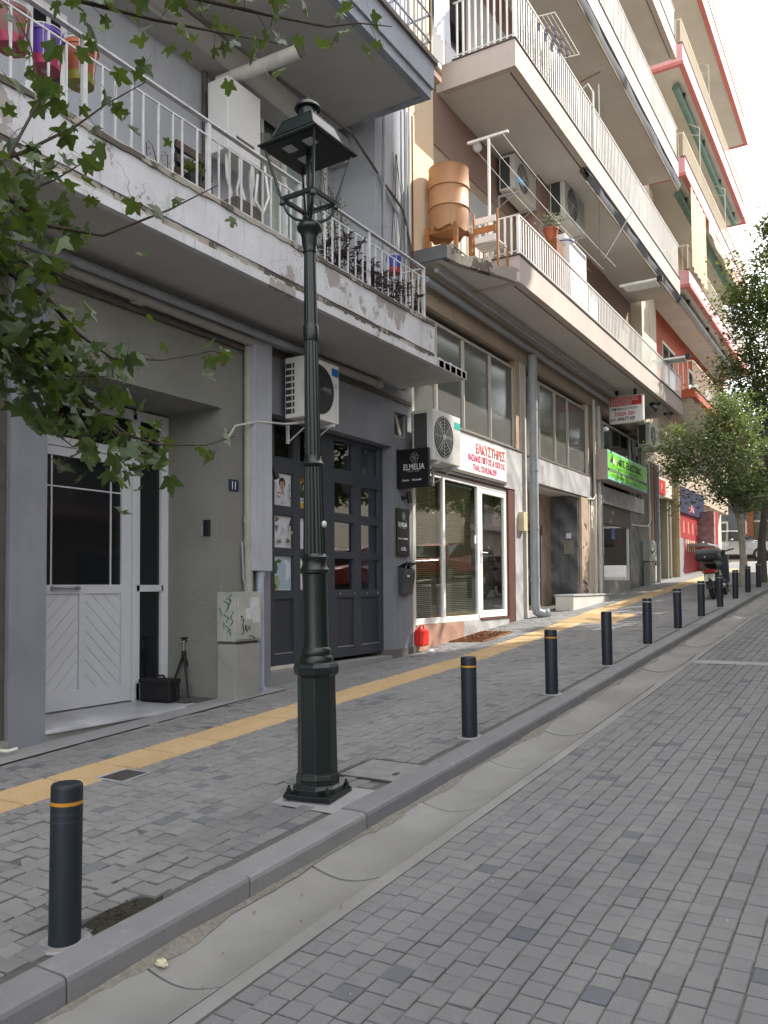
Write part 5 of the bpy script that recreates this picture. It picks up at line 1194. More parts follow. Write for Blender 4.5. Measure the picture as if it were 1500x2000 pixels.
p0 = onX(598, 692, XF+.42); y0_ = p0.y; z0_ = onX(598, 812, XF+.42).z
a1 = ac_unit('white air conditioner high on the blue-grey wall, its fan hidden behind the lamp post', (XF+.10, y0_, z0_), 0, onX(661, 760, XF+.42).y-y0_, p0.z-z0_, .33, side='grille')
w1, h1 = onX(661, 760, XF+.42).y-y0_, p0.z-z0_
MB().box(.331, .333, w1*.76, w1*.97, h1*.80, h1*.93).build('maker_badge', M('blue_badge', (.02, .12, .42), .4, .1, 4, 0, 60), None).parent = a1
for k in range(3): m = MB(); m.box(.331, .3325, w1*.78, w1*.94, h1*(.66-.03*k), h1*(.67-.03*k)); o = m.build('label_line', ink_grey, None); o.parent = a1
m = MB(); q = Vector((XF+.1, y0_, z0_)); m.tube([q+Vector((.15, .25, -.02)), q+Vector((.08, -.1, -.08)), q+Vector((.05, -.5, -.12)), q+Vector((.03, -.85, -.22)), q+Vector((.03, -1.0, -.42))], .011, 8); bld(m, 'cable', pipe_white, smooth=60)
p0 = onX(846, 797, XF+.52); pb = onX(846, 900, XF+.52); pr_ = onX(899, 815, XF+.52)
a2 = ac_unit('sunlit white air conditioner over the glass shop, beside the black sign', (XF+.16, p0.y, pb.z+.02), 0, pr_.y-p0.y, p0.z-pb.z-.02, .36)
MB().box(.361, .363, (pr_.y-p0.y)*.76, (pr_.y-p0.y)*.98, (p0.z-pb.z)*.72, (p0.z-pb.z)*.86).build('maker_badge', M('teal_badge', (.03, .35, .30), .4, .1, 4, 0, 60), None).parent = a2
# ================================================================== BUILDING 2 (beige block with three long white-railed balconies)
B2 = thing('apartment_building', 'beige apartment block with long white-railed balconies over the glass-fronted shop', 'building', (XF, 17, -.6))
def b2(m, name, mat, parent=None, **k): return m.build(name, mat, parent or B2, **k)
Y0, Y1 = 10.55, 25.1; XO = -4.80; XW = -6.22
L1b, L1t, L2b, L2t, L3b, L3t, L4b, L4t = 4.77, 5.22, 8.20, 8.66, 11.62, 12.10, 15.1, 15.6
YC = 12.05; YEe = 24.15
# solid body
m = MB(); m.box(-16, XW-.35, Y0, Y1, 4.3, 22); m.box(-16, XF-2.8, Y0, Y1+2.5, -2, 4.29); b2(m, 'core', cream)
m = MB(); m.box(XW-.35, XF, Y0, YC-.75, 4.70, 22); b2(m, 'front_wall', cream)
m = MB(); m.box(XW-.35, XF, YEe+.1, Y1, 4.31, 22); b2(m, 'front_wall', cream_pale)
for i, (za, zb_) in enumerate(((4.95, L2b), (L2b+.3, L3b), (L3b+.3, L4b), (L4b+.3, 22))):
    m = MB(); m.box(XW-.35, XW, YC-.749, YEe+.099, za, zb_); b2(m, 'loggia_wall', tan_render if i == 0 else mauve_brown)
    for (ya, yb) in ((16.2, 17.2), (21.0, 21.9)): m = MB(); m.box(XW, XW+.03, ya, yb, za, zb_); b2(m, 'wall_panel', mauve_brown if i == 0 else cream)
m = MB(); m.box(XW, XW+.02, YC-.74, YEe, 7.3, L2b); b2(m, 'lintel_band', mauve_brown)
# balconies
bar_me = None
def long_balcony(zb, zt, zr, ya, yb, mat=fascia_rose, rail_y0=None, sp=.11, end=True, soff=soffit_white, label_n=''):
    s = MB(); s.box(XW, XO-.03, ya+.03, yb, zb+.02, zb+.16); slab = b2(s, 'balcony', soff)
    m = MB(); m.box(XO-.13, XO, ya, yb, zb, zt-.02)
    if end: m.box(XF-.2, XO-.13, ya, ya+.12, zb, zt-.02)
    b2(m, 'fascia', mat, slab)
    m = MB(); m.box(XO-.16, XO+.018, ya-.02, yb, zt-.02, zt)
    if end: m.box(XF, XO-.16, ya-.02, ya+.14, zt-.02, zt)
    b2(m, 'coping', dark_edge, slab)
    m = MB(); m.box(XO-.15, XO-.131, ya+.15, yb-.1, zb-.006, zb+.03); b2(m, 'drip_groove', dark_edge, slab)
    # white railing of flat bars
    ry = ya if rail_y0 is None else rail_y0
    m = MB(); m.box(XO-.045, XO-.005, ry, yb, zr-.018, zr); m.box(XO-.035, XO-.015, ry, yb, zt+.05, zt+.065)
    if end: m.box(XF+.02, XO-.045, ry, ry+.03, zr-.018, zr); m.box(XF+.02, XO-.045, ry+.005, ry+.02, zt+.05, zt+.065)
    b2(m, 'hand_rail', white_metal, slab)
    h = zr-.018-(zt+.0); bar = MB().box(-.005, .005, -.016, .016, 0, h).mesh('baluster', white_metal); bar2 = MB().box(-.016, .016, -.005, .005, 0, h).mesh('baluster', white_metal)
    n = int((yb-ry)/sp)
    for k in range(n): inst('baluster', bar, (XO-.025, ry+.02+k*sp, zt+.0), slab, (rnd.uniform(-.004, .004), 0, rnd.uniform(-.05, .05)))
    if end:
        for k in range(1, 10): inst('baluster', bar2, (XO-.025-k*.11, ry+.012, zt+.0), slab)
    pst = MB().box(-.02, .02, -.02, .02, 0, h+.01).mesh('post', white_metal); inst('post', pst, (XO-.025, ry+.02, zt), slab)
    return slab
sl1 = long_balcony(L1b, L1t, 5.86, YC+.02, YEe+.05, rail_y0=YC+.02, end=True)
sl2 = long_balcony(L2b, L2t, 9.62, YC-.05, YEe+.0)
sl3 = long_balcony(L3b, L3t, 13.05, YC-.05, YEe+.1)
sl4 = long_balcony(L4b, L4t, 16.5, YC-.05, YEe+.1)
# the narrow, weathered left end of the first balcony with its chamfered corner
m = MB(); pa = [(XF-.2, 10.60), (-5.38, 10.60), (-5.30, 10.95), (XO, YC+.02), (XF-.2, YC+.02)]
m.ext([(x, y, L1b+.01) for x, y in pa], (0, 0, .14)); e1 = b2(m, 'balcony', soffit_white)
m = MB(); m.box(XF, -5.34, 10.58, 10.62, L1b+.0, L1b+.20); b2(m, 'end_flashing', M('dark_grey_flashing', (.13, .13, .135), .7, .2, 4, .2, 60), e1)
rg = random.Random(5); m = MB(); pts = [(-5.34, 10.62), (-5.28, 10.95), (XO-.02, YC)]
for (a, b) in zip(pts, pts[1:]):
    n = 8
    for i in range(n):
        t0, t1 = i/n, (i+1)/n; h0 = rg.uniform(.13, .21); xa, ya_ = a[0]+(b[0]-a[0])*t0, a[1]+(b[1]-a[1])*t0; xb, yb_ = a[0]+(b[0]-a[0])*t1, a[1]+(b[1]-a[1])*t1
        m.add([(xa-.1, ya_, L1b), (xa+.01, ya_, L1b), (xa+.01, ya_, L1b+h0), (xa-.1, ya_, L1b+h0), (xb-.1, yb_, L1b), (xb+.01, yb_, L1b), (xb+.01, yb_, L1b+rg.uniform(.13, .21)), (xb-.1, yb_, L1b+h0)], [(0, 1, 5, 4), (1, 2, 6, 5), (2, 3, 7, 6), (0, 3, 2, 1), (4, 5, 6, 7)])
b2(m, 'broken_edge', peel_edge, e1)
m = MB(); m.tube([(-5.30, 10.72, L1b+.22), (-5.24, 11.1, L1b+.16), (-5.0, 11.7, L1b+.02), (XO+.02, YC+.05, L1b-.02)], .013, 8); b2(m, 'cable', pipe_beige, e1, smooth=60)
# soffit pipe run and the ceiling conduits of the first balcony
m = MB(); m.cyl((XF+.16, 10.7, 4.56), (XF+.16, 22.8, 4.50), .055, n=14); b2(m, 'soffit_pipe', zinc, smooth=40)
m = MB(); m.cyl((XF+.34, 10.7, 4.66), (XF+.34, 22.8, 4.62), .035, n=12); b2(m, 'soffit_pipe', zinc, smooth=40)
m = MB(); m.box(XF-.35, XF+.02, Y0, 23.3, 4.28, L1b+.02); b2(m, 'facade_beam', tan_render)
# ---- mezzanine windows. bays given by sight lines on the facade plane
def fy(px, py=900): return onX(px, py, XF).y
def fz_(px, py): return onX(px, py, XF).z
zh, zsill = 4.16, 2.58
yA0, yA1, yB0, yB1 = 10.62, 14.56, 15.35, 19.0
def bay(ya, yb, mulls, zs_, zh_, matp=pane_grey):
    f = MB(); w_ = .045; xf = XF-.07
    f.box(xf-.03, xf+.025, ya, yb, zs_, zs_+w_); f.box(xf-.03, xf+.025, ya, yb, zh_-w_, zh_)
    ed = [ya]+mulls+[yb]
    for i, yy in enumerate(ed): f.box(xf-.03, xf+.025, yy-(0 if i == 0 else w_/2), yy+(w_ if i == 0 else w_/2), zs_+w_, zh_-w_)
    for yy in mulls: f.box(xf+.025, xf+.04, yy-.012, yy+.012, zs_+w_, zh_-w_)
    fo = b2(f, 'window', alu, bevel=.003)
    for a, b in zip(ed, ed[1:]): MB().box(xf-.012, xf-.006, a+w_/2, b-w_/2, zs_+w_, zh_-w_).build('pane', matp, fo)
    return fo
bay(yA0, yA1, [fy(857, 740), fy(910, 740), fy(962, 760)], zsill, zh)
bay(yB0, yB1, [fy(1057, 830), fy(1088, 840), fy(1113, 850)], zsill, zh)
m = MB(); m.box(XF-.35, XF-.001, yA1, yA1+.20, 2.2, zh+.12); b2(m, 'brown_reveal', marble_tan)
m = MB(); m.box(XF-.35, XF-.002, yB1, yB1+.50, 1.9, zh+.12); b2(m, 'reveal', M('warm_grey_render', (.27, .24, .20), .85, .15, 2, .2, 90, streak=.3))
m = MB(); m.box(XF-.35, XF-.0, Y0, yA0, -1.3, zh+.12); b2(m, 'jamb', pipe_white)
# marble band under the windows
zB = 1.80
def slabs(ya, yb, za, zb_, n, mat, x=XF, nm='marble_slab', th=.03):
    for i in range(n):
        a, b = ya+(yb-ya)*i/n, ya+(yb-ya)*(i+1)/n; MB().box(x-.2, x+th+rnd.uniform(-.001, .001), a+.002, b-.002, za, zb_).build(nm, mat, B2)
slabs(yA0, yA1+.20, zB, zsill-.035, 5, marble_pale)
m = MB(); m.box(XF-.1, XF+.05, yA0, yA1+.2, zsill-.035, zsill-.004); b2(m, 'window_sill', M('dark_sill', (.12, .11, .10), .6, .15, 5, .1, 60))
zB2 = fz_(1040, 943); zB2 = (zB2+fz_(1150, 972))/2; zT2 = (fz_(1040, 880)+fz_(1150, 920))/2
slabs(yB0, yB1+.02, zB2, zsill-.035, 4, marble_pale, XF+.02)
m = MB(); m.box(XF-.1, XF+.06, yB0, yB1, zsill-.035, zsill-.004); b2(m, 'window_sill', dark_edge)
m = MB(); m.box(XF-1.6, XF-.2, yB0, yB1+.3, zB2+.01, zB2+.1); b2(m, 'entrance_soffit', soffit_white)
# ---- the glass shop
zb = lambda: 0
zg0 = (fz_(812, 1222)+fz_(985, 1206))/2; zg1 = (onX(838, 917, XF).z+onX(990, 957, XF).z)/2
yg0, yg1 = fy(811, 1100), fy(993, 1100); XG = XF-.05
f = MB(); w_ = .07; yd0 = fy(938, 1100); yd1 = fy(951, 1100); ym = fy(870.5, 1100); ydr = fy(986, 1100)
f.box(XG-.03, XG+.03, yg0, yg1, zg1-.075, zg1); f.box(XG-.03, XG+.03, yg0, yd0, zg0, zg0+.09)
for a, b in ((yg0, yg0+.06), (ym-.035, ym+.035), (yd0-.04, yd0+.05), (yg1-.06, yg1)): f.box(XG-.03, XG+.03, a, b, zg0+.09 if a < yd0-.05 else zg0+.02, zg1-.075)
shop = b2(f, 'shopfront_frame', white_upvc, bevel=.005)
f = MB(); ya, yb = yd0+.055, yg1-.065; za, zb_ = zg0+.03, zg1-.085
f.box(XG-.02, XG+.035, ya, ya+.08, za, zb_); f.box(XG-.02, XG+.035, yb-.08, yb, za, zb_); f.box(XG-.02, XG+.035, ya+.08, yb-.08, za, za+.12); f.box(XG-.02, XG+.035, ya+.08, yb-.08, zb_-.08, zb_)
dr = b2(f, 'glass_door', white_upvc, bevel=.004)
MB().box(XG, XG+.006, ya+.08, yb-.08, za+.12, zb_-.08).build('glass_pane', pane_clear, dr)
h = MB(); hz_ = onX(945, 1080, XG).z; h.box(XG+.035, XG+.045, ya+.02, ya+.055, hz_-.16, hz_+.06); h.cyl((XG+.04, ya+.04, hz_), (XG+.075, ya+.04, hz_), .010, n=8); h.cyl((XG+.07, ya+.04, hz_), (XG+.07, ya+.20, hz_), .010, n=8); h.build('door_handle', white_upvc, dr)
for a, b in ((yg0+.06, ym-.035), (ym+.035, yd0-.04)): MB().box(XG-.003, XG+.003, a, b, zg0+.09, zg1-.075).build('glass_pane', pane_clear, shop)
p = onX(931, 1054, XG+.006); MB().box(XG+.0035, XG+.006, p.y-.08, p.y+.08, p.z-.07, p.z+.07).build('paper_notice', paper, shop)
p = onX(932, 1083, XG+.006); MB().box(XG+.0035, XG+.006, p.y-.03, p.y+.03, p.z-.14, p.z+.10).build('opening_hours_sticker', ink_grey, shop)
# venetian blinds behind the glass
slat = MB(); slat.add([(-.009, 0, -.009), (.009, 0, .009), (.009, 1, .009), (-.009, 1, -.009)], [(0, 1, 2, 3)]); slat_me = slat.mesh('slat', blind_mat, fix=False)
for i, (a, b) in enumerate(((yg0+.07, ym-.045), (ym+.045, yd0-.05))):
    t = thing('venetian_blind', ['beige venetian blind in the left pane of the glass shopfront', 'beige venetian blind in the middle pane of the glass shopfront'][i], 'blind', (XG-.10, a, zg1-.1), 'blinds in the glass shopfront')
    z = zg0+.12; k = 0
    while z < zg1-.12: inst('slat', slat_me, (XG-.10, a, z), t, (rnd.uniform(-.002, .002), 0, 0), (1, b-a, 1)); z += .030; k += 1
    for yy in (a+.25*(b-a), a+.75*(b-a)): MB().cyl((XG-.088, yy, zg0+.1), (XG-.088, yy, zg1-.1), .0025, n=4).build('cord', blind_mat, t)
    MB().box(XG-.125, XG-.075, a, b, zg1-.12, zg1-.09).build('head_rail', white_upvc, t)
m = MB(); m.box(XG-2.6, XG-2.55, yg0-.2, yg1+.4, zg0-.1, zg1+.2); m.box(XG-2.6, XG-.2, yg0-.25, yg0-.2, zg0-.1, zg1+.2); m.box(XG-2.6, XG-.2, yg1+.2, yg1+.25, zg0-.1, zg1+.2); m.box(XG-2.6, XG-.2, yg0-.2, yg1+.2, zg0-.12, zg0-.05); m.box(XG-2.6, XG-.2, yg0-.2, yg1+.2, zg1+.2, zg1+.25); b2(m, 'shop_interior', M('shop_interior_wall', (.30, .27, .22), .9, .1, 1, 0, 60))
m = MB(); m.box(XG-1.2, XG-.5, ym+.5, yd0, zg0, zg0+.75); b2(m, 'shop_counter', M('dim_counter', (.12, .08, .06), .6, .2, 4, 0, 60))
m = MB(); m.box(XG-.5, XG-.35, ydr-.35, ydr-.1, zg0, zg1-.2); b2(m, 'hanging_curtain', M('grey_curtain', (.30, .30, .30), .8, .1, 4, 0, 60))
m = MB(); m.box(XF-.3, XF+.015, yA0, fy(1003, 1000)-.0, zg1, zB-.002); b2(m, 'brown_lintel', brown_trim)
m = MB(); m.box(XF-.3, XF+.014, yg1, fy(1003, 1000), -1.0, zg1-.001); b2(m, 'brown_jamb', brown_trim)
slabs(fy(1003, 1000)+.002, fy(1018, 1000), -1.0, zB-.003, 1, marble_pale)
m = MB(); m.box(XF-.3, XF+.01, fy(1018, 1000)+.003, fy(1029, 1000), -1.0, 4.4); b2(m, 'white_pilaster', pipe_white)
slabs(yg0, fy(905, 1230), -1.35, zg0-.004, 2, marble_pink, XF-.02); slabs(fy(905, 1230), yg1-.003, -1.25, zg0-.004, 2, marble_pale, XF-.02)
slabs(yd0, yg1, zg0-.0, zg0+.018, 1, brown_trim, XF-.02, 'threshold', .05)
# big grey downpipe, conduit and meter box
yp_ = fy(1034, 1000); 
m = MB(); m.cyl((XF+.16, yp_-.15, -.42), (XF+.16, yp_-.15, 4.45), .085, n=20)
for z in (.1, 1.1, 2.2, 3.4): m.cyl((XF+.16, yp_-.15, z), (XF+.16, yp_-.15, z+.04), .093, n=20)
m.tube([(XF+.16, yp_-.15, -.36), (XF+.17, yp_-.13, -.47), (XF+.25, yp_-.05, -.52), (XF+.33, yp_+.02, -.525)], .088, 18); b2(m, 'downpipe', zinc, smooth=40)
m = MB(); m.cyl((XF+.31, yp_-.0, -.525), (XF+.345, yp_+.03, -.527), .105, n=20); b2(m, 'pipe_socket', zinc, smooth=40)
p = onX(1024, 1018, XF+.1); MB().box(XF+.012, XF+.13, p.y-.10, p.y+.10, p.z-.19, p.z+.17).build('meter_box', M('yellowed_box', (.50, .44, .28), .6, .15, 5, .1, 60), B2, bevel=.008)
# ---- recessed entrance of building 2
yE0, yE1 = yp_+.05, fy(1132, 1100); XE = onY(1077, 1100, yE1).x
m = MB(); m.box(XE-.1, XE, yE0-.3, yE1+.4, -1, zB2+.05); m.box(XE, XF-.31, yE0-.35, yE0-.3, -1, zB2+.05); b2(m, 'entrance_back_wall', marble_tan)
m = MB(); m.box(XE-.1, XF-.03, yE1, yE1+.1, -1, zB2-.002); b2(m, 'entrance_side_wall', marble_dark)
for i in range(3): ws_ = (XF-.03-XE)/3; m = MB(); m.box(XE+ws_*i, XE+ws_*i+ws_-.008, yE1-.02, yE1-.001, -.6, zB2-.25); b2(m, 'marble_slab', marble_dark)
slabs(yE1+.1, yE1+.62, -.8, zB2-.003, 1, marble_tan)
m = MB(); m.box(XE+.01, XE+.05, yE0+.15, onX(1056, 1100, XE).y, -.55, 1.35); de = b2(m, 'entrance_door', M('bronze_door', (.10, .075, .05), .45, .2, 4, 0, 60))
MB().box(XE+.051, XE+.055, yE0+.27, onX(1056, 1100, XE).y-.12, -.4, 1.2).build('glass_pane', pane_dark, de)
m = MB(); m.box(XE, XF, yE0-.2, yE1, -.62, -.50); b2(m, 'doorstep', marble_step)
p = onY(1112, 1068, yE1-.02); MB().box(p.x-.12, p.x+.12, yE1-.045, yE1-.021, p.z-.16, p.z+.14).build('bell_panel', M('bell_panel_metal', (.20, .19, .17), .4, .2, 8, 0, 60), B2); MB().box(p.x-.07, p.x+.05, yE1-.03, yE1-.021, p.z+.19, p.z+.31).build('paper_notice', paper, B2)
m = MB(); m.lathe([(.12, zB2-.07), (.16, zB2-.05), (.16, zB2+.01)], (XF-.5, yE0+.5, 0), 20); m.build('ceiling_lamp', zinc, B2, smooth=40)
m = MB(); rg = random.Random(77)
for k in range(16):
    u, v = fy(1136, 1100)+rg.uniform(.05, .3), rg.choice((rg.uniform(-.25, .15), rg.uniform(.5, 1.5))); m.tube([(XF+.034, u, v), (XF+.034, u+rg.uniform(-.08, .08), v+.07), (XF+.034, u+rg.uniform(-.1, .1), v+.02)], .007, 4)
m.build('graffiti_tag', graff_k, B2)
# low white wall
lw = thing('low_wall', 'low white rendered wall in front of the marble entrance', 'low wall', (XF+.2, 17.9, -.45))
y0_, y1_ = onX(1120, 1188, XF+.42).y, onX(1190, 1160, XF+.42).y
MB().box(XF+.04, XF+.42, y0_, y1_, -.75, -.20).build('wall_body', M('white_render', (.55, .54, .50), .85, .12, 3, .3, 60, streak=.3), lw, bevel=.012)
MB().box(XF+.02, XF+.44, y0_-.02, y1_+.02, -.20, -.165).build('coping', marble_step, lw, bevel=.004)
# pipes at the third pier
for (px, r, mt, zz) in ((1156, .035, pipe_white, 4.4), (1165, .045, pipe_white, 4.3), (1170, .02, zinc, 4.2)):
    q = fy(px, 1000); m = MB(); m.cyl((XF+.08, q, -.35), (XF+.08, q, zz), r, n=12); b2(m, 'downpipe', mt, smooth=40)
q = fy(1155, 960); m = MB(); m.tube([(XF+.1, q, 2.6), (XF+.1, q, zB2+.10), (XF+.08, q-.12, zB2-.02), (XF+.0, q-.5, zB2-.035), (XF-.08, q-3.4, zB2-.03)], .018, 10); b2(m, 'conduit', pipe_white, smooth=60)
# ---- third bay: upper window, green sign, lintel, shop window
yT0, yT1 = fy(1172, 1000), fy(1254, 1000)
m = MB(); m.box(XF-.35, XF-.003, fy(1151, 1000), yT0, -.8, 4.28); b2(m, 'pier', cream_pale)
bay(yT0+.02, yT1, [fy(1182, 900), fy(1235, 950)], 2.05, 4.1, pane_dark)
m = MB(); m.box(XF-.3, XF+.0, yT0, yT1, 1.55, 2.045); b2(m, 'spandrel', M('grey_brown_render', (.17, .15, .13), .85, .15, 2, .2, 90))
zl0, zl1 = onX(1205, 985, XF).z, onX(1205, 960, XF).z
slabs(yT0, yT1, zl0-.08, zl1-.0, 4, marble_pale, XF+.03)
yS1 = fy(1231, 1100); zS0 = onX(1205, 1133, XF).z
f = MB(); f.box(XG-.03, XG+.03, yT0, yS1, zS0, zS0+.08); f.box(XG-.03, XG+.03, yT0, yS1, zl0-.17, zl0-.09)
for a, b in ((yT0, yT0+.07), (yS1-.07, yS1)): f.box(XG-.03, XG+.03, a, b, zS0+.08, zl0-.17)
fo = b2(f, 'shop_window', white_upvc, bevel=.004); MB().box(XG-.003, XG+.003, yT0+.07, yS1-.07, zS0+.08, zl0-.17).build('pane', pane_soft, fo)
p = onX(1198, 1043, XG+.01); MB().box(XG+.0035, XG+.006, p.y-.16, p.y+.16, p.z-.13, p.z+.15).build('blue_sticker', M('blue_sticker_print', (.03, .10, .40), .4, .3, 20, 0, 60), fo)
m = MB(); m.box(XG-1.5, XG-1.45, yT0, yT1, zS0, zl0); m.box(XG-1.5, XG-.1, yS1-.1, yS1-.0, zS0, zl0); m.box(XG-.8, XG-.3, yT0+.3, yS1-.3, zS0, zS0+.5); b2(m, 'shop_interior', mid_room)
m = MB(); m.box(XF-.5, XF-.0, yT0-.2, yT1+.0, -.6, zS0-.003); b2(m, 'shop_base', conc_plinth)
slabs(yS1+.003, yT1, -.4, zl0-.084, 1, marble_dark, XF-.02)
p = onX(1178, 1055, XF+.06); MB().box(XF+.01, XF+.05, p.y-.25, p.y+.10, p.z-.35, p.z+.30).build('white_notice_board', pipe_white, B2)
# pipes beyond
for (px, r, mt) in ((1262, .03, pipe_white), (1267, .04, pipe_beige), (1272, .03, M('reddish_pipe', (.33, .16, .13), .6, .2, 5, .1, 60)), (1278, .06, zinc)):
    q = fy(px, 1000); m = MB(); m.cyl((XF+.10, q, .6 if px < 1277 else .1), (XF+.10, q, 3.6), r, n=12); b2(m, 'downpipe', mt, smooth=40)
q = fy(1262, 960); m = MB(); m.tube([(XF+.12, q, 2.4), (XF+.12, q, 1.9), (XF+.10, q-.25, 1.70), (XF+.08, q-1.2, 1.66), (XF-.04, q-1.9, 1.68)], .018, 10); b2(m, 'conduit', pipe_white, smooth=60)
# fourth bay: perforated blocks, red plate, dark entrance
yQ0, yQ1 = yT1+.3, 25.05
yq0, yq1 = fy(1280, 1000), fy(1312, 1000)
m = MB(); m.box(XF-.35, XF-.004, yT1, yq0+.02, -.4, 4.28); b2(m, 'pier', M('olive_grey_render', (.24, .22, .17), .85, .15, 2, .2, 90, streak=.25))
zq0, zq1, zq2 = onX(1295, 968, XF).z, onX(1295, 935, XF).z, onX(1295, 905, XF).z
m = MB(); m.box(XF-.3, XF+.0, yq0, yq1+.6, zq0, zq1); b2(m, 'lintel', cream_pale)
m = MB(); m.box(XF-.3, XF-.05, yq0, yq1+.6, zq1, zq2+.75); b2(m, 'block_backing', M('dark_opening', (.05, .04, .035), .9, .2, 5, 0, 60))
cols_, rows_ = 13, 9; bw, bh = (yq1+.5-yq0)/cols_, (zq2+.7-zq1)/rows_
fm = MB(); q_ = [(0, 0, bw, bh*.24), (0, bh*.76, bw, bh), (0, bh*.24, bw*.2, bh*.76), (bw*.8, bh*.24, bw, bh*.76)]
for a, b, c_, d_ in q_: fm.box(-.1, 0, a, c_, b, d_)
blk = fm.mesh('breeze_block', tan_render)
for i in range(cols_):
    for j in range(rows_): inst('breeze_block', blk, (XF+rnd.uniform(-.002, .002), yq0+i*bw, zq1+j*bh), B2)
m = MB(); m.box(XF-.3, XF, yq0, yq1+.6, zq2+.71, 4.3); b2(m, 'wall', cream_pale)
t = thing('red_plate', 'square red sign over the dark doorway below the perforated blocks', 'sign', (XF, yq0, zq0)); p0 = onX(1285, 962, XF+.05); p1 = onX(1300, 940, XF+.05)
MB().box(XF+.005, XF+.05, p0.y, p1.y, p0.z, p1.z).build('board', sign_red, t, bevel=.01); m = MB(); m.lathe([(.10, 0), (.10, .004)], (0, 0, 0), 14, Matrix.Rotation(R(90), 3, 'Y'))
for v in m.v: v += Vector((XF+.051, (p0.y+p1.y)/2, (p0.z+p1.z)/2))
m.build('emblem', M('sign_pale_red', (.60, .22, .18), .4, .1, 3, 0, 60), t)
m = MB(); m.box(XF-2, XF-1.9, yq0-.2, yq1+.6, -.4, zq0+.05); m.box(XF-2, XF-.31, yq0-.1, yq0, -.4, zq0); b2(m, 'entrance_back_wall', M('dark_doorway', (.045, .045, .045), .8, .2, 2, 0, 60))
yqm = fy(1297, 1050); m = MB(); m.box(XF-1.2, XF-.1, yq1-.2, yq1+.55, -.4, zq0); b2(m, 'entrance_side_wall', M('doorway_side_stone', (.22, .21, .17), .8, .15, 2, .1, 90))
m = MB(); m.box(XF-2, XF+.03, yq0-.2, yq1+.3, -.2, .13); b2(m, 'doorstep', marble_step)
p = onX(1289, 1031, XF-.6); MB().box(XF-1.89, XF-1.87, p.y+.7, p.y+1.0, p.z-.1, p.z+.1).build('paper_notice', paper, B2)
q = fy(1316, 1000); m = MB(); m.cyl((XF+.10, q, .2), (XF+.10, q, 4.0), .09, n=14); b2(m, 'downpipe', M('tan_pipe', (.42, .34, .20), .6, .2, 4, .1, 60, streak=.3), smooth=40)
# junction box on its plinth in front of the third pier
t = thing('electrical_cabinet', 'grey cabinet pair on a plinth below the green sign, with white pipes rising from it', 'cabinet', (XF+.2, fy(1262, 1100), .1))
ya = fy(1255, 1100); XQ = onY(1270, 1100, ya).x; yb = onX(1280, 1100, XQ).y-.2; za, zb_, zc = onX(1264, 1095, XQ).z, onX(1264, 1054, XQ).z, onX(1264, 1139, XQ).z
MB().box(XF+.01, XQ, ya, yb+.2, za, zb_).build('cabinet_body', box_cream, t, bevel=.006); MB().box(XF+.02, XQ-.02, ya+.02, yb+.18, -.1, za-.03).build('plinth', conc_plinth, t, bevel=.006)
MB().box(XF+.01, XQ-.06, yb+.22, yb+.65, za+.02, zb_-.03).build('meter_box', box_cream, t, bevel=.006); MB().box(XQ, XQ+.008, ya+.04, yb+.16, za+.04, zb_-.04).build('cabinet_door', box_cream, t)
m = MB(); m.tube([(XQ+.010, ya+.1, (za+zb_)/2), (XQ+.010, ya+.25, (za+zb_)/2-.06), (XQ+.010, ya+.45, (za+zb_)/2+.02)], .02, 5); m.build('graffiti_tag', graff_k, t)

# ---- signs on building 2
ts = thing('shop_sign', 'white sign with faded red Greek lettering over the glass shop door', 'sign', (XF, 12, 2))
a = onX(993, 880, XF+.06); b = onX(986, 943, XF+.06); ys1 = onX(989, 910, XF+.06).y; ys0 = onX(862, 880, XF+.06).y-.25; zt_s, zb_s = 2.50, 1.90
zt_s = onX(950, 866, XF+.06).z; zb_s = onX(950, 931, XF+.06).z
MB().box(XF+.033, XF+.060, ys0, ys1, zb_s, zt_s).build('board', sign_white, ts, bevel=.002)
MB().box(XF+.033, XF+.064, ys0, ys1+.0, zb_s-.05, zb_s-.004).build('under_shadow_strip', dark_edge, ts)  # dark strip painted in as the shade below the sign board
H_ = zt_s-zb_s; W_ = ys1-ys0
text_obj('ΕΛΚΥΣΤΗΡΕΣ', H_*.40, ink_red, (XF+.061, ys1-.06, zb_s+H_*.62), UY, UZ, 'lettering', ts, sx=.88, align='RIGHT', bold=1)
text_obj('ΒΑΣΙΛΗΣ ΠΙΓΓΟΣ & ΥΙΟΙ Ο.Ε.', H_*.25, ink_pink, (XF+.061, ys1-.06, zb_s+H_*.36), UY, UZ, 'lettering', ts, sx=.80, align='RIGHT', bold=.002)
text_obj('ΤΗΛ.: 2310.246.259', H_*.24, ink_pink, (XF+.061, ys1-.45, zb_s+H_*.10), UY, UZ, 'lettering', ts, sx=.86, align='RIGHT', bold=.002)
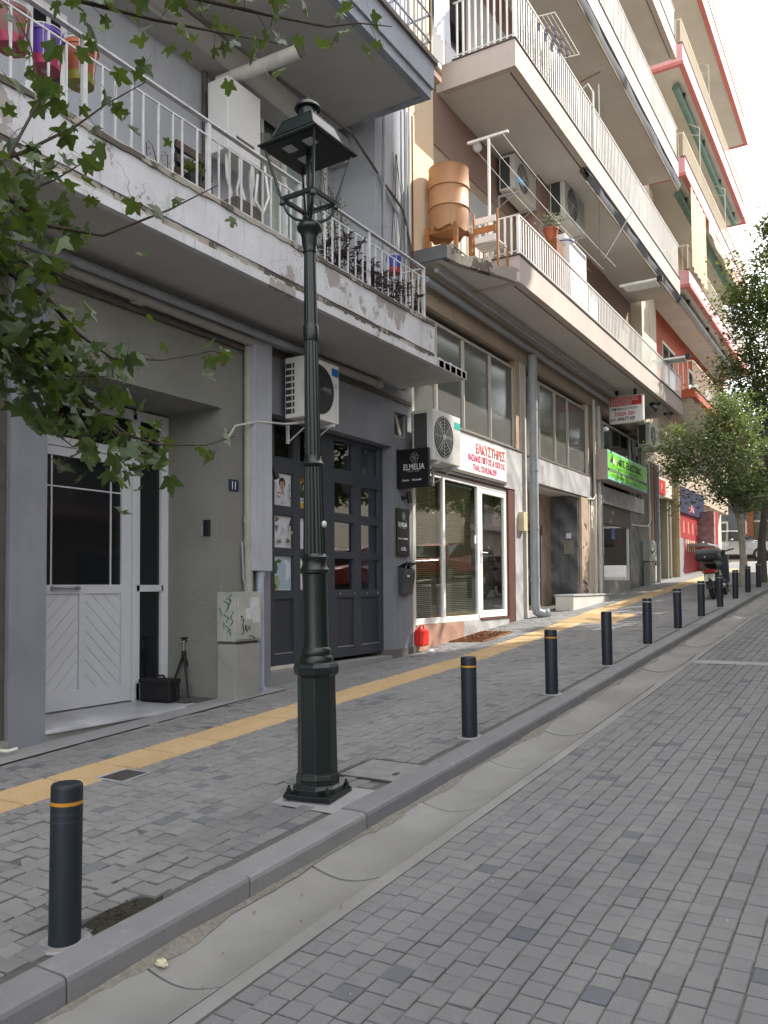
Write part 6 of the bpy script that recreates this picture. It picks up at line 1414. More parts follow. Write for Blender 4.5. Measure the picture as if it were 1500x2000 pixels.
# hanging lightbox across the pavement
yS = fy(1175, 800)+.1
pl, pr2 = onY(1189, 829, yS), onY(1257, 825, yS); ptop = onY(1189, 776, yS)
t = thing('hanging_sign', 'white and red hanging sign with Greek lettering and a phone number under the first balcony', 'sign', (pl.x, yS, ptop.z))
zb_, zt_ = pl.z, ptop.z; x0, x1 = pl.x, pr2.x
m = MB(); m.box(x0, x1, yS, yS+.16, zb_, zt_); m.build('sign_box', sign_white, t, bevel=.05)
hh = zt_-zb_; m = MB(); m.box(x0+.035, x1-.035, yS-.004, yS-.001, zb_+hh*.62, zt_-.035); m.build('red_band', sign_red, t)
w2 = x1-x0
text_obj('ΗΛΕΚΤΡΟΛΟΓΙΚΕΣ', hh*.185, ink_white, (x0+.06, yS-.0045, zb_+hh*.79), UX, UZ, 'lettering', t, sx=1.06*(w2-.1)/(hh*.185*10.2)); text_obj('ΕΓΚΑΤΑΣΤΑΣΕΙΣ', hh*.185, ink_white, (x0+.06, yS-.0045, zb_+hh*.645), UX, UZ, 'lettering', t, sx=(w2-.2)/(hh*.185*9.6))
text_obj('Αποι', hh*.16, ink_black, (x0+.06, yS-.0015, zb_+hh*.47), UX, UZ, 'lettering', t); text_obj('ΑΘΑΝΑΣΙΟΣ ΜΠΟΔΡΟΥ', hh*.11, ink_black, (x0+w2*.28, yS-.0015, zb_+hh*.48), UX, UZ, 'lettering', t, sx=.66*w2/(hh*.11*13))
text_obj('ΣΧΕΔΙΑ  ΔΕΗ', hh*.19, sign_red, (x0+w2*.17, yS-.0015, zb_+hh*.27), UX, UZ, 'lettering', t, sx=.75*w2/(hh*.19*7.6), bold=.002)
text_obj('κιν: 6944171429', hh*.19, ink_black, (x0+w2*.07, yS-.0015, zb_+hh*.08), UX, UZ, 'lettering', t, sx=.86*w2/(hh*.19*8.6), bold=.002)
for xx in (x0+w2*.22, x0+w2*.75): MB().box(xx-.03, xx+.03, yS+.05, yS+.11, zt_, L1b+.02).build('hanger', black_plastic, t)
# green ART ELECTRIC sign
XS = XF+.36; gtl, gbl = onX(1186, 879, XS), onX(1184, 934, XS); gtr, gbr = onX(1263, 912, XS), onX(1263, 964, XS); zt_ = (gtl.z+gtr.z)/2; zb_ = (gbl.z+gbr.z)/2
ga, gb = gtl.y, gtr.y; W = gb-ga; hh = zt_-zb_
t = thing('shop_sign', 'bright green ART ELECTRIC sign box over the third shop window', 'sign', (XS, ga, zb_))
MB().box(XF+.06, XS, ga, gb, zb_, zt_).build('sign_box', M('sign_box_side', (.42, .36, .32), .6, .1, 4, 0, 60), t, bevel=.004)
gr_m = M('lime_green_print', (.20, .62, .06), .4, .12, 3, 0, 60); aq = M('aqua_print', (.25, .62, .50), .4, .1, 4, 0, 60)
MB().box(XS, XS+.004, ga+.01, gb-.01, zb_+.01, zt_-.01).build('aqua_margin', aq, t); MB().box(XS+.004, XS+.006, ga+.07, gb-.07, zb_+hh*.10, zt_-hh*.08).build('green_field', gr_m, t)
MB().box(XS+.006, XS+.008, ga+.02, gb-.04, zb_+hh*.30, zb_+hh*.38).build('black_band', ink_black, t)
dgm = M('dark_green_print', (.03, .22, .05), .4, .1, 4, 0, 60)
text_obj('ART  ELECTRIC', hh*.34, ink_black, (XS+.0065, ga+W*.22, zb_+hh*.60), UY, UZ, 'lettering', t, sx=.68*W/(hh*.34*7.6), bold=1)
text_obj('ΗΛΕΚΤΡΟΛΟΓΙΚΟ ΥΛΙΚΟ', hh*.14, dgm, (XS+.0065, ga+W*.18, zb_+hh*.43), UY, UZ, 'lettering', t, sx=.68*W/(hh*.14*14)); text_obj('ΕΓΚΑΤΑΣΤΑΣΕΙΣ ΦΩΤΙΣΜΟΣ ΕΠΙΣΚΕΥΕΣ ΣΥΝΑΓΕΡΜΟΙ', hh*.06, ink_white, (XS+.0085, ga+W*.04, zb_+hh*.315), UY, UZ, 'lettering', t, sx=.9*W/(hh*.06*31))
text_obj('ΗΛΕΚΤΡΟΛΟΓΟΣ', hh*.11, dgm, (XS+.0065, ga+W*.08, zb_+hh*.15), UY, UZ, 'lettering', t, sx=.4*W/(hh*.11*9)); text_obj('art@electric', hh*.09, dgm, (XS+.0065, ga+W*.62, zb_+hh*.14), UY, UZ, 'lettering', t)
m = MB(); m.poly([(XS+.007, ga+W*.05, zb_+hh*.60), (XS+.007, ga+W*.11, zb_+hh*.90), (XS+.007, ga+W*.13, zb_+hh*.60)]); m.build('logo_triangle', ink_black, t, fix=False); m = MB(); m.poly([(XS+.0075, ga+W*.11, zb_+hh*.60), (XS+.0075, ga+W*.14, zb_+hh*.85), (XS+.0075, ga+W*.19, zb_+hh*.58)]); m.build('logo_triangle', sign_white, t, fix=False)
m = MB(); pts_ = [(XS+.007, ga+W*.93+.10*math.cos(a), zb_+hh*.58+hh*.17*math.sin(a)) for a in [2*math.pi*i/20 for i in range(21)]]; m.tube(pts_, .012, 5, False); m.build('logo_ring', sign_white, t)
# ================================================================== THINGS ON BUILDING 2
zf = L1b+.15
c = onX(877, 440, -5.55); dc = (-5.55, c.y, 0); zd0, zd1 = onX(877, 452, -5.55).z, onX(877, 335, -5.55).z
t = thing('water_drum', 'large orange-brown ribbed drum on the corner of the first beige balcony', 'drum', (dc[0], dc[1], zd0))
m = MB(); prof = [(.300, zd0)]
for k in range(3): z0 = zd0+(zd1-zd0)*k/3; z1 = zd0+(zd1-zd0)*(k+1)/3; prof += [(.300, z0+.012), (.300, z1-.02), (.318, z1-.008)] if k < 2 else [(.300, z1-.01)]
prof += [(.308, zd1), (.296, zd1+.004), (.296, zd1-.02), (.001, zd1-.018)]
m.lathe(prof, (dc[0], dc[1], 0), 40); m.build('drum_body', copper_drum, t, smooth=50)
rg = random.Random(3); m = MB(); n = 30; vs = []
for k in range(n+1): a = 2*math.pi*k/n; vs += [(dc[0]+.303*math.cos(a), dc[1]+.303*math.sin(a), zd0+.02), (dc[0]+.303*math.cos(a), dc[1]+.303*math.sin(a), zd0-rg.uniform(.0, .09)-(.06 if 2.6 < a < 4 else 0))]
m.add(vs, [(2*k, 2*k+2, 2*k+3, 2*k+1) for k in range(n)]); m.build('torn_lower_rim', copper_drum, t)
t = thing('drum_stand', 'orange wooden stand carrying the big drum', 'stand', (dc[0], dc[1], zf))
for sx, sy in ((1, 1), (1, -1), (-1, 1), (-1, -1)): MB().box(dc[0]+sx*.24-.03, dc[0]+sx*.24+.03, dc[1]+sy*.26-.03, dc[1]+sy*.26+.03, zf, zd0-.001).build('leg', orange_wood, t, bevel=.003)
MB().box(dc[0]-.28, dc[0]+.28, dc[1]+.28, dc[1]+.52, zf+.12, zf+.145).build('side_shelf', rust, t)
MB().box(dc[0]-.27, dc[0]+.27, dc[1]-.25, dc[1]-.22, zd0-.10, zd0-.04).build('cross_rail', orange_wood, t)
# chair
q = onX(948, 470, -5.2); t = thing('folding_chair', 'white and rusty slatted folding chair behind the first beige balcony railing', 'chair', (-5.2, q.y, zf))
for k in range(3): MB().box(-5.38, -5.02, q.y-.02, q.y, zf+.42+.15*k, zf+.52+.15*k).build('backrest_slat', [white_metal, orange_wood, white_metal][k], t, bevel=.004)
for xx in (-5.40, -5.0): MB().box(xx, xx+.025, q.y-.03, q.y-.005, zf, zf+.90).build('frame_leg', orange_wood, t)
for xx in (-5.40, -5.0): MB().box(xx, xx+.025, q.y+.35, q.y+.375, zf, zf+.42).build('frame_leg', orange_wood, t)
for k in range(4): MB().box(-5.40, -4.98, q.y+.01+.09*k, q.y+.08+.09*k, zf+.41, zf+.43).build('seat_slat', white_metal, t)
# clothes line pole
q = onX(956, 400, -5.25); top = onX(953, 268, -5.25)
t = thing('clothes_line_pole', 'white T-shaped clothes line pole on the first beige balcony', 'clothes line', (-5.25, q.y, zf))
MB().box(-5.27, -5.235, q.y-.017, q.y+.017, zf, top.z).build('pole', white_metal, t)
MB().box(-5.62, -4.92, q.y-.02, q.y+.02, top.z, top.z+.035).build('crossbar', white_metal, t)
for xx in (-5.58, -5.30, -5.02): m = MB(); m.tube([(xx, q.y, top.z+.02)]+[(xx, q.y+.8*j, top.z-.0-.07*math.sin(math.pi*j/8)) for j in range(1, 9)], .004, 4); m.build('line', white_metal, t)
for k in range(4): m = MB(); yy = q.y+1.35+.07*k; m.box(-5.31, -5.295, yy, yy+.012, top.z-.11, top.z-.01); m.build('clothes_peg', M('light_blue_peg', (.05, .30, .62), .5, .1, 4, 0, 60), t)
# wall things of the first level
m = MB(); ya, yb = onX(884, 350, XW+.03).y, onX(951, 380, XW+.03).y; z0, z1 = zf, 7.05
sh = thing('roller_shutter', 'closed pale grey roller shutter behind the drum', 'shutter', (XW, ya, zf))
k = 0; z = z0
while z < z1: MB().box(XW+.012, XW+.028, ya, yb, z+.003, z+.047).build('slat', shutter_grey, sh); z += .05
MB().box(XW+.004, XW+.04, ya-.05, ya, z0, z1+.05).build('guide', shutter_grey, sh); MB().box(XW+.004, XW+.04, yb, yb+.05, z0, z1+.05).build('guide', shutter_grey, sh)
def wall_ac(px0, px1, pyt, pyb, label, xf=XW+.42, d_=.34):
    a = onX(px0, pyt, xf); b = onX(px0, pyb, xf); c = onX(px1, (pyt+pyb)/2, xf); return ac_unit(label, (xf-d_, a.y, b.z), 0, c.y-a.y, a.z-b.z, d_)
wall_ac(1005, 1047, 298, 365, 'air conditioner under the second beige balcony, nearer the drum')
wall_ac(1103, 1141, 347, 420, 'air conditioner beyond the brown pier under the second beige balcony, farther from the drum', -5.38)
m = MB(); p = onX(930, 288, XW+.1); m.sph((XW+.12, p.y, p.z), .09, 8); m.build('wall_light', white_upvc, B2, smooth=60)
m = MB(); ya = onX(1052, 340, -5.75).y; m.box(XW, -5.75, ya, ya+.55, 5.0, L2b); b2(m, 'brown_pier', mauve_brown)
# plant in a pot, blue-white bowl, white cabinet, door leaf
p = onX(1082, 462, -5.0); t = thing('potted_plant', 'flowering white and dark plant in a terracotta pot on the first beige balcony', 'plant', (-5.05, p.y, zf))
m = MB(); m.lathe([(.09, p.z-.1), (.13, p.z+.12), (.14, p.z+.12), (.14, p.z+.15), (.12, p.z+.15)], (-5.05, p.y, 0), 18); m.build('pot', terracotta, t)
m = MB(); rg = random.Random(2)
for k in range(260): leafblade(m, (-5.05+rg.gauss(0, .09), p.y+rg.gauss(0, .10), p.z+.28+rg.gauss(0, .07)), rg.uniform(.03, .07), .03, rg)
tag(m.build('foliage', leafmat('variegated_leaf', (.02, .03, .02), (.55, .55, .55), tr=.2), t, fix=False), kind='stuff')
MB().box(-5.2, -4.9, p.y-.15, p.y+.2, zf, p.z-.1).build('plant_stool', rust, t)
p = onX(1104, 470, -5.0); t = thing('ceramic_bowl', 'blue and white ceramic planter bowl on the first beige balcony', 'planter', (-5.05, p.y+.1, p.z))
m = MB(); m.lathe([(.10, -.12), (.17, -.04), (.18, .03), (.16, .035)], (-5.05, p.y+.1, p.z), 22); m.build('bowl', white_upvc, t, smooth=50); m = MB(); m.lathe([(.176, -.025), (.1805, -.005)], (-5.05, p.y+.1, p.z), 22, caps=False); m.build('blue_band', blue_pl, t)
MB().box(-5.2, -4.9, p.y-.05, p.y+.25, zf, p.z-.12).build('stool', white_upvc, t)
p0 = onX(1104, 490, -5.02); p1 = onX(1145, 500, -5.02); t = thing('washing_machine', 'white washing machine standing behind the first beige balcony railing', 'washing machine', (-5.3, p0.y, zf))
zt_ = onX(1125, 478, -5.02).z; MB().box(-5.6, -5.02, p0.y, p1.y, zf, zt_).build('casing', white_upvc, t, bevel=.01); MB().box(-5.45, -5.15, p0.y-.001, p0.y+.0, zf+.2, zf+.5).build('door_seal', ac_dark, t); MB().box(-5.018, -5.014, p0.y+.3, p1.y-.05, zt_-.12, zt_-.04).build('control_panel', ac_dark, t)
p0 = onX(1150, 500, -5.7); m = MB(); m.box(-6.2, -5.70, p0.y, p0.y+.04, zf, 6.85); m.box(-5.74, -5.70, p0.y+.04, p0.y+.6, zf, 6.85); t = m.build('storage_cupboard', white_upvc, None, bevel=.004); tag(t, 'tall white cupboard panel beyond the washing machine', 'cupboard')
# awnings rolled under the second and third balconies
def awning(label, ya, yb, zt_, drop, x0=XO-.02, out_=.10, arm=True):
    t = thing('rolled_awning', label, 'awning', (x0, ya, zt_), 'rolled awnings under the long balconies')
    MB().cyl((x0-.10, ya, zt_-.06), (x0-.10, yb, zt_-.06), .045, n=12).build('roller', dark_edge, t, smooth=40)
    m = MB(); n = 40; vs = []
    for i in range(n+1):
        y = ya+(yb-ya)*i/n; s = .02*math.sin(i*.7)+rnd.uniform(-.008, .008)
        vs += [(x0-.10, y, zt_-.015), (x0-.02, y, zt_-.05+s*.4), (x0+out_*.6+s, y, zt_-drop*.55), (x0-.01+s, y, zt_-drop+s*.5), (x0-.06, y, zt_-drop+.05)]
    m.add(vs, [(i*5+j, i*5+j+1, (i+1)*5+j+1, (i+1)*5+j) for i in range(n) for j in range(4)]); m.build('canvas', canvas_dark, t, smooth=60)
    MB().cyl((x0-.02, ya, zt_-drop), (x0-.02, yb, zt_-drop), .022, n=10).build('front_bar', tan_render, t, smooth=40)
    if arm:
        for yy in (ya+.3, (ya+yb)/2, yb-.3): MB().tube([(x0-.02, yy, zt_-drop), (x0-.02, yy-.0, zt_-drop-1.0), (x0-.10, yy, zt_-drop-1.1)], .012, 6).build('drop_arm', steel, t)
ya = onX(1148, 350, XO).y; awning('dark blue-grey canvas awning rolled below the second beige balcony', ya, 24.0, L2b, .30, arm=False)
awning('long rolled awning with dirty pale valance below the third beige balcony', 12.6, 24.3, L3b, .34, arm=False)
for (px, pt_, pb) in ((1170, 392, 495),): m = MB(); a = onX(px, pt_, XO-.1); m.tube([(XO-.1, a.y, L2b-.1), (XO-.1, a.y, L2b-1.35), (XO-.05, a.y+.15, L2b-1.40), (XO+.35, a.y+.9, L2b-.2)], .011, 6); b2(m, 'crank_handle', steel)
# clothes airer on the second railing, drying frame, spotlights and the far air conditioner
p = onX(1045, 30, XO+.2); t = thing('clothes_airer', 'white wire clothes airer hooked outside the second balcony railing', 'clothes airer', (XO+.2, p.y, 9.4))
zA = 9.30; ya, yb = onX(1035, 30, XO).y, onX(1085, 50, XO).y
m = MB(); m.tube([(XO, ya, zA+.05), (XO+.42, ya, zA), (XO+.42, yb, zA), (XO, yb, zA+.05)], .009, 6); m.build('frame', white_metal, t)
for k in range(1, 6): MB().tube([(XO+.07*k, ya, zA+.04-.006*k), (XO+.07*k, yb, zA+.04-.006*k)], .0035, 4).build('wire', white_metal, t)
m = MB()
for k in range(9):
    y0_ = ya+.08+.1*k; xx = XO+.1+.1*(k % 3); n = 4; m.add([(xx, y0_, zA+.02), (xx+.02, y0_+.09, zA+.02), (xx+.01, y0_+.09, zA-.13-.04*(k % 3)), (xx-.01, y0_, zA-.12)], [(0, 1, 2, 3)])
m.build('socks', M('dark_laundry', (.05, .05, .09), .9, .4, 12, .1, 60), t)
def arm(px, py, lab, zz):
    a = onX(px, py, XO); t = thing('drying_rack', lab, 'drying rack', (XO, a.y, zz), 'folding drying racks on the balconies'); m = MB(); m.box(XO-.35, XO+.55, a.y-.03, a.y+.03, zz-.03, zz+.02); m.build('arm', white_metal, t, bevel=.004); MB().box(XO+.50, XO+.62, a.y-.05, a.y+.05, zz-.06, zz+.05).build('end_cap', black_plastic, t); MB().box(XO-.30, XO+.45, a.y+.03, a.y+.45, zz-.02, zz-.01).build('tray', white_metal_old, t)
arm(1240, 553, 'white folding drying rack sticking out from the first balcony, below the dark awning', onX(1240, 553, XO).z)
arm(1300, 708, 'white drying arm at the far right end of the first balcony', onX(1310, 712, XO).z)
for i, (px, py) in enumerate(((1278, 793), (1304, 810))):
    p = onX(px, py, -5.1); t = thing('sign_spotlight', ['floodlight under the first balcony, just right of the hanging sign', 'second floodlight farther right under the first balcony'][i], 'floodlight', (p.x, p.y, L1b), 'floodlights under the first balcony')
    MB().box(p.x-.02, p.x+.02, p.y-.02, p.y+.02, p.z+.1, L1b+.02).build('bracket', black_plastic, t); m = MB(); m.lathe([(.05, -.10), (.07, -.02), (.13, .10)], p, 18, Euler((R(-115), 0, R(-60))).to_matrix(), caps=False); m.build('reflector_shade', steel, t, smooth=50); m = MB(); m.sph(p+Vector((-.05, -.05, .04)), .06, 6); m.build('housing', black_plastic, t)
wall_ac(1268, 1288, 824, 868, 'small air conditioner on the far end of the beige block, above the pipes', XF+.48)
m = MB(); m.box(XW+.01, XW+.03, 19.0, 20.6, 5.0, 7.0); b2(m, 'shutter_panel', shutter_grey)
for (y0_, zz) in ((13.2, 8.7), (17.6, 8.7), (13.2, 12.2), (17.6, 12.2), (13.2, 15.7)): m = MB(); m.box(XW+.01, XW+.035, y0_, y0_+2.1, zz, zz+2.2); o = b2(m, 'shutter_panel', shutter_grey)
# drying frame with orange pegs seen above the second railing
a = onX(1148, 150, XO-.1); t = thing('laundry_stand', 'white ladder-like drying frame with orange pegs on the second beige balcony', 'drying rack', (XO-.1, a.y, 8.7)); yy = a.y
MB().tube([(XO+.12, yy, 8.7), (XO+.12, yy, onX(1148, 128, XO+.12).z)], .012, 6).build('upright', white_metal, t); MB().tube([(XO-.7, yy, onX(1148, 135, XO).z-.1), (XO+.16, yy, onX(1148, 128, XO).z)], .012, 6).build('crossbar', rust, t)
MB().tube([(XO-.3, yy, 8.7), (XO-.3, yy, 10.0), (XO-.1, yy, 10.1), (XO+.0, yy, 9.9), (XO, yy, 8.7)], .02, 6).build('folded_frame', white_metal, t)

# ================================================================== BUILDING 3 (pink balcony edges)
B3 = thing('apartment_building', 'tall cream apartment block with pink and red balcony edges, farther up the street', 'building', (XF, 30, .5))
def b3(m, name, mat, parent=None, **k): return m.build(name, mat, parent or B3, **k)
Z0, Z1 = 25.14, 39.2
m = MB(); m.box(-16, XF-.35, Z0, Z1, -1, 25); b3(m, 'core', cream_pale)
m = MB(); m.box(XF-.35, XF, Z0, 26.0, 4.0, 25); m.box(XF-.35, XF, 38.4, Z1, 4, 25); b3(m, 'front_wall', cream_pale)
levels = [(5.72, 5.98, 26.2, 38.4, 'E'), (8.95, 9.48, 25.75, 38.4, 'D'), (12.22, 12.80, 25.45, 38.35, 'C'), (15.60, 16.25, 25.40, 38.3, 'B'), (19.0, 19.75, 25.4, 38.25, 'A')]
for i, (zb_, zt_, ya, yb, nm) in enumerate(levels):
    xo = -4.85 if nm != 'A' else -4.70
    s = MB(); s.box(XF-.35, xo-.03, ya+.03, yb-.03, zb_+.03, zb_+.2); sl = b3(s, 'balcony', soffit_white)
    mt = pink if i > 0 else red_brown
    m = MB(); m.box(xo-.12, xo, ya, yb, zb_+.10, zt_); m.box(XF-.2, xo-.12, ya, ya+.1, zb_+.10, zt_); m.box(XF-.2, xo-.12, yb-.1, yb, zb_+.10, zt_); b3(m, 'fascia', mt, sl)
    m = MB(); m.box(xo-.12, xo+.03, ya-.03, yb+.03, zb_, zb_+.10); m.box(XF-.2, xo-.12, ya-.03, ya+.1, zb_, zb_+.10); m.box(XF-.2, xo-.12, yb-.1, yb+.03, zb_, zb_+.10); b3(m, 'lower_moulding', red_line if i else red_brown, sl)
    m = MB(); m.box(xo-.12, xo+.02, ya-.02, yb+.02, zt_, zt_+.025); b3(m, 'coping', dark_edge, sl)
    zr = zt_+(.75 if i else .85); h = zr-zt_
    bar = MB().box(-.007, .007, -.010, .010, 0, h).mesh('baluster', cream_pale); n = int((yb-ya)/.14)
    for k in range(n): inst('baluster', bar, (xo-.05, ya+.05+.14*k, zt_), sl)
    for k in range(1, 8): inst('baluster', bar, (xo-.05-.14*k, ya+.05, zt_), sl)
    m = MB(); m.box(xo-.07, xo-.03, ya+.03, yb-.02, zr, zr+.03); m.box(XF, xo-.07, ya+.03, ya+.07, zr, zr+.03); b3(m, 'hand_rail', cream_pale, sl)
    top = levels[i+1][0] if i < 4 else 25
    m = MB(); m.box(XF-.34, XF-.30, 26.0, 38.4, zt_-.2, top+.1); b3(m, 'loggia_wall', red_brown if i == 0 else cream)
    for yy in (28.0, 32.2, 35.6):
        m = MB(); m.box(XF-.30, XF-.26, yy, yy+1.9, zt_-.1, zt_+2.15); w3 = b3(m, 'window', alu); MB().box(XF-.26, XF-.255, yy+.08, yy+.9, zt_-.0, zt_+2.05).build('pane', pane_dark, w3); MB().box(XF-.26, XF-.255, yy+1.0, yy+1.82, zt_, zt_+2.05).build('pane', pane_dark, w3)
# beige roll-down canvas between C and D, green-edged awnings
def side_canvas(ya, yb, za, zb_, x, label, mat):
    m = MB(); n = 24; vs = []
    for i in range(n+1):
        y = ya+(yb-ya)*i/n; vs += [(x+.03*math.sin(i*1.1), y, za+rnd.uniform(0, .05)), (x+.015*math.sin(i*1.1), y, zb_)]
    m.add(vs, [(2*i, 2*i+2, 2*i+3, 2*i+1) for i in range(n)]); o = m.build('hanging_canvas', mat, None, smooth=60); return tag(o, label, 'awning')
side_canvas(26.0, 28.3, 9.6, 12.1, -4.80, 'beige canvas hanging down between two pink-edged balconies', canvas_beige)
side_canvas(29.0, 37.8, 11.75, 12.15, -4.80, 'frayed cream valance along the third pink-edged balcony', canvas_beige)
green_canvas = M('green_grey_awning', (.13, .24, .21), .85, .2, 4, .2, 60)
for lab, zz in (('grey-green rolled awning below the fourth pink-edged balcony', 15.58), ('grey-green rolled awning below the third pink-edged balcony', 12.20), ('dark rolled awning below the lowest pink-edged balcony', 8.93)):
    t = thing('rolled_awning', lab, 'awning', (-5.2, 30, zz), 'rolled awnings on the far block'); MB().cyl((-5.25, 26.3, zz-.10), (-5.25, 37.8, zz-.10), .10, n=10).build('roller', green_canvas if zz > 9 else zinc, t, smooth=40)
    for k in range(4): MB().box(-5.22, -5.10, 27+3.3*k, 27.15+3.3*k, zz-.08, zz+.05).build('bracket', dark_edge, t)
for yy, za, zb_ in ((28.5, 13.0, 15.4), (33.5, 13.0, 15.4), (30.5, 16.4, 18.6)):
    m = MB(); m.tube([(-4.95, yy, za), (-4.95, yy, zb_-.25), (-5.3, yy, zb_)], .02, 6); m.tube([(-4.95, yy, zb_-.5), (-5.5, yy, zb_-.3)], .012, 5); b3(m, 'awning_support', pipe_white)
# ground floor of building 3: red kiosk-like shop
def b3y(px, py=1050): return onX(px, py, XF+.0).y
zg = kz(28)
m = MB(); m.box(XF-.3, XF-.02, Z0, 39, 3.1, 5.75); b3(m, 'front_wall', tan_render)
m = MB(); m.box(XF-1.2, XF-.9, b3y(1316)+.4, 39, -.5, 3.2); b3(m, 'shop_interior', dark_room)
m = MB(); m.box(XF-.35, XF-.02, b3y(1314)+.4, b3y(1323), -.5, 3.1); b3(m, 'pier', tan_render)
zs_, ze_ = onX(1340, 945, XF+.1).z, onX(1340, 1000, XF+.1).z
sb = thing('shop_fascia', 'dark blue shop fascia with small pink lettering over the red shop', 'sign', (XF+.1, 27, ze_)); ya, yb = b3y(1322), b3y(1371)
navy = M('shaded_navy_fascia', (.012, .014, .055), .5, .15, 3, .1, 60); shop_red_shaded = M('shaded_red_panel', (.30, .022, .026), .5, .1, 4, .1, 60)  # both colours darkened to carry the shade of balcony and tree
MB().box(XF, XF+.10, ya, yb, ze_-.05, zs_-.15).build('board', navy, sb); text_obj('psilika', .36, M('pink_print', (.70, .25, .30), .5, .1, 3, 0, 60), (XF+.105, ya+(yb-ya)*.35, ze_+.05), UY, UZ, 'lettering', sb)
sp_ = thing('red_shop_front', 'red shop front with posters and a grey panel beyond the beige block', 'shop front', (XF, 27, zg))
zlow = kz(27)-.3
MB().box(XF-.05, XF+.03, b3y(1323), b3y(1333), zlow, ze_-.9).build('grey_panel', M('blue_grey_panel', (.22, .25, .32), .5, .1, 3, .1, 60), sp_)
MB().box(XF-.05, XF+.02, b3y(1323), b3y(1362), ze_-.9, ze_-.05).build('upper_panel', shop_red_shaded, sp_)
MB().box(XF-.05, XF+.0, b3y(1333), b3y(1378), zlow, zg+1.15).build('lower_panel', shop_red_shaded, sp_)
MB().box(XF-.05, XF+.01, b3y(1333)+.1, b3y(1362), zg+1.16, ze_-.91).build('poster_panel', M('colour_poster', (.30, .09, .06), .5, .8, 5, 0, 60), sp_)
for k in range(6): MB().box(XF+.011, XF+.016, b3y(1338)+.35*k, b3y(1338)+.35*k+.16, zg+.9, zg+1.6+.1*(k % 2)).build('printed_figure', [skin, paper, pr_yel][k % 3], sp_)
for k in range(9): MB().box(XF+.021, XF+.026, b3y(1324)+.38*k, b3y(1324)+.38*k+.2, ze_-.7+.2*(k % 2), ze_-.3).build('printed_figure', [M('pale_red_print', (.55, .2, .16), .5, .1, 3, 0, 60), shop_red_shaded][k % 2], sp_)
MB().box(XF-.02, XF+.55, b3y(1364), b3y(1367), zg-.2, ze_+.2).build('side_banner', M('pink_white_banner', (.34, .20, .20), .6, .5, 6, 0, 60), sp_)
MB().box(XF+.0, XF+.7, b3y(1340), b3y(1366), zg+1.12, zg+1.17).build('counter_shelf', zinc, sp_)
MB().box(XF+.0, XF+.25, b3y(1383), b3y(1390), zg, zg+2.6).build('red_column', shop_red_shaded, sp_)
m = MB(); m.box(XF-.5, XF-.1, b3y(1378), b3y(1383), zg, ze_); b3(m, 'dark_shop_opening', dark_room)

# curtained window behind the left end of the second balcony railing, and door openings along the upper levels
for (zz, hh_) in ((8.66, 2.3), (12.1, 2.3)):
    m = MB(); m.box(XW, XW+.05, 11.45, 13.0, zz, zz+hh_); o = b2(m, 'window', alu)
    MB().box(XW+.051, XW+.056, 11.52, 12.2, zz+.08, zz+hh_-.08).build('pane', pane_grey, o); MB().box(XW+.051, XW+.056, 12.26, 12.93, zz+.08, zz+hh_-.08).build('pane', pane_dark, o)
m = MB(); vs = []
for i in range(17): vs += [(XF+.06+.025*math.sin(i*1.4), 11.25+.035*i, 8.72), (XF+.05+.015*math.sin(i*1.4), 11.27+.03*i, 10.9)]
m.add(vs, [(2*i, 2*i+2, 2*i+3, 2*i+1) for i in range(16)]); tag(m.build('hanging_sheet', curtain, None, smooth=60), 'pale sheet hanging at the left end of the second beige balcony', 'laundry')
# ================================================================== TREES
def tree(name_label, base, trunk_pts, rads, clumps, nleaf, lsize, lmat, tmat, seed, limbs=7, shoots=0, name='street_tree', group=None, cat='tree'):
    rg = random.Random(seed); t = thing(name, name_label, cat, base, group)
    m = MB(); m.tube(trunk_pts, rads, 12); m.build('trunk', tmat, t, smooth=60)
    top = Vector(trunk_pts[-1]); mid_ = Vector(trunk_pts[-2])
    m = MB(); tips = []
    for (c, r) in clumps:
        for k in range(limbs):
            e = Vector(c)+Vector((rg.gauss(0, .45)*r[0], rg.gauss(0, .45)*r[1], rg.gauss(0, .4)*r[2])); s = mid_.lerp(top, rg.random()); q = s.lerp(e, .5)+Vector((0, 0, .15*r[2]*rg.uniform(-.5, 1)))
            m.tube([s, q, e], [rads[-1]*.55, rads[-1]*.3, .008], 6)
            for j in range(3): f = e+Vector((rg.gauss(0, .35)*r[0], rg.gauss(0, .35)*r[1], rg.gauss(0, .3)*r[2])); m.tube([q.lerp(e, rg.uniform(.3, 1)), e.lerp(f, .6), f], [.012, .008, .004], 4); tips.append(f)
            tips.append(e)
    m.build('limbs', tmat, t, smooth=60)
    # sub-clumps scattered in the crown, leaves gathered around them
    subs = []
    for (c, r) in clumps:
        for k in range(46):
            d = Vector((rg.gauss(0, 1), rg.gauss(0, 1), rg.gauss(0, 1))).normalized()*(rg.random()**.45)
            subs.append((Vector((c[0]+d.x*r[0], c[1]+d.y*r[1], c[2]+d.z*r[2])), rg.uniform(.10, .26)*min(r)))
    subs += [(q, .16*min(clumps[0][1])) for q in tips]
    m = MB()
    for k in range(nleaf):
        c, s = rg.choice(subs); p = c+Vector((rg.gauss(0, s), rg.gauss(0, s), rg.gauss(0, s*.8))); L_ = lsize*rg.uniform(.6, 1.3); 
        a = rg.uniform(0, 6.283); d = Vector((math.cos(a), math.sin(a), rg.uniform(-.9, .5))).normalized(); sd = d.cross(Vector((rg.uniform(-.5, .5), rg.uniform(-.5, .5), 1))).normalized()
        nrm = sd.cross(d)*L_*.12
        m.add([p, p+d*L_*.3+sd*L_*.36+nrm, p+d*L_, p+d*L_*.3-sd*L_*.36+nrm], [(0, 1, 2), (0, 2, 3)], rg.random())
    tag(m.build('crown', lmat, t, fix=False), kind='stuff')
    return t
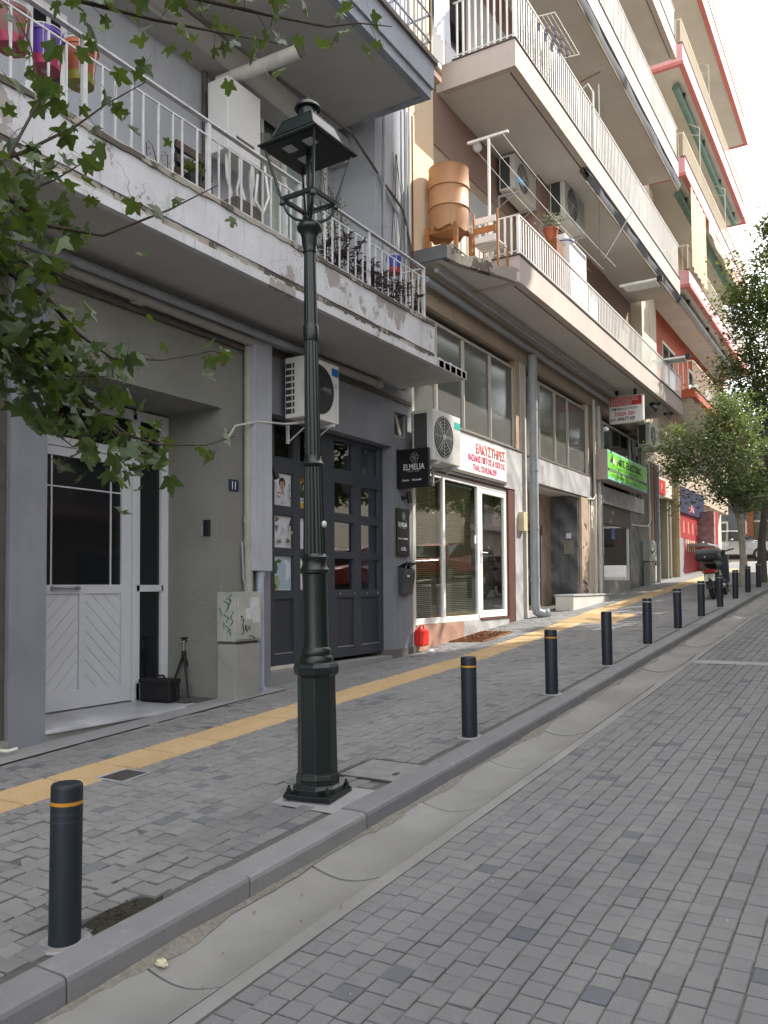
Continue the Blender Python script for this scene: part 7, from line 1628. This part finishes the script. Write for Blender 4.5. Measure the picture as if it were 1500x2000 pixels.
zA = kz(23.4)
tree('small pale-trunked street tree with silvery green leaves between scooter and car', (-3.2, 23.4, zA), [(-3.2, 23.4, zA-.1), (-3.2, 23.38, zA+.8), (-3.25, 23.3, zA+1.7), (-3.4, 23.1, zA+2.3)], [.14, .085, .075, .06],
     [((-3.75, 22.3, 2.95), (1.15, 1.4, .95)), ((-4.4, 21.9, 3.4), (.85, 1.0, .8)), ((-3.1, 22.8, 3.3), (.9, 1.1, 1.0)), ((-3.5, 22.6, 4.2), (.7, .8, .7)), ((-3.0, 22.6, 2.4), (.8, .9, .5))], 11500, .095, leaf_far, trunk_sunlit, 41, 5)
zB_ = kz(24.9)
tree('tall dark green street tree rising at the right edge of the view', (-2.95, 24.9, zB_), [(-2.95, 24.9, zB_-.1), (-2.93, 24.9, zB_+1.2), (-2.8, 25.1, zB_+2.4), (-2.4, 25.6, zB_+4.0)], [.15, .10, .09, .07],
     [((-3.1, 26.2, 4.4), (1.8, 1.8, 1.5)), ((-2.6, 26.6, 6.7), (1.9, 2.0, 1.6)), ((-2.7, 26.6, 8.9), (1.3, 1.5, 1.4)), ((-2.7, 26.0, 3.0), (1.2, 1.3, .9)), ((-2.2, 26.4, 10.4), (.8, 1.0, .8)), ((-3.4, 26.2, 5.6), (1.2, 1.4, 1.2)), ((-3.0, 26.2, 7.9), (1.1, 1.3, 1.2))], 30000, .11, leaf_mid, bark, 43, 5)
# trees across the street: they throw the shade over road and pavement, and show in the shop glass
for i, (x, y, h) in enumerate(((3.3, 16.5, 6.6), (3.6, 21.5, 7.2), (3.0, 26.5, 7.0), (3.6, 32.5, 7.4))):
    z = kz(y)-.1
    tree(['broad street tree across the road opposite the glass shop', 'second broad street tree across the road, uphill of the first', 'third broad street tree across the road, opposite the scooter', 'farthest broad street tree across the road'][i], (x, y, z), [(x, y, z-.1), (x+.05, y, z+1.6), (x-.05, y+.1, z+3.2), (x, y, z+4.4)], [.22, .16, .14, .10],
         [((x-.3, y, z+h*.52), (1.7, 2.4, 1.0)), ((x-.6, y, z+h*.80), (2.5, 2.6, 1.3)), ((x, y+.3, z+h), (2.6, 2.7, 1.5)), ((x+.4, y-.2, z+h*1.22), (2.1, 2.2, 1.2))], 10000, .27, leaf_dark, bark, 60+i, 4, group='trees across the road')
# low planter by the pale tree
t = thing('planter_wall', 'low white concrete planter wall under the pale-trunked tree', 'planter', (-3.3, 23.9, kz(23.5)))
zq = kz(24)
for b in ((-3.9, -2.95, 23.95, 24.07), (-3.9, -3.78, 24.07, 25.2), (-3.07, -2.95, 24.07, 25.2)): MB().box(*b, zq-.2, zq+.33).build('wall_side', M('planter_white', (.55, .54, .52), .8, .15, 3, .3, 60), t, bevel=.01)
MB().box(-3.78, -3.07, 24.07, 25.2, zq, zq+.26).build('soil', soil_mat, t)

# ================================================================== THE NEAR PLANE TREE (leaves hang into the picture from the upper left)
rg = random.Random(101)
pt_ = thing('plane_tree', 'near tree with lobed dark green leaves hanging into the upper left of the view', 'tree', (-3.0, .1, kz(.1)))
m = MB(); m.tube([(-3.0, .1, kz(0)-.1), (-2.98, .1, .2), (-3.02, .15, 1.4), (-2.9, .2, 2.6), (-2.7, .3, 3.8)], [.17, .13, .12, .10, .07], 14); m.build('trunk', bark, pt_, smooth=60)
def P3(px, py, d): return ray(px, py)*d
def leaf_outline(seed):
    r = random.Random(seed); pts = []
    lob = [(-128, .50), (-62, .80), (0, 1.0), (62, .80), (128, .50)]
    seq = [(-176, .12), (-152, .42), (-128, .58), (-112, .44), (-94, .48), (-80, .66), (-64, .92), (-52, .70), (-38, .48), (-27, .58), (-18, .84), (-9, .86), (0, 1.06), (9, .86), (18, .84), (27, .58), (38, .48), (52, .70), (64, .92), (80, .66), (94, .48), (112, .44), (128, .58), (152, .42), (176, .12)]
    for a, q in seq:
        a2 = R(a+r.uniform(-4, 4)); q2 = q*r.uniform(.9, 1.1); pts.append((q2*math.sin(a2), q2*math.cos(a2)))
    return pts
lm = []
for s in range(6):
    o = leaf_outline(s); r = random.Random(s+50); cup_ = r.uniform(.2, .6); bend = r.uniform(-.6, -.05)
    vs = [(0, 0, 0)]+[(x*.5, y*.55+.0, -abs(x)*cup_*.5+bend*.35*y*y+r.uniform(-.02, .02)) for x, y in o]
    fs = [(0, i, i+1) for i in range(1, len(o))]
    b = MB(); b.add(vs, fs); 
    b.add([(-.006, -.55, .0), (.006, -.55, 0), (.006, 0, .004), (-.006, 0, .004)], [(0, 1, 2, 3)])
    lm.append(b)
lmesh = [b.mesh('leaf', leaf_near, smooth=60, fix=False) for b in lm]
branches = [
 ([(-260, -200, 1.9), (-60, -60, 2.5), (130, -5, 2.9), (300, 38, 3.1), (420, 62, 3.2), (545, 85, 3.3)], .010, 46, 26),
 ([(130, -60, 2.8), (400, 0, 3.1), (520, 28, 3.2), (640, 52, 3.3), (700, 45, 3.3), (765, 52, 3.35)], .007, 24, 14),
 ([(-200, 250, 2.0), (-80, 330, 2.4), (40, 300, 2.8), (150, 245, 3.0), (205, 205, 3.1), (285, 160, 3.2)], .007, 34, 36),
 ([(-200, 300, 2.0), (0, 375, 2.6), (90, 440, 2.9), (200, 460, 3.0), (330, 410, 3.2), (425, 362, 3.3)], .009, 15, 18),
 ([(-150, 430, 2.2), (20, 300, 2.7), (80, 190, 2.9), (60, 90, 3.0), (30, 30, 3.0)], .006, 30, 45),
 ([(-240, 380, 2.0), (-60, 420, 2.5), (40, 380, 2.8), (110, 350, 3.0), (190, 300, 3.1)], .007, 54, 50),
 ([(-260, 500, 2.0), (0, 520, 2.6), (90, 580, 2.8), (150, 650, 2.9), (220, 700, 3.0), (320, 703, 3.1), (405, 688, 3.2)], .009, 30, 24),
 ([(-260, 480, 2.0), (-60, 560, 2.5), (0, 640, 2.7), (40, 720, 2.8), (100, 840, 2.9), (142, 872, 3.0)], .009, 34, 40),
 ([(0, 640, 2.7), (80, 700, 2.8), (160, 775, 2.85), (230, 850, 2.9), (275, 905, 2.95)], .007, 88, 44),
 ([(-60, 560, 2.5), (40, 640, 2.8), (130, 735, 2.9), (212, 735, 3.0)], .006, 44, 44),
 ([(150, 775, 2.85), (250, 850, 2.95), (310, 868, 3.0), (400, 870, 3.05), (460, 852, 3.1)], .005, 12, 12),
 ([(-120, 470, 2.3), (0, 500, 2.6), (80, 520, 2.7), (170, 560, 2.8)], .007, 44, 44),
 ([(-200, 560, 2.1), (-40, 640, 2.5), (30, 690, 2.6), (80, 760, 2.7)], .007, 40, 40),
]
inst_l = []
tr = Vector((-2.9, .2, 2.2))
for bi, (pts, r0, nl, sp) in enumerate(branches):
    P_ = [P3(*q) for q in pts]
    if pts[0][0] < -100:
        d0 = (tr-P_[0]); P_ = [tr+Vector((0, 0, rg.uniform(-.6, .9)))] + P_
    n = len(P_); m = MB(); m.tube(P_, [max(.0018, r0*(1.6-1.45*i/(n-1))) for i in range(n)], 6); m.build('branch', twig_mat, pt_, smooth=60)
    Pv = P_[1:] if pts[0][0] < -100 else P_
    seg = [(Pv[i], Pv[i+1]) for i in range(len(Pv)-1)]; tot = sum((b-a).length for a, b in seg)
    nl = int(nl*(1.0 if nl < 20 else 1.7))
    for k in range(nl):
        s = (k+rg.random())/nl*tot*.98+.02*tot
        for a, b in seg:
            if s <= (b-a).length: break
            s -= (b-a).length
        c = a.lerp(b, min(1, s/(b-a).length)); o = (cright*rg.gauss(0, 1)+cup*(rg.gauss(-.2, 1)))*sp/F_PX*2.9+cfwd*rg.gauss(0, .16)
        c2 = c+o; p = proj(c2)
        if not p: continue
        inst_l.append((c2, c, rg.uniform(.055, .122), rg))
petm = MB(); sized = sorted(inst_l, key=lambda q: -q[2]/q[0].length); massl = MB()
for i, (c, st, sz, _) in enumerate(sized):
    yaw_ = rg.uniform(0, 6.283); rot = Euler((R(rg.choice([rg.uniform(-165, -110), rg.uniform(-75, -20)])), R(rg.uniform(-40, 40)), yaw_))
    if .03 < (c-st).length < .11: petm.tube([st, st.lerp(c, .5)+Vector((0, 0, .01)), c], .0012, 3, False)
    if i < 300: inst('leaf', rg.choice(lmesh), c, pt_, rot, (sz, sz, sz))
    else:
        b = rg.choice(lm); mm = rot.to_matrix(); massl.add([mm @ Vector(v)*sz+c for v in b.v], b.f, rg.random())
tag(petm.build('leaf_stalks', twig_mat, pt_), kind='stuff')
if massl.v: tag(massl.build('leaves', leaf_near, pt_, smooth=60, fix=False), kind='stuff')
# ================================================================== THE SCOOTER (seen from behind)
sx, sy = -3.22, 19.12; sz = swz(sx, sy); ang = math.atan2(-.05, 1.5)
SC = thing('motor_scooter', 'blue and black motor scooter with a big top case, parked among the bollards', 'scooter', (sx, sy, sz))
slope = math.atan(.064)
def scb(m, name, mat, parent=None, **k):
    return m.build(name, mat, parent or SC, **k)
o = Vector((sx, sy, sz))
# built upright with y forward, then leaned with the parent
def W_(x, y, z): return o+Vector((x, y, z))
def wheel(y, r, wdt):
    m = MB(); mm = Matrix.Rotation(R(90), 3, 'Y'); tor = []
    for j in range(17): a = 2*math.pi*j/16; tor.append((r-wdt/2+wdt/2*math.cos(a), wdt/2*math.sin(a)))
    m.lathe(tor, W_(0, y, r), 32, mm, caps=False); w = scb(m, 'tyre', rubber, smooth=60)
    m = MB(); m.lathe([(r-wdt*.75, -.03), (r-wdt*.9, -.025), (r-wdt*.9, .025), (r-wdt*.75, .03)], W_(0, y, r), 32, mm, caps=False); scb(m, 'rim', steel, smooth=40)
    for k in range(6): a = k*math.pi/3; m = MB(); m.cyl(W_(0, y, r), W_(0, y+(r-wdt*.8)*math.cos(a), r+(r-wdt*.8)*math.sin(a)), .012, n=6); scb(m, 'spoke', steel)
    m = MB(); m.cyl(W_(-.05, y, r), W_(.05, y, r), .045, n=14); scb(m, 'hub', steel)
rw = .27
wheel(.0, rw, .10); wheel(1.28, rw, .09)
blue_p = M('blue_scooter_paint', (.030, .032, .045), .25, .1, 3, 0, 60)
m = MB(); m.ext([W_(.06, -.02, .42), W_(.06, .10, .30), W_(.06, .32, .30), W_(.06, .36, .45), W_(.06, .2, .60), W_(.06, .0, .66)], (.10, 0, 0)); scb(m, 'side_fairing', blue_p, bevel=.02)
m = MB(); m.ext([W_(-.16, -.02, .42), W_(-.16, .10, .30), W_(-.16, .32, .30), W_(-.16, .36, .45), W_(-.16, .2, .60), W_(-.16, .0, .66)], (.10, 0, 0)); scb(m, 'side_fairing', blue_p, bevel=.02)
m = MB(); m.obox(W_(0, .05, .585), .20, .40, .13, Euler((R(8), 0, 0)).to_matrix()); scb(m, 'tail_body', M('grey_scooter_plastic', (.09, .09, .10), .4, .1, 4, 0, 60), bevel=.03)
m = MB(); m.ext([W_(-.13, .10, .68), W_(-.13, -.10, .74), W_(-.13, -.12, .78), W_(-.13, .30, .80), W_(-.13, .62, .76), W_(-.13, .66, .70)], (.26, 0, 0)); scb(m, 'seat', black_plastic, bevel=.03)
m = MB(); m.obox(W_(0, .66, .34), .30, .42, .10); scb(m, 'footboard', black_plastic, bevel=.02)
m = MB(); m.ext([W_(-.19, .86, .30), W_(-.19, .92, .30), W_(-.19, 1.06, .88), W_(-.19, .98, .92)], (.38, 0, 0)); scb(m, 'leg_shield', blue_p, bevel=.02)
m = MB(); m.obox(W_(0, 1.26, .56), .13, .36, .05, Euler((R(-8), 0, 0)).to_matrix()); scb(m, 'front_mudguard', blue_p, bevel=.02)
for s in (-1, 1): m = MB(); m.cyl(W_(.06*s, 1.28, rw), W_(.06*s, 1.08, .78), .020, n=8); scb(m, 'fork', steel)
m = MB(); m.ext([W_(-.13, .96, .88), W_(-.13, 1.10, .86), W_(-.13, 1.08, 1.02), W_(-.13, .96, 1.04)], (.26, 0, 0)); scb(m, 'handlebar_cover', black_plastic, bevel=.03)
m = MB(); m.tube([W_(-.34, .90, 1.04), W_(-.2, .97, 1.01), W_(0, 1.0, .99), W_(.2, .97, 1.01), W_(.34, .90, 1.04)], .016, 8); scb(m, 'handlebar', black_plastic, smooth=60)
for s in (-1, 1):
    m = MB(); m.tube([W_(.22*s, .97, 1.02), W_(.26*s, .97, 1.14), W_(.29*s, .97, 1.21)], .006, 6); mi = scb(m, 'mirror', steel)
    m = MB(); m.sph(W_(.31*s, .965, 1.24), .042, 8, (1, .25, .62)); scb(m, 'mirror_head', M('mirror_silver', (.72, .73, .75), .15, .05, 3, 0, 60, metal=.8), mi, smooth=60)
m = MB(); m.obox(W_(0, -.14, .915), .48, .42, .15); tc = scb(m, 'top_case', black_plastic, bevel=.05)
m = MB(); m.obox(W_(0, -.14, 1.035), .49, .43, .13); scb(m, 'case_lid', M('grey_case_lid', (.10, .105, .115), .35, .1, 4, 0, 60), tc, bevel=.05)
m = MB(); m.obox(W_(-.02, -.22, 1.098), .18, .14, .02, Euler((R(10), 0, 0)).to_matrix()); scb(m, 'red_reflector', M('red_reflector_plastic', (.50, .02, .03), .25, .1, 4, 0, 60), tc, bevel=.008)
m = MB(); m.obox(W_(-.03, -.354, .93), .03, .006, .045); scb(m, 'badge', steel, tc)
m = MB(); m.obox(W_(0, -.08, .82), .22, .30, .03); scb(m, 'luggage_rack', black_plastic, bevel=.008)
m = MB(); m.obox(W_(0, -.165, .615), .19, .05, .085); scb(m, 'tail_light', M('tail_light_red', (.28, .01, .012), .2, .1, 4, 0, 60), bevel=.012)
for s in (-1, 1): m = MB(); m.obox(W_(.135*s, -.15, .60), .06, .05, .045); scb(m, 'indicator', M('indicator_orange', (.45, .16, .03), .3, .1, 4, 0, 60), bevel=.01)
m = MB(); m.obox(W_(0, -.19, .475), .20, .006, .15, Euler((R(-12), 0, 0)).to_matrix()); npl = scb(m, 'number_plate', M('plate_white', (.62, .62, .58), .4, .05, 3, 0, 60))
text_obj('NKX\n284', .065, ink_black, W_(-.07, -.196, .495), (1, 0, 0), Vector((0, .2, 1)), 'plate_lettering', SC, lsp=.85)
m = MB(); m.ext([W_(-.08, -.16, .45), W_(-.08, -.30, .24), W_(-.08, -.27, .24), W_(-.08, -.08, .50)], (.16, 0, 0)); scb(m, 'rear_mudguard', black_plastic, bevel=.006)
m = MB(); m.cyl(W_(.15, -.12, .30), W_(.15, .38, .26), .05, n=14); scb(m, 'exhaust', steel, smooth=40)
m = MB(); m.obox(W_(.0, .30, .30), .20, .34, .18); scb(m, 'engine', M('engine_grey', (.10, .10, .10), .5, .3, 10, .2, 60), bevel=.02)
m = MB(); m.tube([W_(-.10, .32, .22), W_(-.22, .38, .01)], .012, 6); scb(m, 'side_stand', steel)
SC.rotation_euler = (slope, R(-4), ang)

# ================================================================== CARS
def car(label, x, y, z, rot, paint, group=None):
    t = thing('parked_car', label, 'car', (0, 0, 0), group)
    L_, Wd = 4.3, 1.74
    side = [(-2.15, .32), (-2.17, .62), (-2.05, .84), (-1.45, .90), (-1.0, 1.36), (-.35, 1.44), (.35, 1.42), (1.05, .96), (1.75, .84), (2.10, .70), (2.15, .45), (2.10, .28)]
    sec = []
    for sgn, sh, wf in ((-1, 0, 1), (1, 0, 1)):
        sec.append([(px, sgn*(Wd/2 if pz < .95 else Wd/2-.20), pz) for px, pz in side])
    m = MB(); n = len(side); m.add(sec[0]+sec[1], [tuple(range(n-1, -1, -1)), tuple(range(n, 2*n))]+[(i, (i+1) % n, n+(i+1) % n, n+i) for i in range(n)]); m.build('body', paint, t, bevel=.06)
    for s in (-1, 1):
        yy = s*(Wd/2-.17); g = MB(); g.poly([(-1.25, s*(Wd/2-.015), .96), (-.98, yy, 1.32), (-.12, yy, 1.39), (-.12, s*(Wd/2-.02), .96)]); g.build('side_window', car_glass, t, fix=False)
        g = MB(); g.poly([(-.04, s*(Wd/2-.02), .96), (-.04, yy, 1.39), (.36, yy, 1.36), (.92, s*(Wd/2-.03), .98)]); g.build('side_window', car_glass, t, fix=False)
        for xx in (-1.32, 1.32):
            m = MB(); m.cyl((xx, s*(Wd/2-.20), .32), (xx, s*(Wd/2+.01), .32), .32, n=28); wh = m.build('wheel', rubber, t, bevel=.02); m = MB(); m.cyl((xx, s*(Wd/2+.005), .32), (xx, s*(Wd/2+.02), .32), .20, n=20); m.build('hub_cap', steel, t)
            m = MB(); m.lathe([(.37, 0), (.37, .01)], (xx, s*(Wd/2-.002), .33), 24, Matrix.Rotation(R(90), 3, 'X'), caps=False)
        g = MB(); g.obox((2.06, s*.62, .66), .14, .30, .12); g.build('headlight', lens_glass, t, bevel=.02); g = MB(); g.obox((-2.10, s*.70, .74), .10, .22, .16); g.build('tail_light', sign_red, t, bevel=.02)
        g = MB(); g.obox((.62, s*(Wd/2+.06), .98), .10, .16, .10); g.build('wing_mirror', paint, t, bevel=.02)
        g = MB(); g.obox((-.35, s*(Wd/2+.004), .80), .14, .015, .03); g.build('door_handle', steel, t)
    g = MB(); g.poly([(.42, -.64, 1.41), (.42, .64, 1.41), (1.02, .80, 1.0), (1.02, -.80, 1.0)]); g.v = [v+Vector((.02, 0, .02)) for v in g.v]; g.build('windscreen', car_glass, t, fix=False)
    g = MB(); g.poly([(-1.04, -.64, 1.34), (-1.04, .64, 1.34), (-1.44, .78, .94), (-1.44, -.78, .94)]); g.v = [v+Vector((-.03, 0, .02)) for v in g.v]; g.build('rear_window', car_glass, t, fix=False)
    g = MB(); g.box(-1.9, 1.9, -.7, .7, .14, .34); g.build('underbody', black_plastic, t)
    t.location = (x, y, z); t.rotation_euler = rot; return t
c1 = car('silver-blue car standing across the end of the street behind the trees', -6.1, 41.0, kz(40)-.02, (0, 0, 0), car_silver)
c2 = car('red car parked on the far side of the road, mirrored in the shop windows', 2.9, 23.2, rdz(2, 23.2), (math.atan(.0648), 0, R(90)), car_red)
# rotation order: nose uphill
c2.rotation_euler = (0, R(-3.7), R(90))
c3 = dup(c2, (2.9, 29.0, rdz(2, 29.0)), 'second red car parked uphill of the first on the far side of the road')

# ================================================================== ACROSS THE STREET AND THE STREET'S END
def far_block(label, x0, x1, y0, y1, z0, z1, wall_m, face, floor_h=3.2, bal_m=None, name='apartment_building', bays=4):
    t = thing(name, label, 'building', ((x0+x1)/2, (y0+y1)/2, z0)); MB().box(x0, x1, y0, y1, z0, z1).build('wall', wall_m, t)
    nf = int((z1-z0-4)/floor_h)
    for f in range(nf+1):
        zf_ = z0+(0.3 if f == 0 else 4.2+(f-1)*floor_h); hh = 2.8 if f == 0 else 2.1
        for b in range(bays):
            if face == 'x':
                ya = y0+(y1-y0)*(b+.12)/bays; yb = y0+(y1-y0)*(b+.88)/bays; w = MB().box(x0-.06, x0+.02, ya, yb, zf_, zf_+hh).build('window', alu, t); MB().box(x0-.07, x0-.06, ya+.1, yb-.1, zf_+.1, zf_+hh-.1).build('pane', pane_grey, w)
            else:
                xa = x0+(x1-x0)*(b+.12)/bays; xb = x0+(x1-x0)*(b+.88)/bays; w = MB().box(xa, xb, y0-.06, y0+.02, zf_, zf_+hh).build('window', alu, t); MB().box(xa+.1, xb-.1, y0-.07, y0-.06, zf_+.1, zf_+hh-.1).build('pane', pane_dark, w)
        if f > 0 and face == 'x' and bal_m:
            s = MB().box(x0-1.2, x0, y0+.3, y1-.3, zf_-.3, zf_-.05).build('balcony', bal_m, t)
            m = MB()
            yy = y0+.4
            while yy < y1-.3: m.box(x0-1.18, x0-1.16, yy, yy+.02, zf_-.05, zf_+.9); yy += .13
            m.box(x0-1.19, x0-1.15, y0+.3, y1-.3, zf_+.9, zf_+.94); m.build('railing', white_metal, s)
    return t
XOP = 5.6
sheet('opposite_pavement', [4.2, XOP+.05], lambda x, y: kz(y)+.02, cement_mat)['kind'] = 'structure'
far_block('low pale block across the street from the blue-grey house', XOP+2, 16, -14, 4.8, -2, 4.5, cream_pale, 'x', bal_m=fascia_rose)  # unseen block, kept low so more sky light fills the near facade
far_block('sand coloured block across the street from the glass shop', XOP, 15, 5.05, 23.9, -2, 24, tan_render, 'x', bal_m=pink, bays=6)
far_block('lower cream block across the street beyond the side road', XOP+1, 16, 38, 56, -1, 8.5, cream_pale, 'x', bal_m=fascia_rose)
e_ = far_block('shaded dark block closing the end of the street', -22, 4, 50, 60, .5, 9.5, M('shaded_slate_render', (.09, .10, .115), .85, .2, 1, .2, 60), 'y', bays=7)  # dark wall colour carries the shade on the street-end shopfronts
m = MB()
for k, (xx, mt) in enumerate(((-6.6, rust), (-4.2, orange_wood), (-2.0, rust))): MB().box(xx, xx+.35, 49.8, 49.93, .6, 4.6).build('shop_pier', mt, e_)
MB().box(-9, -6.8, 49.0, 49.9, .8, 2.2).build('brick_parapet', marble_tan, e_)
tree('bushy tree standing before the dark block at the street end', (-4.5, 46, 1.1), [(-4.5, 46, 1), (-4.5, 46, 3), (-4.4, 46, 4), (-4.4, 46.1, 5)], [.2, .15, .12, .1], [((-4.8, 46, 5.2), (2.3, 1.8, 1.5)), ((-2.6, 46.5, 6.2), (2.2, 1.8, 2.0)), ((-3.4, 46, 8.0), (1.5, 1.5, 1.3))], 5000, .22, leaf_dark, bark, 91, 4)
